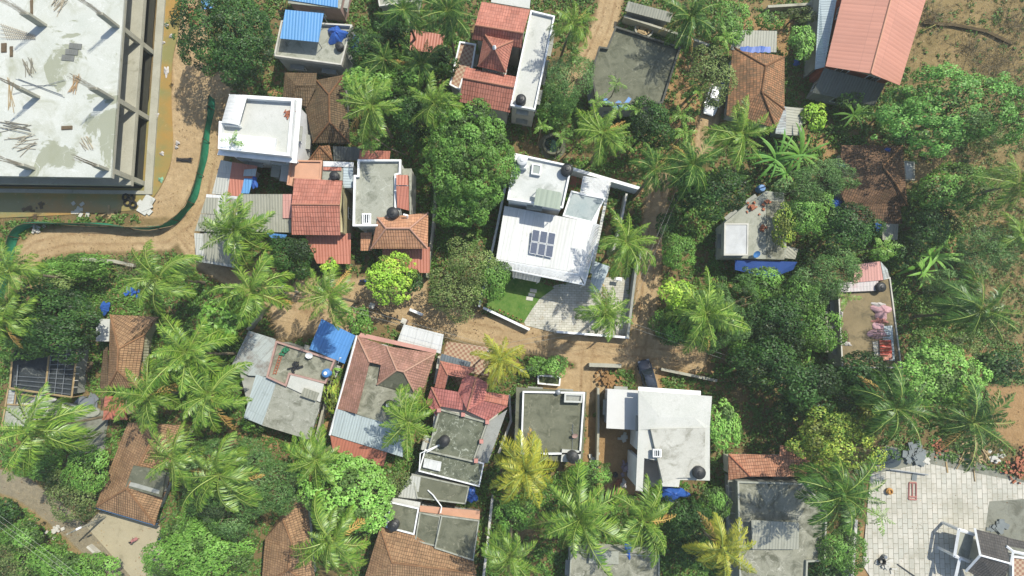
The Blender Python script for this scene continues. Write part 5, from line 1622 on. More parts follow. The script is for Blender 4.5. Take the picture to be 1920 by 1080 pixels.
def B28():
    z = 4.4
    r = house('bottom_terrace_house', 'house with three grey terrace slabs and brown tiles at the bottom edge', [(800, 1000)], z)
    terrace(r, [(772, 888), (880, 912), (873, 945), (782, 934)], 3.6, m_offw, c_dark, .12, c_grey, .15)
    roof(r, [(772, 891, 3.8), (789, 895, 3.8), (783, 936, 3.5), (746, 932, 3.5), (752, 918, 3.6)], [(0, 1, 2, 3, 4)], s_asbw)
    terrace(r, [(733, 940), (786, 952), (777, 1002), (724, 988)], z, m_offw, c_dark, .2, m_white, .15)
    terrace(r, [(787, 960), (826, 968), (817, 1024), (778, 1014)], z - .2, m_offw, c_dark, .12, c_grey, .15, win=False)
    terrace(r, [(828, 966), (899, 975), (888, 1051), (815, 1027)], z + .1, m_offw, c_dark, .15, c_grey, .15)
    roof(r, [(787, 948, 3.9), (900, 958, 3.9), (899, 974, 3.8), (787, 959, 3.8)], [(0, 1, 2, 3)], plain('peach_floor', S(236, 182, 150)), .15, 'rear_step')
    roof(r, [(735, 933, 3.9), (788, 942, 3.9), (787, 951, 3.9), (734, 940, 3.9)], [(0, 1, 2, 3)], c_pale, .15, 'rear_step')
    V = [(713, 989, 4.0), (777, 1003, 4.2), (817, 1030, 4.3), (888, 1052, 4.2), (893, 1075, 5.2), (735, 1055, 5.4), (893, 1110, 4.4), (683, 1085, 3.6), (683, 1120, 3.4)]
    roof(r, V, [(0, 1, 2, 5), (2, 3, 4, 5), (5, 4, 6, 8), (0, 5, 7), (5, 8, 7)], t_brown, ridges=[(0, 5), (5, 4)])
    walls(r, [(735, 942), (896, 972), (888, 1110), (690, 1100), (712, 992)], 3.6, m_offw, .4)
    tank(736, 988, z, 'black water tank where the brown tiles meet the grey slabs at the bottom edge', .62, 1.2)
    pipe_run([(734, 985, z + .4), (724, 972, z + .6), (728, 966, z + .6), (713, 970, z + .4)], 'bent white pipe beside the tank at the bottom edge', .08)
    pipe_run([(802, 919, 3.8), (812, 928, 4.0), (828, 950, 4.3), (826, 962, 4.6)], 'white drain pipe crossing the dark rear terrace at the bottom', .07)
    tarp(884, 928, 2.4, 10, 15, .4, 'blue tarpaulin beside the dark rear terrace and the tall wall', seed=61)
    wall_run([(923, 935), (915, 1010), (905, 1095)], 1.8, .22, m_offw, 'long pale wall right of the three grey slabs')
    r = house('brown_tiled_house', 'brown tiled roof partly under palms at the bottom edge beside the feathery tree', [(540, 1010)], 3)
    V = [(572, 915, 3.4), (545, 940, 3.0), (497, 1010, 3.0), (490, 1100, 3.0), (592, 1100, 3.2), (580, 985, 3.4), (530, 973, 4.6), (547, 1018, 4.8), (540, 1069, 4.8)]
    roof(r, V, [(0, 1, 6), (1, 2, 7, 6), (2, 3, 8, 7), (3, 4, 8), (4, 5, 7, 8), (5, 0, 6, 7)], t_brown, ridges=[(6, 7), (7, 8), (8, 3), (8, 4)])
    walls(r, [(568, 925), (500, 1012), (494, 1095), (586, 1095), (576, 985)], 3.0, m_offw, .4, win=False)
    r = house('grey_flat_house', 'grey flat roofed house showing between palms at the bottom centre', [(1150, 1060)], 3.4)
    terrace(r, [(1070, 1033), (1236, 1040), (1236, 1110), (1066, 1110)], 3.4, m_offw, c_stain, .2, c_grey, .16)
    MB().prism([q[:2] for q in PX([(1106, 1032), (1160, 1034), (1160, 1058), (1104, 1056)], 3.9)], 3.402, 3.9).build('raised_slab', c_grey, r)
    tarp(1178, 1030, 3.4, 6, 15, .3, 'blue and white plastic scrap on the bottom centre flat roof', seed=62)


B28()
# ------------------------------------------------------------------ vegetation
def leaf_mat(name, cols, rough=0.5, trans=0.25, spec=0.35, hue=0.25):
    """foliage: colour differs from leaf to leaf and a little from tree to tree"""
    m = NT(name, rough, spec)
    g = m.n('NewGeometry')
    r = m.t.nodes.new('ShaderNodeValToRGB')
    r.color_ramp.elements[0].color = cols[0]
    r.color_ramp.elements[1].color = cols[-1]
    for i in range(1, len(cols) - 1):
        e = r.color_ramp.elements.new(i / (len(cols) - 1)); e.color = cols[i]
    m.t.links.new(g.outputs['Random Per Island'], r.inputs['Fac'])
    oi = m.n('ObjectInfo')
    v = m.n('MapRange', Value=oi.outputs['Random'], To_Min=1 - hue, To_Max=1 + hue).outputs['Result']
    col = m.n('HueSaturation', Value=v, Saturation=0.97, Color=r.outputs['Color']).outputs['Color']
    m.color(col)
    tr = m.n('BsdfTranslucent', Color=col)
    mx = m.t.nodes.new('ShaderNodeMixShader')
    mx.inputs[0].default_value = trans
    m.t.links.new(m.b.outputs[0], mx.inputs[1])
    m.t.links.new(tr.outputs[0], mx.inputs[2])
    m.t.links.new(mx.outputs[0], m.t.nodes['Material Output'].inputs['Surface'])
    return m.mat


def G(r, g, b): return S(r, g, b, 1.5)


LEAF = {
    'dark': leaf_mat('dark_mango_leaf', [G(36, 76, 24), G(56, 100, 34), G(86, 126, 54)], hue=.12),
    'mid': leaf_mat('mid_green_leaf', [G(84, 136, 42), G(118, 170, 60), G(144, 190, 86)], hue=.15),
    'lime': leaf_mat('lime_leaf', [G(164, 222, 48), G(186, 236, 72), G(202, 244, 96)], hue=.08),
    'light': leaf_mat('light_green_leaf', [G(122, 182, 66), G(152, 208, 86), G(176, 222, 116)], hue=.12),
    'olive': leaf_mat('olive_leaf', [G(100, 126, 60), G(132, 156, 80), G(160, 176, 104)], hue=.15),
    'feather': leaf_mat('feathery_leaf', [G(78, 126, 54), G(104, 150, 70), G(134, 172, 94)], hue=.15),
    'yellow': leaf_mat('yellow_green_leaf', [G(106, 148, 48), G(146, 180, 64), G(192, 200, 78)], hue=.12),
    'under': leaf_mat('undergrowth_leaf', [G(76, 118, 44), G(104, 148, 60), G(134, 168, 84)], hue=.05),
    'dry': leaf_mat('dry_grass_blade', [G(172, 154, 106), G(196, 180, 130), G(146, 140, 88)], hue=.05),
}
_tone = {'dark': (36, 76, 24, 86, 126, 54), 'mid': (84, 136, 42, 144, 190, 86), 'lime': (164, 222, 48, 202, 244, 96), 'light': (116, 176, 62, 172, 216, 110), 'olive': (100, 126, 60, 160, 176, 104),
         'feather': (84, 124, 62, 138, 170, 104), 'yellow': (106, 148, 48, 192, 200, 78), 'under': (76, 118, 44, 134, 168, 84), 'pompom': (80, 140, 50, 152, 204, 98)}
LEAF['pompom'] = leaf_mat('clumpy_tree_leaf', [G(84, 146, 52), G(118, 180, 70), G(154, 206, 100)], hue=.08)
for _k, _c in _tone.items():
    _l = lambda f, i: G(*[min(255, q * f) for q in _c[i:i + 3]])
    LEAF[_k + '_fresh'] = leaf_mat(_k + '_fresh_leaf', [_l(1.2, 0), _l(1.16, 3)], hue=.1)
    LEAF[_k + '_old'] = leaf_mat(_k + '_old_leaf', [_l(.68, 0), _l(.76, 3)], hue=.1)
m_bark = plain('bark', S(140, 124, 98), .9, .1, .5)
m_palmbark = plain('palm_trunk', S(166, 154, 128), .9, .1, .5)
m_rachis = leaf_mat('frond_midrib', [G(140, 168, 66), G(168, 188, 88)], hue=.1, trans=0)
PALM = {
    'green': leaf_mat('palm_leaflet', [G(68, 116, 28), G(112, 156, 42), G(172, 200, 74)], .38, .14, .45, .12),
    'deep': leaf_mat('deep_palm_leaflet', [G(50, 96, 28), G(82, 130, 40), G(124, 164, 64)], .38, .25, .45, .12),
    'gold': leaf_mat('golden_palm_leaflet', [G(150, 172, 42), G(198, 200, 58), G(226, 218, 84)], .4, .28, .45, .1),
    'areca': leaf_mat('areca_leaflet', [G(108, 164, 52), G(142, 192, 70), G(168, 210, 92)], .4, .25, .45, .12),
    'sere': leaf_mat('dry_palm_leaflet', [G(196, 164, 78), G(222, 190, 104), G(206, 146, 80)], .6, .15, .2, .1),
}


def raw_mesh(name, V, F, mats, mi=None):
    me = bpy.data.meshes.new(name)
    V = np.asarray(V, np.float32); F = np.asarray(F, np.int32)
    n = F.shape[1]
    me.vertices.add(len(V)); me.vertices.foreach_set('co', V.ravel())
    me.loops.add(F.size); me.loops.foreach_set('vertex_index', F.ravel())
    me.polygons.add(len(F)); me.polygons.foreach_set('loop_start', np.arange(0, F.size, n, dtype=np.int32))
    for m in mats: me.materials.append(m)
    if mi is not None: me.polygons.foreach_set('material_index', np.asarray(mi, np.int32))
    me.update(calc_edges=True)
    return me


def leaf_quads(C, N, ln, wd, rg, up=0.0):
    """kite shaped leaves: centres C, normals N"""
    n = len(C)
    T = rg.normal(size=(n, 3)); T[:, 2] -= up
    T -= (T * N).sum(1, keepdims=True) * N
    T /= np.linalg.norm(T, axis=1, keepdims=True) + 1e-9
    B = np.cross(N, T)
    l = (ln * rg.uniform(.65, 1.3, n))[:, None]; w = (wd * rg.uniform(.7, 1.25, n))[:, None]
    a = C - T * l * .5
    b = C + B * w * .5 - T * l * .05
    c = C + T * l * .5 - N * l * .08
    d = C - B * w * .5 - T * l * .05
    V = np.stack([a, b, c, d], 1).reshape(-1, 3)
    F = np.arange(4 * n).reshape(-1, 4)
    return V, F


def unit(v): return v / (np.linalg.norm(v, axis=1, keepdims=True) + 1e-9)


CROWNS = {}


def crown_mesh(kind, size, var):
    key = (kind, size, var)
    if key in CROWNS: return CROWNS[key]
    rg = np.random.default_rng(abs(hash((size * 10, var))) % 9999 + len(kind) * 31)
    R = size
    style = {'dark': (1.0, .30, .17, 1.0, .62), 'mid': (.75, .26, .15, 1.0, .62), 'lime': (.65, .30, .2, 1.05, .7), 'light': (.72, .30, .2, 1.0, .62),
             'olive': (1.0, .26, .13, .62, .6), 'feather': (1.1, .30, .07, .75, .5), 'yellow': (.7, .32, .2, .85, .6), 'under': (.6, .26, .16, .8, .6),
             'broad': (.6, .55, .42, .8, .75), 'pompom': (.95, .27, .18, 1.05, .62)}[kind]
    lr, ln, wd, dens, zf = style
    lr = min(lr, R * .5)
    nl = max(6, int(3.3 * (R / lr) ** 2))
    i = np.arange(nl)
    zc = 1 - 1.12 * (i + .5) / nl
    ph = i * 2.39996 + rg.uniform(0, 6.28)
    D = np.stack([np.sqrt(np.clip(1 - zc ** 2, 0, 1)) * np.cos(ph), np.sqrt(np.clip(1 - zc ** 2, 0, 1)) * np.sin(ph), zc], 1)
    wb = .5 if kind in ('dark', 'mid', 'light') else 1
    wob = 1 + wb * (.17 * np.sin(2 * ph + rg.uniform(0, 6)) + .13 * np.sin(3 * ph + rg.uniform(0, 6)) + .08 * np.sin(5 * ph + rg.uniform(0, 6)))
    rad = (R - lr * .7) * wob * (rg.uniform(.8, 1.08, nl) if kind in ('dark', 'mid', 'light') else rg.uniform(.68, 1.12, nl))
    LC = D * rad[:, None]; LC[:, 2] *= zf
    LC += rg.normal(size=LC.shape) * lr * .16
    LR = lr * rg.choice([.5, .7, .9, 1.1, 1.4], nl)
    spr = rg.random(nl) < .14                               # stray sprays reaching out of the crown
    rad = np.where(spr, rad * rg.uniform(1.08, 1.26, nl), rad); LR = np.where(spr, lr * .42, LR)
    LC = D * rad[:, None]; LC[:, 2] *= zf; LC += rg.normal(size=LC.shape) * lr * .16
    if kind == 'pompom':
        keep = rg.random(nl) > .12
        LC, LR = LC[keep], LR[keep]
    if kind in ('olive', 'feather'):                     # open crown: drop some clumps so that branches and ground show
        keep = rg.random(nl) > .16
        LC, LR = LC[keep], LR[keep]
    nl = len(LC)
    per = np.maximum(14, (dens * 9.5 * LR ** 2 / (ln * wd)).astype(int))
    idx = np.repeat(np.arange(nl), per)
    d = unit(rg.normal(size=(len(idx), 3)) + np.array([0, 0, .35]))
    out = unit(LC[idx] + 1e-6)
    flip = ((d * out).sum(1) < -.25)
    d[flip] *= -1
    C = LC[idx] + d * (LR[idx] * rg.uniform(.55, 1.08, len(idx)) ** .6)[:, None] * np.array([1, 1, .85])
    ok = np.ones(len(C), bool)
    for j in range(nl):                                   # leave out leaves buried inside another clump
        q = np.linalg.norm(C - LC[j], axis=1)
        ok &= ~((q < LR[j] * .7) & (idx != j))
    C, d, out = C[ok], d[ok], out[ok]
    up = np.array([0, 0, .45])
    N = unit(d * .9 + out * .3 + up + rg.normal(size=C.shape) * (.65 if kind in ('feather', 'olive') else .45))
    ni = int(dens * 5.0 * R * R / (ln * wd) * .8)             # foliage deeper inside the crown
    di = unit(rg.normal(size=(ni, 3))); di[:, 2] = np.abs(di[:, 2])
    Ci = di * ((R - lr) * rg.uniform(.35, .95, ni))[:, None]; Ci[:, 2] = Ci[:, 2] * zf - .15 * R * 0
    if kind in ('olive', 'feather'): Ci, di = Ci[::3], di[::3]
    C = np.vstack([C, Ci]); N = np.vstack([N, unit(di * .5 + up + rg.normal(size=Ci.shape) * .5)])
    V, F = leaf_quads(C, N, ln, wd, rg, .5)
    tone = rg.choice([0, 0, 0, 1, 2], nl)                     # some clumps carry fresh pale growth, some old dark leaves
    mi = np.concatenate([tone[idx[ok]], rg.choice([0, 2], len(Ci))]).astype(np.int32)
    base = {'broad': 'mid', 'pompom': 'pompom'}.get(kind, kind)
    me = raw_mesh('crown', V, F, [LEAF[base], LEAF[base + '_fresh'], LEAF[base + '_old']], mi)
    CROWNS[key] = (me, LC, LR)
    return CROWNS[key]


SIZES = (1.0, 1.5, 2.2, 3.2, 4.4, 6.0)


def tree(x, y, rx, ry, kind, label, h=None, name='tree', cat='tree', rot=None, group=None, bare=0):
    seed = int(x * 13 + y * 7)
    r = random.Random(seed)
    rm = (rx + ry) / 2 / 15.0
    if h is None: h = 2.2 + rm * 1.0
    s = (CAMH - h) / FOC
    rx, ry = rx * s, ry * s
    rm = (rx + ry) / 2
    size = min(SIZES, key=lambda q: abs(math.log(q / rm)))
    me, LC, LR = crown_mesh(kind, size, r.randrange(2))
    c = P(x, y, h)
    hz = h + rm * .15
    t = empty(name, (c.x, c.y, 0), label, cat, group)
    cr = bpy.data.objects.new('crown', me)
    COL.objects.link(cr)
    place(cr, t, Vector((c.x, c.y, hz)))
    a = rot if rot is not None else r.choice((0, math.pi / 2, math.pi, -math.pi / 2)) + r.uniform(-.2, .2)
    e = (rx / ry) ** .5
    sw = abs(math.sin(a)) > .7
    k = rm / size
    cr.scale = (k * (1 / e if sw else e), k * (e if sw else 1 / e), k * r.uniform(.9, 1.1))
    cr.rotation_euler = (0, 0, a)
    tk = MB()
    br = max(.08, rm * .055)
    fork = Vector((c.x + r.uniform(-.2, .2), c.y + r.uniform(-.2, .2), max(.5, hz - rm * .45)))
    tk.tube([(c.x, c.y, -.15), (c.x + r.uniform(-.1, .1), c.y, fork.z * .5), fork], [br * 1.25, br, br * .85], 7)
    M = Matrix.Rotation(a, 3, 'Z') @ Matrix.Diagonal(cr.scale)
    n = min(len(LC), 5 + int(rm * (1.5 if kind not in ('feather', 'olive') else 3.5)))
    for j in r.sample(range(len(LC)), n):
        q = M @ Vector(LC[j]) + Vector((c.x, c.y, hz))
        m = fork.lerp(q, .5) + Vector((r.uniform(-.15, .15), r.uniform(-.15, .15), .12 * rm))
        tk.tube([fork, m, q], [br * .6, br * .38, br * .12], 5, cap=False)
    for j in range(bare):
        w = r.uniform(0, 6.28)
        q = Vector((c.x + math.cos(w) * rx * r.uniform(.4, 1), c.y + math.sin(w) * ry * r.uniform(.4, 1), hz + rm * r.uniform(-.1, .6)))
        tk.tube([fork, fork.lerp(q, .6) + Vector((r.uniform(-.3, .3), r.uniform(-.3, .3), .3)), q], [br * .4, br * .25, br * .08], 4, cap=False)
    tk.build('trunk', m_bark, t, uv=False)
    return t


# ---- palms
FRONDS = {}


def frond_arrays(L, el, az, droop, side, rg, pairs=44, llen=.85, wid=.07, vdrop=.45, blow=0.0):
    """one feather leaf: midrib strip and its leaflets"""
    n = 12
    s = np.linspace(0, 1, n)
    ang = el - droop * s ** 1.5
    azs = az + side * s ** 1.6
    step = L / (n - 1)
    d = np.stack([np.cos(ang) * np.cos(azs), np.cos(ang) * np.sin(azs), np.sin(ang)], 1)
    p = np.vstack([[0, 0, 0], np.cumsum(d[:-1] * step, 0)])
    sd = np.stack([-np.sin(azs), np.cos(azs), np.zeros(n)], 1)
    up = np.cross(d, sd)
    w = (.04 * (1 - s) + .012)[:, None] * L / 4.5
    V1 = np.concatenate([p - sd * w, p + sd * w, ], 1).reshape(-1, 3) + np.repeat(up * .02, 2, 0)
    F1 = np.array([[2 * k, 2 * k + 2, 2 * k + 3, 2 * k + 1] for k in range(n - 1)])
    t = np.linspace(.14, .99, pairs)
    ng = max(6, pairs // 3)                                   # leaflets hang together in tufts with gaps between
    t = np.round((t - .14) / .85 * ng) / ng * .85 + .14
    t = np.clip(t + np.tile([-.009, 0, .009], pairs)[:pairs], .13, .995)
    gi = np.repeat(np.round((t - .14) / .85 * ng).astype(int), 2) * 2 + np.tile([0, 1], pairs)
    gj, gl = rg.normal(0, .15, (2 * ng + 8, 3)), rg.uniform(.72, 1.18, 2 * ng + 8)
    t = np.repeat(t, 2) + rg.uniform(-.004, .004, 2 * pairs)
    sg = np.tile([1, -1], pairs)
    ip = lambda A: np.stack([np.interp(t, s, A[:, k]) for k in range(3)], 1)
    q, tan, sdv, upv = ip(p), unit(ip(d)), unit(ip(sd)), unit(ip(up))
    prof = np.sin(np.clip(t, 0, 1) * math.pi * .86 + .42) ** .8
    l = llen * prof * gl[gi] * rg.uniform(.9, 1.08, len(t)) * L / 4.5
    fw = (.35 + .75 * t)[:, None]
    dr = sdv * sg[:, None] * (1 - .25 * t)[:, None] + tan * fw + upv * (-.12) + rg.normal(size=q.shape) * .05 + gj[gi]
    dr[:, :2] += blow * np.array([.7, -.2])
    dr = unit(dr)
    mid = q + dr * (l * .55)[:, None]
    drop = np.zeros_like(q); drop[:, 2] = -vdrop * l * rg.uniform(.5, 1.3, len(t))
    tip = q + dr * l[:, None] * .93 + drop
    mid[:, 2] -= .12 * l
    wv = unit(np.cross(dr, upv)) * (wid * .5 * rg.uniform(.8, 1.2, len(t)))[:, None] * L / 4.5
    V2 = np.stack([q, mid + wv, tip, mid - wv], 1).reshape(-1, 3)
    F2 = np.arange(len(V2)).reshape(-1, 4)
    return V1, F1, V2, F2


def palm_crown(kind, var):
    key = (kind, var)
    if key in FRONDS: return FRONDS[key]
    rg = np.random.default_rng(100 + var * 17 + len(kind) * 5)
    areca = kind == 'areca'
    n = (10, 11, 9)[var % 3] if areca else (28, 25, 31, 23, 27, 24, 29, 26)[var % 8]
    Vs, Fs, Ms = [], [], []
    b = 0
    dry = None
    wind = rg.uniform(0, 6.28)
    for k in range(n):
        f = k / (n - 1)
        az = k * 2.39996 + rg.uniform(-.45, .45)
        el = math.radians(82 - 112 * f ** .85 + rg.uniform(-14, 14))
        if not areca and rg.random() < .1: el -= math.radians(40)
        L = (4.3 if not areca else 2.0) * (1 - .28 * max(0, .35 - f) / .35) * rg.uniform(.68, 1.12)
        side = (1.2 if var % 8 in (1, 4, 6) else .6) * math.sin(wind - az) * rg.uniform(.3, 1.2) + rg.normal(0, .22)
        a = frond_arrays(L, el, az, rg.uniform(.6, 1.6) * (.75 + .4 * f), side, rg, 78 if not areca else 26, 1.0 if not areca else 1.15, .06 if not areca else .2,
                         rg.uniform(.45, 1.0) if not areca else .35, rg.uniform(-.2, .35))
        for (V, F, m) in ((a[0], a[1], 1), (a[2], a[3], 0)):
            Vs.append(V); Fs.append(F + b); Ms.append(np.full(len(F), m)); b += len(V)
    me = raw_mesh('crown', np.vstack(Vs), np.vstack(Fs), [PALM[kind], m_rachis], np.concatenate(Ms))
    FRONDS[key] = me
    return me


def dry_frond_mesh(var):
    key = ('sere', var)
    if key in FRONDS: return FRONDS[key]
    rg = np.random.default_rng(900 + var)
    a = frond_arrays(4.2, math.radians(-8 - 6 * var), 0, .9, .3, rg, 40, .7, .08, .8)
    V = np.vstack([a[0], a[2]]); F = np.vstack([a[1], a[3] + len(a[0])])
    me = raw_mesh('dry_frond', V, F, [PALM['sere']])
    FRONDS[key] = me
    return me


_nut = MB()
for k in range(9):
    a = k * 2.4
    _nut.lathe((.34 * math.cos(a), .34 * math.sin(a), -.35 - .12 * (k % 3)), [(.05, -.15), (.12, -.05), (.14, .05), (.05, .16)], 7)
_nut = _nut.build('coconuts', plain('green_coconut', S(150, 160, 70), .5, .3, .1), None, (0, 0, 0), smooth=True, uv=False)
NUTS = _nut.data
bpy.data.objects.remove(_nut)


def palm(x, y, rpx, label, kind='green', h=None, var=None, lean=None, dry=0, name='coconut_palm', rot=None):
    r = random.Random(int(x * 3 + y * 11))
    areca = kind == 'areca'
    if h is None: h = r.uniform(6, 8) if areca else r.uniform(9.5, 12.5)
    var = r.randrange(3 if areca else 8) if var is None else var
    c = P(x, y, h)
    reach = rpx * (CAMH - h) / FOC
    k = reach / (1.55 if areca else 3.55)
    if lean is None: lean = (r.uniform(-.7, .7), r.uniform(-.7, .7)) if not areca else (r.uniform(-.3, .3), r.uniform(-.3, .3))
    t = empty(name, (c.x - lean[0], c.y - lean[1], 0), label, 'palm tree')
    cr = bpy.data.objects.new('crown', palm_crown(kind, var))
    COL.objects.link(cr); place(cr, t, c)
    cr.scale = (k, k, k)
    tl = 0 if areca else .3
    cr.rotation_euler = (r.uniform(-tl, tl), r.uniform(-tl, tl), r.uniform(0, 6.28) if rot is None else rot)
    tk = MB()
    b = Vector((c.x - lean[0], c.y - lean[1], -.2))
    pts = []
    for i in range(7):
        f = i / 6
        pts.append((b.x + lean[0] * f ** 1.6, b.y + lean[1] * f ** 1.6, -.2 + (h - .0) * f))
    w = .16 if not areca else .07
    tk.tube(pts, [w * 1.5, w * 1.1, w, w * .95, w * .9, w * .85, w * .9], 8)
    tk.build('trunk', m_palmbark, t, uv=False)
    if not areca:
        o = bpy.data.objects.new('coconut_bunch', NUTS)
        COL.objects.link(o); place(o, t, c)
        o.rotation_euler = (0, 0, r.uniform(0, 6))
    if not areca and kind != 'gold' and not dry: dry = r.choice((0, 0, 1, 1, 2))
    for q in range(dry):
        o = bpy.data.objects.new('dry_frond', dry_frond_mesh(q % 2))
        COL.objects.link(o); place(o, t, c - Vector((0, 0, .15)))
        o.scale = (k, k, k)
        o.rotation_euler = (0, 0, r.uniform(0, 6.28))
    return t


def banana(x, y, rpx, label, n=9, seed=0, h=2.6, mat=None, name='banana_plant', cat='banana plant', wid=.2):
    r = random.Random(seed + int(x))
    c = P(x, y, h)
    t = empty(name, (c.x, c.y, 0), label, cat)
    R = rpx * (CAMH - h) / FOC
    mb = MB()
    for k in range(n):
        az = k * 2.4 + r.uniform(-.4, .4)
        L = R * r.uniform(.75, 1.15)
        el = r.uniform(.25, 1.1)
        V, F = [], []
        m = 9
        w0 = L * wid * r.uniform(.8, 1.2)
        for i in range(m):
            s = i / (m - 1)
            a = el - 1.5 * s ** 1.4
            d = L / (m - 1)
            if i == 0: p = Vector(c)
            else: p = p + Vector((math.cos(az) * math.cos(a), math.sin(az) * math.cos(a), math.sin(a))) * d * 1.15
            w = w0 * (math.sin(math.pi * min(1, .12 + s * .9)) ** .6) * (.25 if s < .12 else 1)
            sd = Vector((-math.sin(az), math.cos(az), 0)) * w * .5
            V += [p - sd - Vector((0, 0, w * .15)), p, p + sd - Vector((0, 0, w * .15))]
        for i in range(m - 1):
            for j in (0, 1):
                F.append((3 * i + j, 3 * i + 3 + j, 3 * i + 4 + j, 3 * i + 1 + j))
        mb.add(V, F)
    mb.build('leaves', mat or LEAF['light'], t, uv=False)
    MB().tube([(c.x, c.y, -.1), (c.x, c.y, h * .6), c], [.16, .12, .08], 7).build('stem', plain('banana_stem', S(140, 150, 90)), t, uv=False)
    return t


def scatter(name, polys, per_m2, kind, tuft, leaves, ln, wd, seed, avoid=True, tall=.5, straight=False):
    """ground cover nobody could count: small leaf tufts over an area"""
    rg = np.random.default_rng(seed)
    allp = []
    for p in polys:
        w = wpoly(p)
        lo, hi = w.min(0), w.max(0)
        n = int((hi - lo).prod() * per_m2)
        q = rg.uniform(lo, hi, (n, 2))
        q = q[poly_sd(q, w) > rg.normal(0, .6, n)]
        allp.append(q)
    q = np.vstack(allp)
    if avoid: q = q[ROADMASK(q) < -.25 - rg.exponential(.25, len(q))]
    for p in CLEAR: q = q[poly_sd(q, wpoly(p)) < -.1]
    nz = np.array([noise_at(a, b) for a, b in q])
    q = q[nz + rg.normal(0, .12, len(q)) > .34]
    if name in ('undergrowth', 'weeds'):
        dz = zone(q, DRY[:1]); q = q[(dz < 0) | (rg.random(len(q)) < .16)]
    n = len(q)
    ts = tuft * rg.uniform(.5, 1.5, n)
    idx = np.repeat(np.arange(n), leaves)
    d = unit(rg.normal(size=(len(idx), 3)) + np.array([0, 0, .4])); d[:, 2] = np.abs(d[:, 2])
    C = np.column_stack([q, np.zeros(n)])[idx] + d * (ts[idx] * rg.uniform(.3, 1, len(idx)))[:, None] * np.array([1, 1, tall * 1.6])
    N = unit(d + rg.normal(size=d.shape) * .5 + np.array([0, 0, .4]))
    if straight: N = unit(rg.normal(size=d.shape) * np.array([1, 1, .4]))
    V, F = leaf_quads(C, N, ln, wd, rg, -.4 if straight else .3)
    me = raw_mesh(name, V, F, [LEAF[kind]])
    o = bpy.data.objects.new(name, me)
    COL.objects.link(o)
    return tag(o, kind='stuff')


from mathutils import noise as mnoise


def noise_at(a, b):
    return .5 + .5 * mnoise.noise(Vector((a * .16, b * .16, 3.1))) + .25 * mnoise.noise(Vector((a * .5, b * .5, 9.0)))
# ------------------------------------------------------------------ every tree and palm of the place
CLEAR = [[(-60, -60), (301, -60), (286, 366), (-60, 400)], LAWN, [(1040, 535), (1115, 520), (1180, 520), (1176, 628), (985, 612), (988, 590)], [(1632, 868), (1735, 860), (1935, 900), (1935, 1095), (1600, 1095)],
         [(838, 640), (925, 652), (915, 705), (825, 690)], ORANGE[1], ORANGE[4], [(140, 770), (205, 770), (195, 850), (140, 850)]]

T = tree
T(436, 78, 90, 92, 'dark', 'huge dark mango tree by the green net fence, filling the gap beside the blue shelter', 7)
T(880, 298, 90, 98, 'mid', 'very large mid green tree between the red tiled house and the white modern house', 7, rot=.3)
T(868, 385, 60, 48, 'mid', 'lower mid green tree left of the white corrugated roof', 5.5)
T(552, 480, 46, 40, 'dark', 'dark round tree below the grey cement sheets beside the red porch', 4.5)
T(735, 522, 46, 42, 'lime', 'bright lime green round tree in front of the orange hipped house', 4.5)
T(775, 530, 22, 24, 'dark', 'small dark tree tucked behind the lime green tree', 3.4)
T(880, 485, 52, 42, 'olive', 'loose grey green tree by the white side wall, upper of two', 5)
T(850, 545, 58, 46, 'olive', 'sparse tree with bare brown twigs overhanging the lane', 4.5, bare=26)
T(920, 525, 34, 38, 'mid', 'small tree leaning over the lawn corner', 4)
T(110, 600, 88, 62, 'dark', 'large dark tree left of the white slab beside the brown hip roof', 6)
T(60, 645, 50, 26, 'mid', 'brighter bushy tree along the top of the open frame shed', 4.5)
T(150, 505, 62, 24, 'mid', 'long green bush along the stone kerb of the sandy lane', 3)
T(95, 545, 50, 34, 'olive', 'olive scrub tree above the large dark tree at the left', 4)
T(413, 608, 39, 36, 'broad', 'round breadfruit tree with big glossy leaves above the patchwork house', 4.5, name='breadfruit_tree')
T(450, 905, 112, 84, 'feather', 'wide feathery dark green tree right of the veranda house', 7)
T(385, 1030, 90, 58, 'mid', 'broad green tree at the bottom beside the blue sign board', 5)
T(352, 1003, 40, 42, 'mid', 'leafy green tree over the lower corner of the veranda house', 4.5)
T(655, 920, 84, 72, 'light', 'wide bright green clumpy tree below the red sheet edge of the pink tiled house', 5.5)
T(745, 908, 22, 24, 'olive', 'small soft green tree between the bright tree and the white tin roof', 3.6)
T(1062, 160, 52, 50, 'feather', 'light feathery tree between the pale side terrace and the dark terrace', 5.5)
T(1040, 205, 34, 36, 'mid', 'small green tree above the stone well', 4)
T(1328, 140, 54, 50, 'olive', 'greyish olive tree overhanging the parked white car', 5.5)
T(1215, 238, 46, 46, 'dark', 'dark broadleaf tree below the dark mouldy terrace', 5.5)
T(1335, 358, 62, 46, 'dark', 'big dark tree between the lane and the brick strewn terrace', 7)
T(1290, 360, 36, 40, 'dark', 'smaller dark tree on the lane side of the big dark one', 5)
T(1505, 350, 62, 46, 'feather', 'soft feathery tree left of the blue tarpaulin lean-to', 5)
T(1575, 325, 48, 28, 'feather', 'feathery branches spreading over the left of the brown tiled roof', 5.2)
T(1520, 405, 46, 46, 'mid', 'rounded green tree right of the brick strewn terrace', 4.8)
T(1775, 218, 124, 84, 'pompom', 'huge clumpy tree below the coral red hall, spreading over the brown tiled house', 7.5)
T(1690, 195, 36, 34, 'light', 'leafy crown touching the red wall of the tall hall', 5)
T(1582, 430, 56, 46, 'dark', 'dark green tree just below the blue tarpaulin lean-to', 5.5)
T(1540, 515, 58, 50, 'feather', 'feathery dark tree left of the pink sheet roof', 5.5)
T(1500, 560, 46, 40, 'mid', 'green tree below the blue tarpaulin eave, right of two', 4.8)
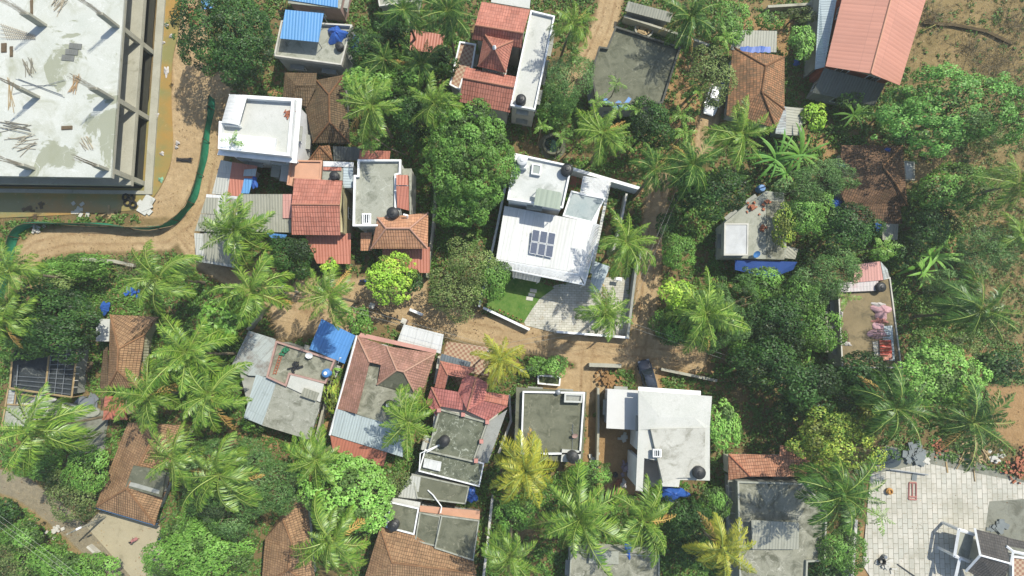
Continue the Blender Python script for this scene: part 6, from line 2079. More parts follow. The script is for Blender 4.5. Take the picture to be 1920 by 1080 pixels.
T(1430, 535, 42, 36, 'mid', 'green tree in front of the blue tarpaulin eave', 4)
T(1345, 585, 66, 60, 'feather', 'pale feathery tree beneath the tall palm east of the orange lane', 5)
T(1270, 555, 36, 34, 'lime', 'yellowish green bush at the edge of the orange lane', 3.5)
T(1262, 610, 38, 40, 'mid', 'green bush under the feathery tree by the lane junction', 3.2)
T(1270, 470, 32, 30, 'mid', 'small shrub tree beside the shaded lane', 3.4)
T(1455, 600, 60, 44, 'dark', 'dark tree in the middle of the right hand grove', 5)
T(1530, 620, 40, 40, 'mid', 'green tree left of the ladder railing by the littered terrace', 4.5)
T(1440, 680, 64, 48, 'dark', 'dark tree over the orange clearing right of the junction', 5.5)
T(1505, 720, 66, 52, 'dark', 'largest dark tree in the grove above the yellowish tree', 6)
T(1600, 710, 60, 50, 'dark', 'dark spreading tree below the littered terrace', 5.5)
T(1752, 705, 74, 66, 'light', 'big round light green clumpy tree below the littered terrace', 6.5)
T(1555, 825, 76, 58, 'yellow', 'olive and yellow mottled tree above the orange tile roof', 6)
T(1640, 775, 26, 24, 'yellow', 'little yellow green tree between two palms near the paved courtyard', 4)
T(1357, 795, 31, 42, 'light', 'pale green round shrub tree right of the white concrete house', 3.6)
T(1285, 970, 44, 44, 'dark', 'dark tree below the wide blue tarpaulin', 4.5)
T(1338, 945, 26, 34, 'mid', 'small green tree beside the shaded wall of the stained terrace', 3.6)
T(1300, 1030, 40, 36, 'dark', 'dark bush at the bottom left of the golden palm', 3.8)
T(972, 958, 34, 32, 'mid', 'compact bush tree between the golden palm and the green palms', 3.6)
T(870, 1068, 1, 1, 'under', 'tiny weed on the bottom house', .8) if False else None
T(1872, 690, 46, 38, 'dark', 'dark tree at the right edge by the sandy path', 4.5)
T(1775, 360, 66, 50, 'mid', 'thin green tree right of the brown tiled house with the cistern', 5)
T(1735, 420, 44, 48, 'dark', 'dark shrubby tree below the cistern', 4.2)
T(1865, 470, 66, 52, 'feather', 'sparse dark feathery tree on the dry slope', 5)
T(1770, 545, 50, 40, 'feather', 'greyish feathery tree by the windblown palm on the right', 4.5)
T(1850, 250, 46, 40, 'olive', 'olive scrub where the dry field meets the clumpy tree', 3)
T(166, 880, 34, 42, 'mid', 'green tree beside the left eave of the veranda house', 4.2)
T(140, 920, 52, 42, 'olive', 'grey green tree between the tar lane and the veranda house', 4)
T(80, 868, 40, 26, 'mid', 'green bush below the windblown palm at the left', 3)
T(48, 1005, 36, 28, 'mid', 'round green bush on the lane bank at the lower left', 2.6)
T(100, 1058, 50, 32, 'mid', 'wide green bush left of the tar lane at the bottom', 2.6)
T(30, 1050, 48, 40, 'olive', 'olive bush in the bottom left corner', 2.6)
T(180, 1065, 40, 26, 'mid', 'green bush close to the tar lane at the bottom edge', 2.4)
T(8, 960, 26, 24, 'dark', 'shaded dark bush at the left edge beside the tar lane', 2.2)
T(1500, 85, 25, 32, 'light', 'soft green bush left of the pale blue sheet roof', 3)
T(1527, 222, 23, 24, 'lime', 'round yellow green bush below the grey sheet annex', 2.8)
T(1597, 185, 24, 22, 'mid', 'round bush at the foot of the dark lower roof', 3)
T(1365, 45, 34, 42, 'mid', 'green tree left of the grey sheet roof at the top', 4.4)
T(1440, 38, 24, 20, 'mid', 'low green bush on the dry ground at the top', 2)
T(1012, 688, 24, 20, 'mid', 'flowering bush growing in the white planter', 2.4, name='bush', cat='bush')
T(1040, 685, 22, 20, 'light', 'second bush beside the flowering one in the white planter', 2.2, name='bush', cat='bush')
T(678, 598, 24, 30, 'mid', 'glossy green shrub at the gate beside the blue canopy', 3)
T(618, 500, 20, 18, 'lime', 'small yellow green bush at the edge of the red porch', 2.6)
T(700, 155, 52, 30, 'light', 'pale green tree between the tall palms and the grey terrace', 5)
T(760, 150, 36, 28, 'mid', 'green tree wedged between two palms', 5)
T(775, 215, 40, 50, 'dark', 'dark undergrowth tree between the two palms below the maroon house', 4)
T(700, 100, 46, 44, 'dark', 'dark shaded tree right of the blue tarpaulin heap', 4)
T(830, 120, 34, 36, 'dark', 'dark shaded tree beside the checkered balcony', 4)
T(740, 65, 40, 32, 'dark', 'deep shaded tree left of the maroon roof', 4.5)
T(570, 500, 1, 1, 'under', '', 1) if False else None
T(1110, 888, 36, 22, 'mid', 'row of green shrubs below the square terrace', 2.2)
T(1165, 890, 1, 1, 'under', '', 1) if False else None
T(1575, 1030, 44, 42, 'mid', 'green tree between the stained terrace and the courtyard wall', 4)
T(1550, 1070, 30, 24, 'dark', 'dark bush at the bottom edge by the stub wall', 3)
T(900, 800, 1, 1, 'under', '', 1) if False else None
T(625, 740, 16, 36, 'yellow', 'leafy yellow green shrub in the gap right of the patchwork house', 2.4)
T(1480, 765, 40, 26, 'dark', 'dark low tree below the largest dark tree of the grove', 3.6)
T(1400, 640, 34, 30, 'mid', 'green bush at the feet of the tall palm east of the lane', 3)
T(1140, 590, 34, 30, 'olive', 'grey green bush under the palm inside the front garden wall', 2.6)
T(1245, 420, 20, 26, 'dark', 'dark shrub leaning over the shaded lane', 3)
T(1660, 330, 1, 1, 'under', '', 1) if False else None
T(1690, 480, 34, 30, 'dark', 'dark bush below the small grey sheet of the brown tiled house', 3)
T(1790, 640, 44, 30, 'olive', 'dull green scrub on the orange ground right of the littered terrace', 2.6)
T(1650, 470, 24, 22, 'mid', 'green bush behind the pink sheet roof', 3)
T(1330, 1000, 1, 1, 'under', '', 1) if False else None
T(380, 480, 1, 1, 'under', '', 1) if False else None
T(480, 790, 26, 14, 'mid', 'low shrub under the shaded eave of the patchwork house', 1.8)
T(1490, 30, 40, 22, 'olive', 'grey scrub along the old bank at the top', 2)

p = palm
p(697, 197, 66, 'tall palm between the mould dark tiled house and the bright undergrowth', var=0)
p(815, 193, 58, 'palm left of the lower red gabled roof', var=3)
p(838, 22, 60, 'glossy palm at the top edge beside the red tiled house', 'deep')
p(757, 18, 50, 'shaded palm at the top edge over the whitewashed house', 'deep')
p(720, 110, 42, 'low dark palm right of the blue tarpaulin heap', 'deep', 7)
p(790, 120, 48, 'low dark palm beneath the maroon roof', 'deep', 6.5)
p(1075, 45, 52, 'palm between the pale side terrace and the sandy track at the top', var=3)
p(1295, 32, 58, 'palm at the top standing by the old concrete wall', 'deep')
p(440, 432, 70, 'big palm leaning over the grey cement sheet house at the lane corner', var=2)
p(296, 522, 76, 'windblown palm below the bend of the sandy lane', var=4)
p(470, 548, 70, 'palm above the breadfruit tree', var=1)
p(618, 553, 62, 'palm over the sandy yard above the deep blue canopy', var=0)
p(350, 662, 78, 'large palm left of the patchwork house, upper of a close pair', var=2)
p(275, 742, 66, 'palm with crown over the tiny red hut')
p(392, 742, 76, 'large palm left of the patchwork house, lower of a close pair', var=4)
p(62, 808, 88, 'big windblown palm at the left edge below the ruined shed', var=1)
p(322, 858, 62, 'palm partly covering the flat hood of the veranda house', dry=1)
p(410, 890, 72, 'palm with a few orange fronds above the feathery tree', dry=2)
p(18, 508, 62, 'palm at the left edge beside the net fence corner')
p(6, 598, 56, 'palm cut by the left edge beside the large dark tree')
p(1130, 248, 60, 'palm with drooping fronds right of the stone well', var=0)
p(1390, 250, 66, 'spreading palm below the rust tiled house', var=1)
p(1298, 310, 60, 'palm between the shaded lane and the spreading palm', 'deep')
p(1228, 318, 48, 'darker palm at the end of the long white rear wall', 'deep')
p(1175, 455, 60, 'palm at the right of the white modern house, upper of two by the lane', var=0)
p(1135, 588, 58, 'palm beside the cobbled drive at the front garden wall', var=3, dry=1)
p(1325, 590, 70, 'palm rising out of the pale feathery tree east of the lane', var=2)
p(936, 676, 52, 'golden green palm beside the checkered forecourt', 'gold')
p(765, 790, 60, 'palm standing over the pale blue sheets of the pink tiled house', var=0)
p(985, 882, 72, 'golden palm below the square terrace', 'gold', var=2, dry=1)
p(1088, 972, 86, 'largest palm at the bottom, left of a pair above the grey flat house', var=2)
p(1205, 978, 72, 'palm below the white concrete house, right of a pair', var=1)
p(620, 1012, 74, 'palm over the bottom brown tiled roof', var=4, dry=1)
p(592, 862, 54, 'palm between the patchwork house and the bright clumpy trees')
p(955, 1040, 56, 'palm at the bottom edge right of the long pale wall')
p(1355, 1030, 66, 'bright golden yellow palm beside the stained terrace', 'gold', var=3, dry=1)
p(1578, 930, 80, 'large dark palm leaning over the corner of the paved courtyard', 'deep', var=2)
p(1680, 765, 72, 'palm between the light green clumpy tree and the mottled tree', 'deep', var=1)
p(1825, 792, 76, 'palm with pale dead fronds above the paved courtyard', 'deep', var=3, dry=3)
p(1840, 582, 84, 'windblown palm on the orange bank at the right', 'deep', var=4)
p(1908, 345, 62, 'palm cut by the right edge on the dry field')
p(1915, 440, 46, 'lower palm cut by the right edge', h=7)
a = lambda x, y, r, l, h=None: palm(x, y, r, l, 'areca', h, name='areca_palm')
a(435, 265, 18, 'small areca palm in front of the white block house', 8.4)
a(1157, 156, 18, 'lone areca palm rising through the dark mouldy terrace', 8)
a(1078, 102, 24, 'areca palm beside the sandy track at the top')
a(1015, 236, 18, 'slim areca palm left of the stone well')
a(1052, 258, 20, 'areca palm leaning over the stone well')
a(1090, 242, 20, 'bright areca palm right of the stone well')
a(1120, 192, 20, 'areca palm at the lower left corner of the dark mouldy terrace')
a(1160, 206, 20, 'areca palm in the middle of the row below the dark mouldy terrace')
a(1195, 203, 22, 'areca palm right in the row below the dark mouldy terrace')
a(1172, 270, 20, 'areca palm beside the dark broadleaf tree')
a(1275, 215, 24, 'areca palm left of the parked white car, upper of two')
a(1285, 248, 24, 'areca palm left of the sandy drive, lower of two')
a(1313, 172, 24, 'areca palm under the greyish olive tree by the white car')
a(1358, 70, 26, 'areca palm left of the rust tiled house')
a(1587, 557, 22, 'areca palm at the left parapet of the littered terrace')
a(1655, 462, 26, 'areca palm above the pink sheet roof')
a(1650, 968, 26, 'small areca palm at the edge of the paved courtyard', 5)
a(690, 270, 20, 'small areca palm behind the red rear awning')
a(1430, 60, 1, '') if False else None
b = banana
b(1600, 215, 38, 'banana plant below the dark lower roof of the tall hall', 13, 1, mat=LEAF['mid'], wid=.12)
b(1455, 300, 54, 'left banana clump below the spreading palm', 18, 2, mat=LEAF['pompom'], wid=.085)
b(1500, 292, 56, 'right banana clump beside the orange soil yard', 18, 3, mat=LEAF['mid'], wid=.085)
b(1475, 325, 46, 'lower banana clump above the blue barrel', 15, 4, mat=LEAF['pompom'], wid=.085)
b(1745, 480, 62, 'ragged banana plant with long bare ribs right of the brown tiled house', 14, 5, wid=.1)
b(1730, 510, 46, 'second ragged banana plant above the littered terrace', 10, 6, wid=.1)
b(1515, 640, 40, 'banana plant left of the littered terrace ladder railing', 10, 7, wid=.14)
b(1390, 680, 36, 'banana plant by the orange clearing near the junction', 9, 8, wid=.12)
b(435, 590, 30, 'ragged banana plant between the palm and the breadfruit tree', 8, 9)
b(625, 690, 16, 'young banana plant beside the deep blue canopy', 7, 10)
b(1200, 165, 1, '') if False else None


def bare_bush(x, y, rpx, label, seed, n=60):
    r = random.Random(seed)
    c = P(x, y, .6)
    t = empty('bare_bush', (c.x, c.y, 0), label, 'bush', 'bare grey bushes on the dry field')
    mb = MB()
    R = rpx / 15
    for k in range(n):
        w, e = r.uniform(0, 6.28), r.uniform(.25, 1.2)
        L = R * r.uniform(.5, 1.1)
        d = Vector((math.cos(w) * math.cos(e), math.sin(w) * math.cos(e), math.sin(e)))
        a = Vector((c.x + r.gauss(0, R * .3), c.y + r.gauss(0, R * .3), 0))
        m = a + d * L * .5 + Vector((r.uniform(-.2, .2), r.uniform(-.2, .2), 0))
        q = a + d * L + Vector((r.uniform(-.4, .4), r.uniform(-.4, .4), -.1))
        mb.tube([a, m, q], [.03, .02, .008], 3, cap=False)
        for s in range(3):
            z = m.lerp(q, r.random())
            mb.tube([z, z + Vector((r.uniform(-.5, .5), r.uniform(-.5, .5), r.uniform(0, .4)))], [.015, .006], 3, cap=False)
    mb.build('twigs', plain('dry_twig', S(166, 152, 120), .9, .1, .3), t, uv=False)


bare_bush(1880, 120, 60, 'grey leafless thicket on the dry field in the upper right', 1, 90)
bare_bush(1900, 190, 44, 'leafless scrub beside the clumpy tree at the right edge', 2, 60)
bare_bush(1830, 90, 44, 'leafless scrub at the head of the dry hollow', 3)
bare_bush(1750, 30, 40, 'thin dead bush beside the coral red hall', 4)
bare_bush(1900, 40, 46, 'dead scrub in the top right corner', 5)
bare_bush(60, 1040, 40, 'dead branches among the green bushes at the lower left', 6)
bare_bush(1470, 650, 20, 'dead twiggy bush beside the banana plant in the grove', 7, 30)
bare_bush(245, 500, 34, 'dry brushwood at the kerb of the sandy lane', 8, 50)

ALL = [[(-80, -90), (2000, -90), (2000, 1170), (-80, 1170)]]
T(1467, 425, 24, 38, 'yellow', 'loose yellow green tree growing over the right side of the brick strewn terrace', 5)
scatter('undergrowth', ALL, 6.5, 'under', .45, 10, .3, .18, 1)
scatter('weeds', [[(60, 420), (200, 412), (180, 435), (60, 470)], [(-60, 930), (90, 950), (200, 1095), (-60, 1120)], [(1620, 380), (1860, 350), (1840, 640), (1700, 660)], [(1480, 180), (1660, 210), (1660, 520), (1480, 520)], [(1230, 320), (1400, 320), (1380, 480), (1240, 470)],
                  [(1240, 440), (1420, 520), (1640, 520), (1640, 800), (1340, 700)], [(560, 830), (800, 860), (760, 930), (560, 960)], [(1100, 870), (1380, 900), (1380, 1090), (900, 1090), (900, 900)], [(0, 480), (300, 480), (470, 560), (470, 760), (200, 860), (0, 900)], [(770, 190), (980, 210), (940, 560), (790, 580)],
                  [(640, 40), (880, 60), (860, 290), (680, 290)], [(1010, 120), (1120, 130), (1240, 210), (1220, 340), (1080, 310), (1000, 230)]], 4.0, 'mid', .5, 11, .3, .17, 2)
scatter('dry_scrub', [[(1790, 240), (1960, 200), (1960, 640), (1850, 640), (1790, 440)], [(1690, 560), (1960, 600), (1960, 840), (1880, 740), (1700, 660)]], 4.0, 'olive', .5, 11, .26, .12, 7)
scatter('dry_grass', DRY[:3], 7.0, 'dry', .32, 7, .34, .035, 3, tall=.6, straight=True)

def litter(name, n, seed):
    """fallen leaves on lanes, yards and bare soil"""
    rg = np.random.default_rng(seed)
    q = np.column_stack([rg.uniform(-66, 66, n), rg.uniform(-44, 56, n)])
    nz = np.array([noise_at(a * 1.7 + 40, b * 1.7) for a, b in q])
    q = q[(nz + rg.normal(0, .1, n) > .55) & (poly_sd(q, wpoly(WATER)) < 0)]
    n = len(q)
    C = np.column_stack([q, np.full(n, .05)])
    N = unit(rg.normal(size=(n, 3)) * .35 + np.array([0, 0, 1]))
    V, F = leaf_quads(C, N, .22, .12, rg)
    o = bpy.data.objects.new(name, raw_mesh(name, V, F, [leaf_mat('fallen_leaf', [G(120, 92, 58), G(160, 124, 76), G(196, 166, 112)], hue=0, trans=0)]))
    COL.objects.link(o)
    tag(o, kind='stuff')


litter('leaf_litter', 26000, 5)
# ------------------------------------------------------------------ smaller things of the place
def net_fence():
    pts = [(-14, 560), (4, 478), (20, 421), (80, 417), (180, 420), (262, 428), (300, 424), (335, 402), (360, 362), (374, 300), (384, 235), (392, 176)]
    h = 1.8
    pts = smooth_open(pts)
    W = [P(x, y, h) for x, y in pts]
    r = empty('net_fence', (W[len(W) // 2].x, W[len(W) // 2].y, 0), 'long dark green shade net fence curving round the construction site', 'fence')
    nm = NT('green_shade_net', .8, .2)
    nm.color(nm.mix(nm.ramp(nm.noise(1.4, 6, .7), .35, .7), S(30, 140, 104), S(74, 176, 138)))
    nm.bump(nm.noise(3, 4), .6, .08)
    V, F = [], []
    n = 5
    R = random.Random(3)
    for i, w in enumerate(W):
        a, b = W[max(0, i - 1)], W[min(len(W) - 1, i + 1)]
        d = (b - a).normalized(); nn = Vector((-d.y, d.x, 0))
        for k in range(n):
            f = k / (n - 1)
            o = nn * (.10 * math.sin(i * 1.1 + f * 2) + .22 * f * (1 - f) * 4 * R.uniform(.2, 1) + .08 * (1 - f))
            V.append((w.x + o.x, w.y + o.y, .02 + (h - .02) * f + (R.uniform(-.08, .05) if k == n - 1 else 0)))
    for i in range(len(W) - 1):
        for k in range(n - 1):
            a = i * n + k
            F.append((a, a + n, a + n + 1, a + 1))
    mb = MB()
    m2 = len(V)
    mb.add(V, F)
    mb.add([(v[0] + .012, v[1] + .012, v[2]) for v in V], [f[::-1] for f in F])
    mb.build('net', nm.mat, r, smooth=True)
    step = 0
    for i in range(0, len(W), 4):
        w = W[i]
        MB().tube([(w.x, w.y, -.1), (w.x, w.y, h + .15)], .05, 6).build('post', m_dwood, r)
    rail = MB()
    rail.tube([(w.x, w.y, h - .02) for w in W], .035, 5)
    rail.build('top_rail', m_dwood, r)


def smooth_open(pts, k=2):
    for _ in range(k):
        out = [pts[0]]
        for a, b in zip(pts[:-1], pts[1:]):
            out += [(a[0] * .75 + b[0] * .25, a[1] * .75 + b[1] * .25), (a[0] * .25 + b[0] * .75, a[1] * .25 + b[1] * .75)]
        pts = out + [pts[-1]]
    return pts


net_fence()


def car(x, y, ang, label, paint, L=3.9, Wd=1.68):
    """hatchback; local x forward"""
    c = P(x, y, 0)
    t = empty('parked_car', (c.x, c.y, 0), label, 'car')
    ca, sa = math.cos(ang), math.sin(ang)
    tr = lambda p: Vector((c.x + ca * p[0] - sa * p[1], c.y + sa * p[0] + ca * p[1], p[2]))
    hw = Wd / 2
    # body: stations along the length, rounded section
    st = [(-L / 2, .42, .74, .80), (-L / 2 + .12, .30, .92, .94), (-1.1, .24, .98, 1.0), (0, .22, .96, 1.0), (.75, .22, .92, 1.0), (1.35, .24, .80, .97), (L / 2 - .15, .30, .70, .88), (L / 2, .40, .60, .70)]
    V, F = [], []
    for s, z0, z1, k in st:
        w = hw * k
        prof = [(-w * .9, z0), (-w, z0 + .16), (-w, z1 - .16), (-w * .93, z1 - .03), (-w * .6, z1), (0, z1 + .02), (w * .6, z1), (w * .93, z1 - .03), (w, z1 - .16), (w, z0 + .16), (w * .9, z0)]
        V += [tr((s, a, z)) for a, z in prof]
    n = 11
    for i in range(len(st) - 1):
        for k in range(n):
            F.append((i * n + k, (i + 1) * n + k, (i + 1) * n + (k + 1) % n, i * n + (k + 1) % n))
    F += [tuple(range(n)), tuple(range((len(st) - 1) * n + n - 1, (len(st) - 1) * n - 1, -1))]
    MB().add(V, F).build('body', paint, t, smooth=True)
    # glasshouse and roof
    gb = [(-1.72, .95, .80), (-.95, .97, .86), (.1, .96, .86), (.86, .93, .84)]
    gt = [(-1.42, 1.40, .66), (-.95, 1.46, .70), (.0, 1.46, .70), (.28, 1.42, .68)]
    V, F = [], []
    for (s, z, k), (s2, z2, k2) in zip(gb, gt):
        V += [tr((s, -hw * k, z - .03)), tr((s2, -hw * k2, z2)), tr((s2, hw * k2, z2)), tr((s, hw * k, z - .03))]
    for i in range(3):
        for k in range(3): F.append((4 * i + k, 4 * i + 4 + k, 4 * i + 5 + k, 4 * i + k + 1))
    F += [(0, 1, 2, 3), (15, 14, 13, 12)]
    MB().add(V, F).build('windows', m_glass, t)
    V, F = [], []
    for s, z, k in [(-1.46, 1.415, .66), (-.95, 1.475, .71), (.0, 1.475, .71), (.24, 1.45, .685)]:
        V += [tr((s, -hw * k * 1.02, z - .02)), tr((s, -hw * k * .5, z + .03)), tr((s, hw * k * .5, z + .03)), tr((s, hw * k * 1.02, z - .02))]
    for i in range(3):
        for k in range(3): F.append((4 * i + k, 4 * i + 4 + k, 4 * i + 5 + k, 4 * i + k + 1))
    MB().shell(V, F, .035).build('roof', paint, t, smooth=True)
    for s in (-1, 1):
        MB().tube([tr((.86, s * hw * .82, .93)), tr((.28, s * hw * .68, 1.44))], .035, 5).build('windscreen_pillar', paint, t)
        MB().tube([tr((-1.72, s * hw * .78, .95)), tr((-1.44, s * hw * .66, 1.42))], .05, 5).build('rear_pillar', paint, t)
        MB().tube([tr((-.42, s * hw * .86, .95)), tr((-.42, s * hw * .71, 1.46))], .03, 5).build('door_pillar', paint, t)
        m = MB(); m.box(tr((.7, s * (hw + .1), 0)), .07, .09, .93, 1.06, ang); m.build('mirror', paint, t)
        m = MB(); m.box(tr((L / 2 - .1, s * hw * .66, 0)), .1, .15, .56, .69, ang); m.build('headlight', m_steel, t)
        m = MB(); m.box(tr((-L / 2 + .03, s * hw * .68, 0)), .06, .12, .66, .86, ang); m.build('tail_light', plain('tail_lamp_red', (.3, .02, .02, 1), .3, .5, 0), t)
        for fx in (-1.18, 1.22):
            w = MB()
            pts = []
            a = tr((fx, s * (hw - .2), .31)); b = tr((fx, s * (hw + .012), .31))
            w.tube([a, b], .31, 16)
            wo = w.build('wheel', plain('tyre_rubber', (.02, .02, .02, 1), .9, .1, 0), t)
            MB().tube([tr((fx, s * (hw - .02), .31)), tr((fx, s * (hw + .03), .31))], .18, 12).build('rim', m_steel, wo)
    m = MB(); m.box(tr((L / 2 - .02, 0, 0)), .05, .3, .40, .52, ang); m.build('grille', m_iron, t)
    return t


white_paint = NT('car_white', .25, .5); white_paint.color((.72, .73, .74, 1))
dark_paint = NT('car_dark_blue', .22, .5); dark_paint.color((.03, .04, .06, 1))
car(1333, 192, math.radians(-106), 'white hatchback parked under the greyish olive tree', white_paint.mat)
car(1212, 704, math.radians(105), 'dark blue car parked at the lane junction above the white concrete house', dark_paint.mat, 4.0)


def person(x, y, heading, label):
    c = P(x, y, 0.03)
    t = empty('person', c, label, 'person')
    ca, sa = math.cos(heading), math.sin(heading)
    tr = lambda f, s, z: (ca * f - sa * s, sa * f + ca * s, z)
    J = {'pelvis': (0, 0, .92, .125), 'waist': (0, 0, 1.08, .115), 'chest': (.01, 0, 1.27, .135), 'neck': (.02, 0, 1.43, .05), 'head': (.04, 0, 1.53, .085), 'crown': (.04, 0, 1.62, .075),
         'hl': (.02, .09, .86, .09), 'kl': (.14, .1, .48, .06), 'al': (.10, .1, .08, .042), 'tl': (.24, .11, .04, .03),
         'hr': (-.02, -.09, .86, .09), 'kr': (-.02, -.1, .48, .06), 'ar': (-.24, -.1, .10, .042), 'tr': (-.11, -.11, .04, .03),
         'sl': (.0, .17, 1.36, .06), 'el': (-.08, .24, 1.10, .042), 'wl': (.02, .26, .88, .028), 'pl': (.05, .26, .81, .03),
         'sr': (.0, -.17, 1.36, .06), 'er': (.08, -.24, 1.10, .042), 'wr': (.22, -.24, .92, .028), 'pr': (.27, -.24, .86, .03)}
    E = [('pelvis', 'waist'), ('waist', 'chest'), ('chest', 'neck'), ('neck', 'head'), ('head', 'crown'), ('pelvis', 'hl'), ('hl', 'kl'), ('kl', 'al'), ('al', 'tl'), ('pelvis', 'hr'), ('hr', 'kr'), ('kr', 'ar'), ('ar', 'tr'),
         ('chest', 'sl'), ('sl', 'el'), ('el', 'wl'), ('wl', 'pl'), ('chest', 'sr'), ('sr', 'er'), ('er', 'wr'), ('wr', 'pr')]
    for s, w in (('l', 1), ('r', -1)):
        p = J['p' + s]
        for k in range(4):
            a, b = 'f%s%da' % (s, k), 'f%s%db' % (s, k)
            J[a] = (p[0] + .02 - .0, p[1] + (k - 1.5) * .02, p[2] - .05 - .006 * (k in (1, 2)), .009)
            J[b] = (p[0] + .035, p[1] + (k - 1.5) * .02, p[2] - .085 - .008 * (k in (1, 2)), .008)
            E += [('p' + s, a), (a, b)]
        J['th' + s] = (p[0] + .045, p[1] - .03 * w, p[2] - .03, .010)
        E.append(('p' + s, 'th' + s))
    names = list(J)
    me = bpy.data.meshes.new('body')
    me.from_pydata([tr(*J[n][:3]) for n in names], [(names.index(a), names.index(b)) for a, b in E], [])
    o = bpy.data.objects.new('body', me)
    COL.objects.link(o)
    place(o, t, c)
    o.modifiers.new('skin', 'SKIN')
    if not me.skin_vertices: me.skin_vertices.new(name='')
    for i, n in enumerate(names):
        me.skin_vertices[0].data[i].radius = (J[n][3], J[n][3])
    me.skin_vertices[0].data[0].use_root = True
    o.modifiers.new('sub', 'SUBSURF').levels = 1
    o.modifiers['sub'].render_levels = 1
    skin = plain('brown_skin', (.20, .11, .07, 1), .6, .3, 0)
    me.materials.append(skin)
    # garments and hair
    def loft(rings, mat, nm, n=14):
        V, F = [], []
        for f, s, z, rf, rs in rings:
            for k in range(n):
                a = 2 * math.pi * k / n
                q = tr(f + rf * math.cos(a), s + rs * math.sin(a), z)
                V.append((c.x + q[0], c.y + q[1], c.z + q[2]))
        for i in range(len(rings) - 1):
            for k in range(n): F.append((i * n + k, i * n + (k + 1) % n, (i + 1) * n + (k + 1) % n, (i + 1) * n + k))
        MB().add(V, F).build(nm, mat, t, smooth=True)
    pinkc = plain('pink_cotton', S(228, 160, 160), .9, .1, .1)
    loft([(0, 0, .34, .22, .22), (0, 0, .60, .19, .21), (0, 0, .92, .15, .19), (0, 0, 1.08, .13, .165), (.01, 0, 1.27, .15, .20), (.0, 0, 1.38, .10, .2), (.02, 0, 1.43, .065, .08)], pinkc, 'dress')
    for s in (-1, 1):
        loft([(0, .16 * s, 1.40, .06, .06), (-.03 * s, .19 * s, 1.30, .065, .062), (-.06 * s, .215 * s, 1.19, .06, .058)], pinkc, 'sleeve', 10)
    hair = plain('black_hair', (.012, .01, .01, 1), .5, .3, 0)
    loft([(-.06, 0, 1.40, .05, .075), (-.05, 0, 1.5, .075, .092), (.01, 0, 1.6, .105, .1), (.02, 0, 1.67, .075, .075), (.02, 0, 1.695, .02, .02)], hair, 'hair')
    f = MB()
    for s in (-1, 1):
        q = tr(.125, .033 * s, 1.555); f.box((c.x + q[0], c.y + q[1]), .008, .012, c.z + q[2] - .008, c.z + q[2] + .008, heading)
    q = tr(.125, 0, 1.49); f.box((c.x + q[0], c.y + q[1]), .008, .022, c.z + q[2] - .005, c.z + q[2] + .005, heading)
    f.build('eyes_and_mouth', plain('dark_feature', (.05, .02, .02, 1), .5, .3, 0), t)
    q = tr(.135, 0, 1.525); f = MB(); f.box((c.x + q[0], c.y + q[1]), .014, .012, c.z + q[2] - .018, c.z + q[2] + .02, heading); f.build('nose', skin, t)
    for s in (-1, 1):
        q = tr(.035, .092 * s, 1.54); f = MB(); f.box((c.x + q[0], c.y + q[1]), .02, .01, c.z + q[2] - .03, c.z + q[2] + .03, heading); f.build('ear', skin, t)


person(258, 1009, math.radians(150), 'person in pink clothing walking across the concrete yard by the veranda house')


def gate():
    a, b = P(697, 573, 1.9), P(757, 602, 1.9)
    for i, (q, l) in enumerate(((a, 'pale square gate pillar next to the glossy green shrub'), (b, 'pale square gate pillar at the corner of the plain white sheet roof'))):
        t = empty('gate_pillar', (q.x, q.y, 0), l, 'pillar', 'gate pillars of the lane gate')
        MB().box(q, .24, .24, -.1, 1.8, -.4).build('shaft', m_pinkw, t)
        m = MB(); m.box(q, .32, .32, 1.8, 1.9, -.4); m.box(q, .2, .2, 1.9, 1.98, -.4); m.build('cap', m_offw, t)
    for (p0, p1, l) in ((a + Vector((.3, -.15, 0)), P(722, 597, 1.6), 'left leaf of the dark iron gate standing open'), (b + Vector((-.32, .0, 0)), P(718, 590, 1.6), 'right leaf of the dark iron gate near the white sheet roof')):
        t = empty('gate_leaf', (p0.x, p0.y, .1), l, 'gate')
        d = (p1 - p0); d.z = 0
        f = MB()
        for z in (.15, .85, 1.6): f.tube([(p0.x, p0.y, z), (p0.x + d.x, p0.y + d.y, z)], .035, 5)
        for k in (0, 1): f.tube([(p0.x + d.x * k, p0.y + d.y * k, .15), (p0.x + d.x * k, p0.y + d.y * k, 1.6)], .04, 5)
        f.build('frame', m_iron, t)
        f = MB()
        for k in range(1, 14): f.tube([(p0.x + d.x * k / 14, p0.y + d.y * k / 14, .15), (p0.x + d.x * k / 14, p0.y + d.y * k / 14, 1.6)], .015, 4)
        f.build('bars', m_iron, t)


gate()


def pole(x, y, h, label, arm=True, lamp=False):
    p = P(x, y, 0)
    t = empty('utility_pole', (p.x, p.y, 0), label, 'pole')
    MB().tube([(p.x, p.y, -.2), (p.x, p.y, h)], [.14, .09], 8).build('mast', c_raw, t)
    if arm:
        MB().box(p, .7, .05, h - .45, h - .33, .6).build('cross_arm', m_steel, t)
        for k in (-1, 0, 1):
            q = Vector((p.x + k * .6 * math.cos(.6), p.y + k * .6 * math.sin(.6), h - .33))
            MB().lathe(q, [(.04, 0), (.06, .05), (.04, .1), (.055, .14), (.02, .18)], 8).build('insulator', m_white, t)
    if lamp:
        MB().tube([(p.x, p.y, h - .5), (p.x + .7, p.y + .35, h - .1), (p.x + 1.0, p.y + .5, h - .1)], .03, 5).build('lamp_arm', m_steel, t)
        MB().box((p.x + 1.15, p.y + .58), .28, .1, h - .2, h - .06, .46).build('lamp_head', m_white, t)
    return Vector((p.x, p.y, h - .3))


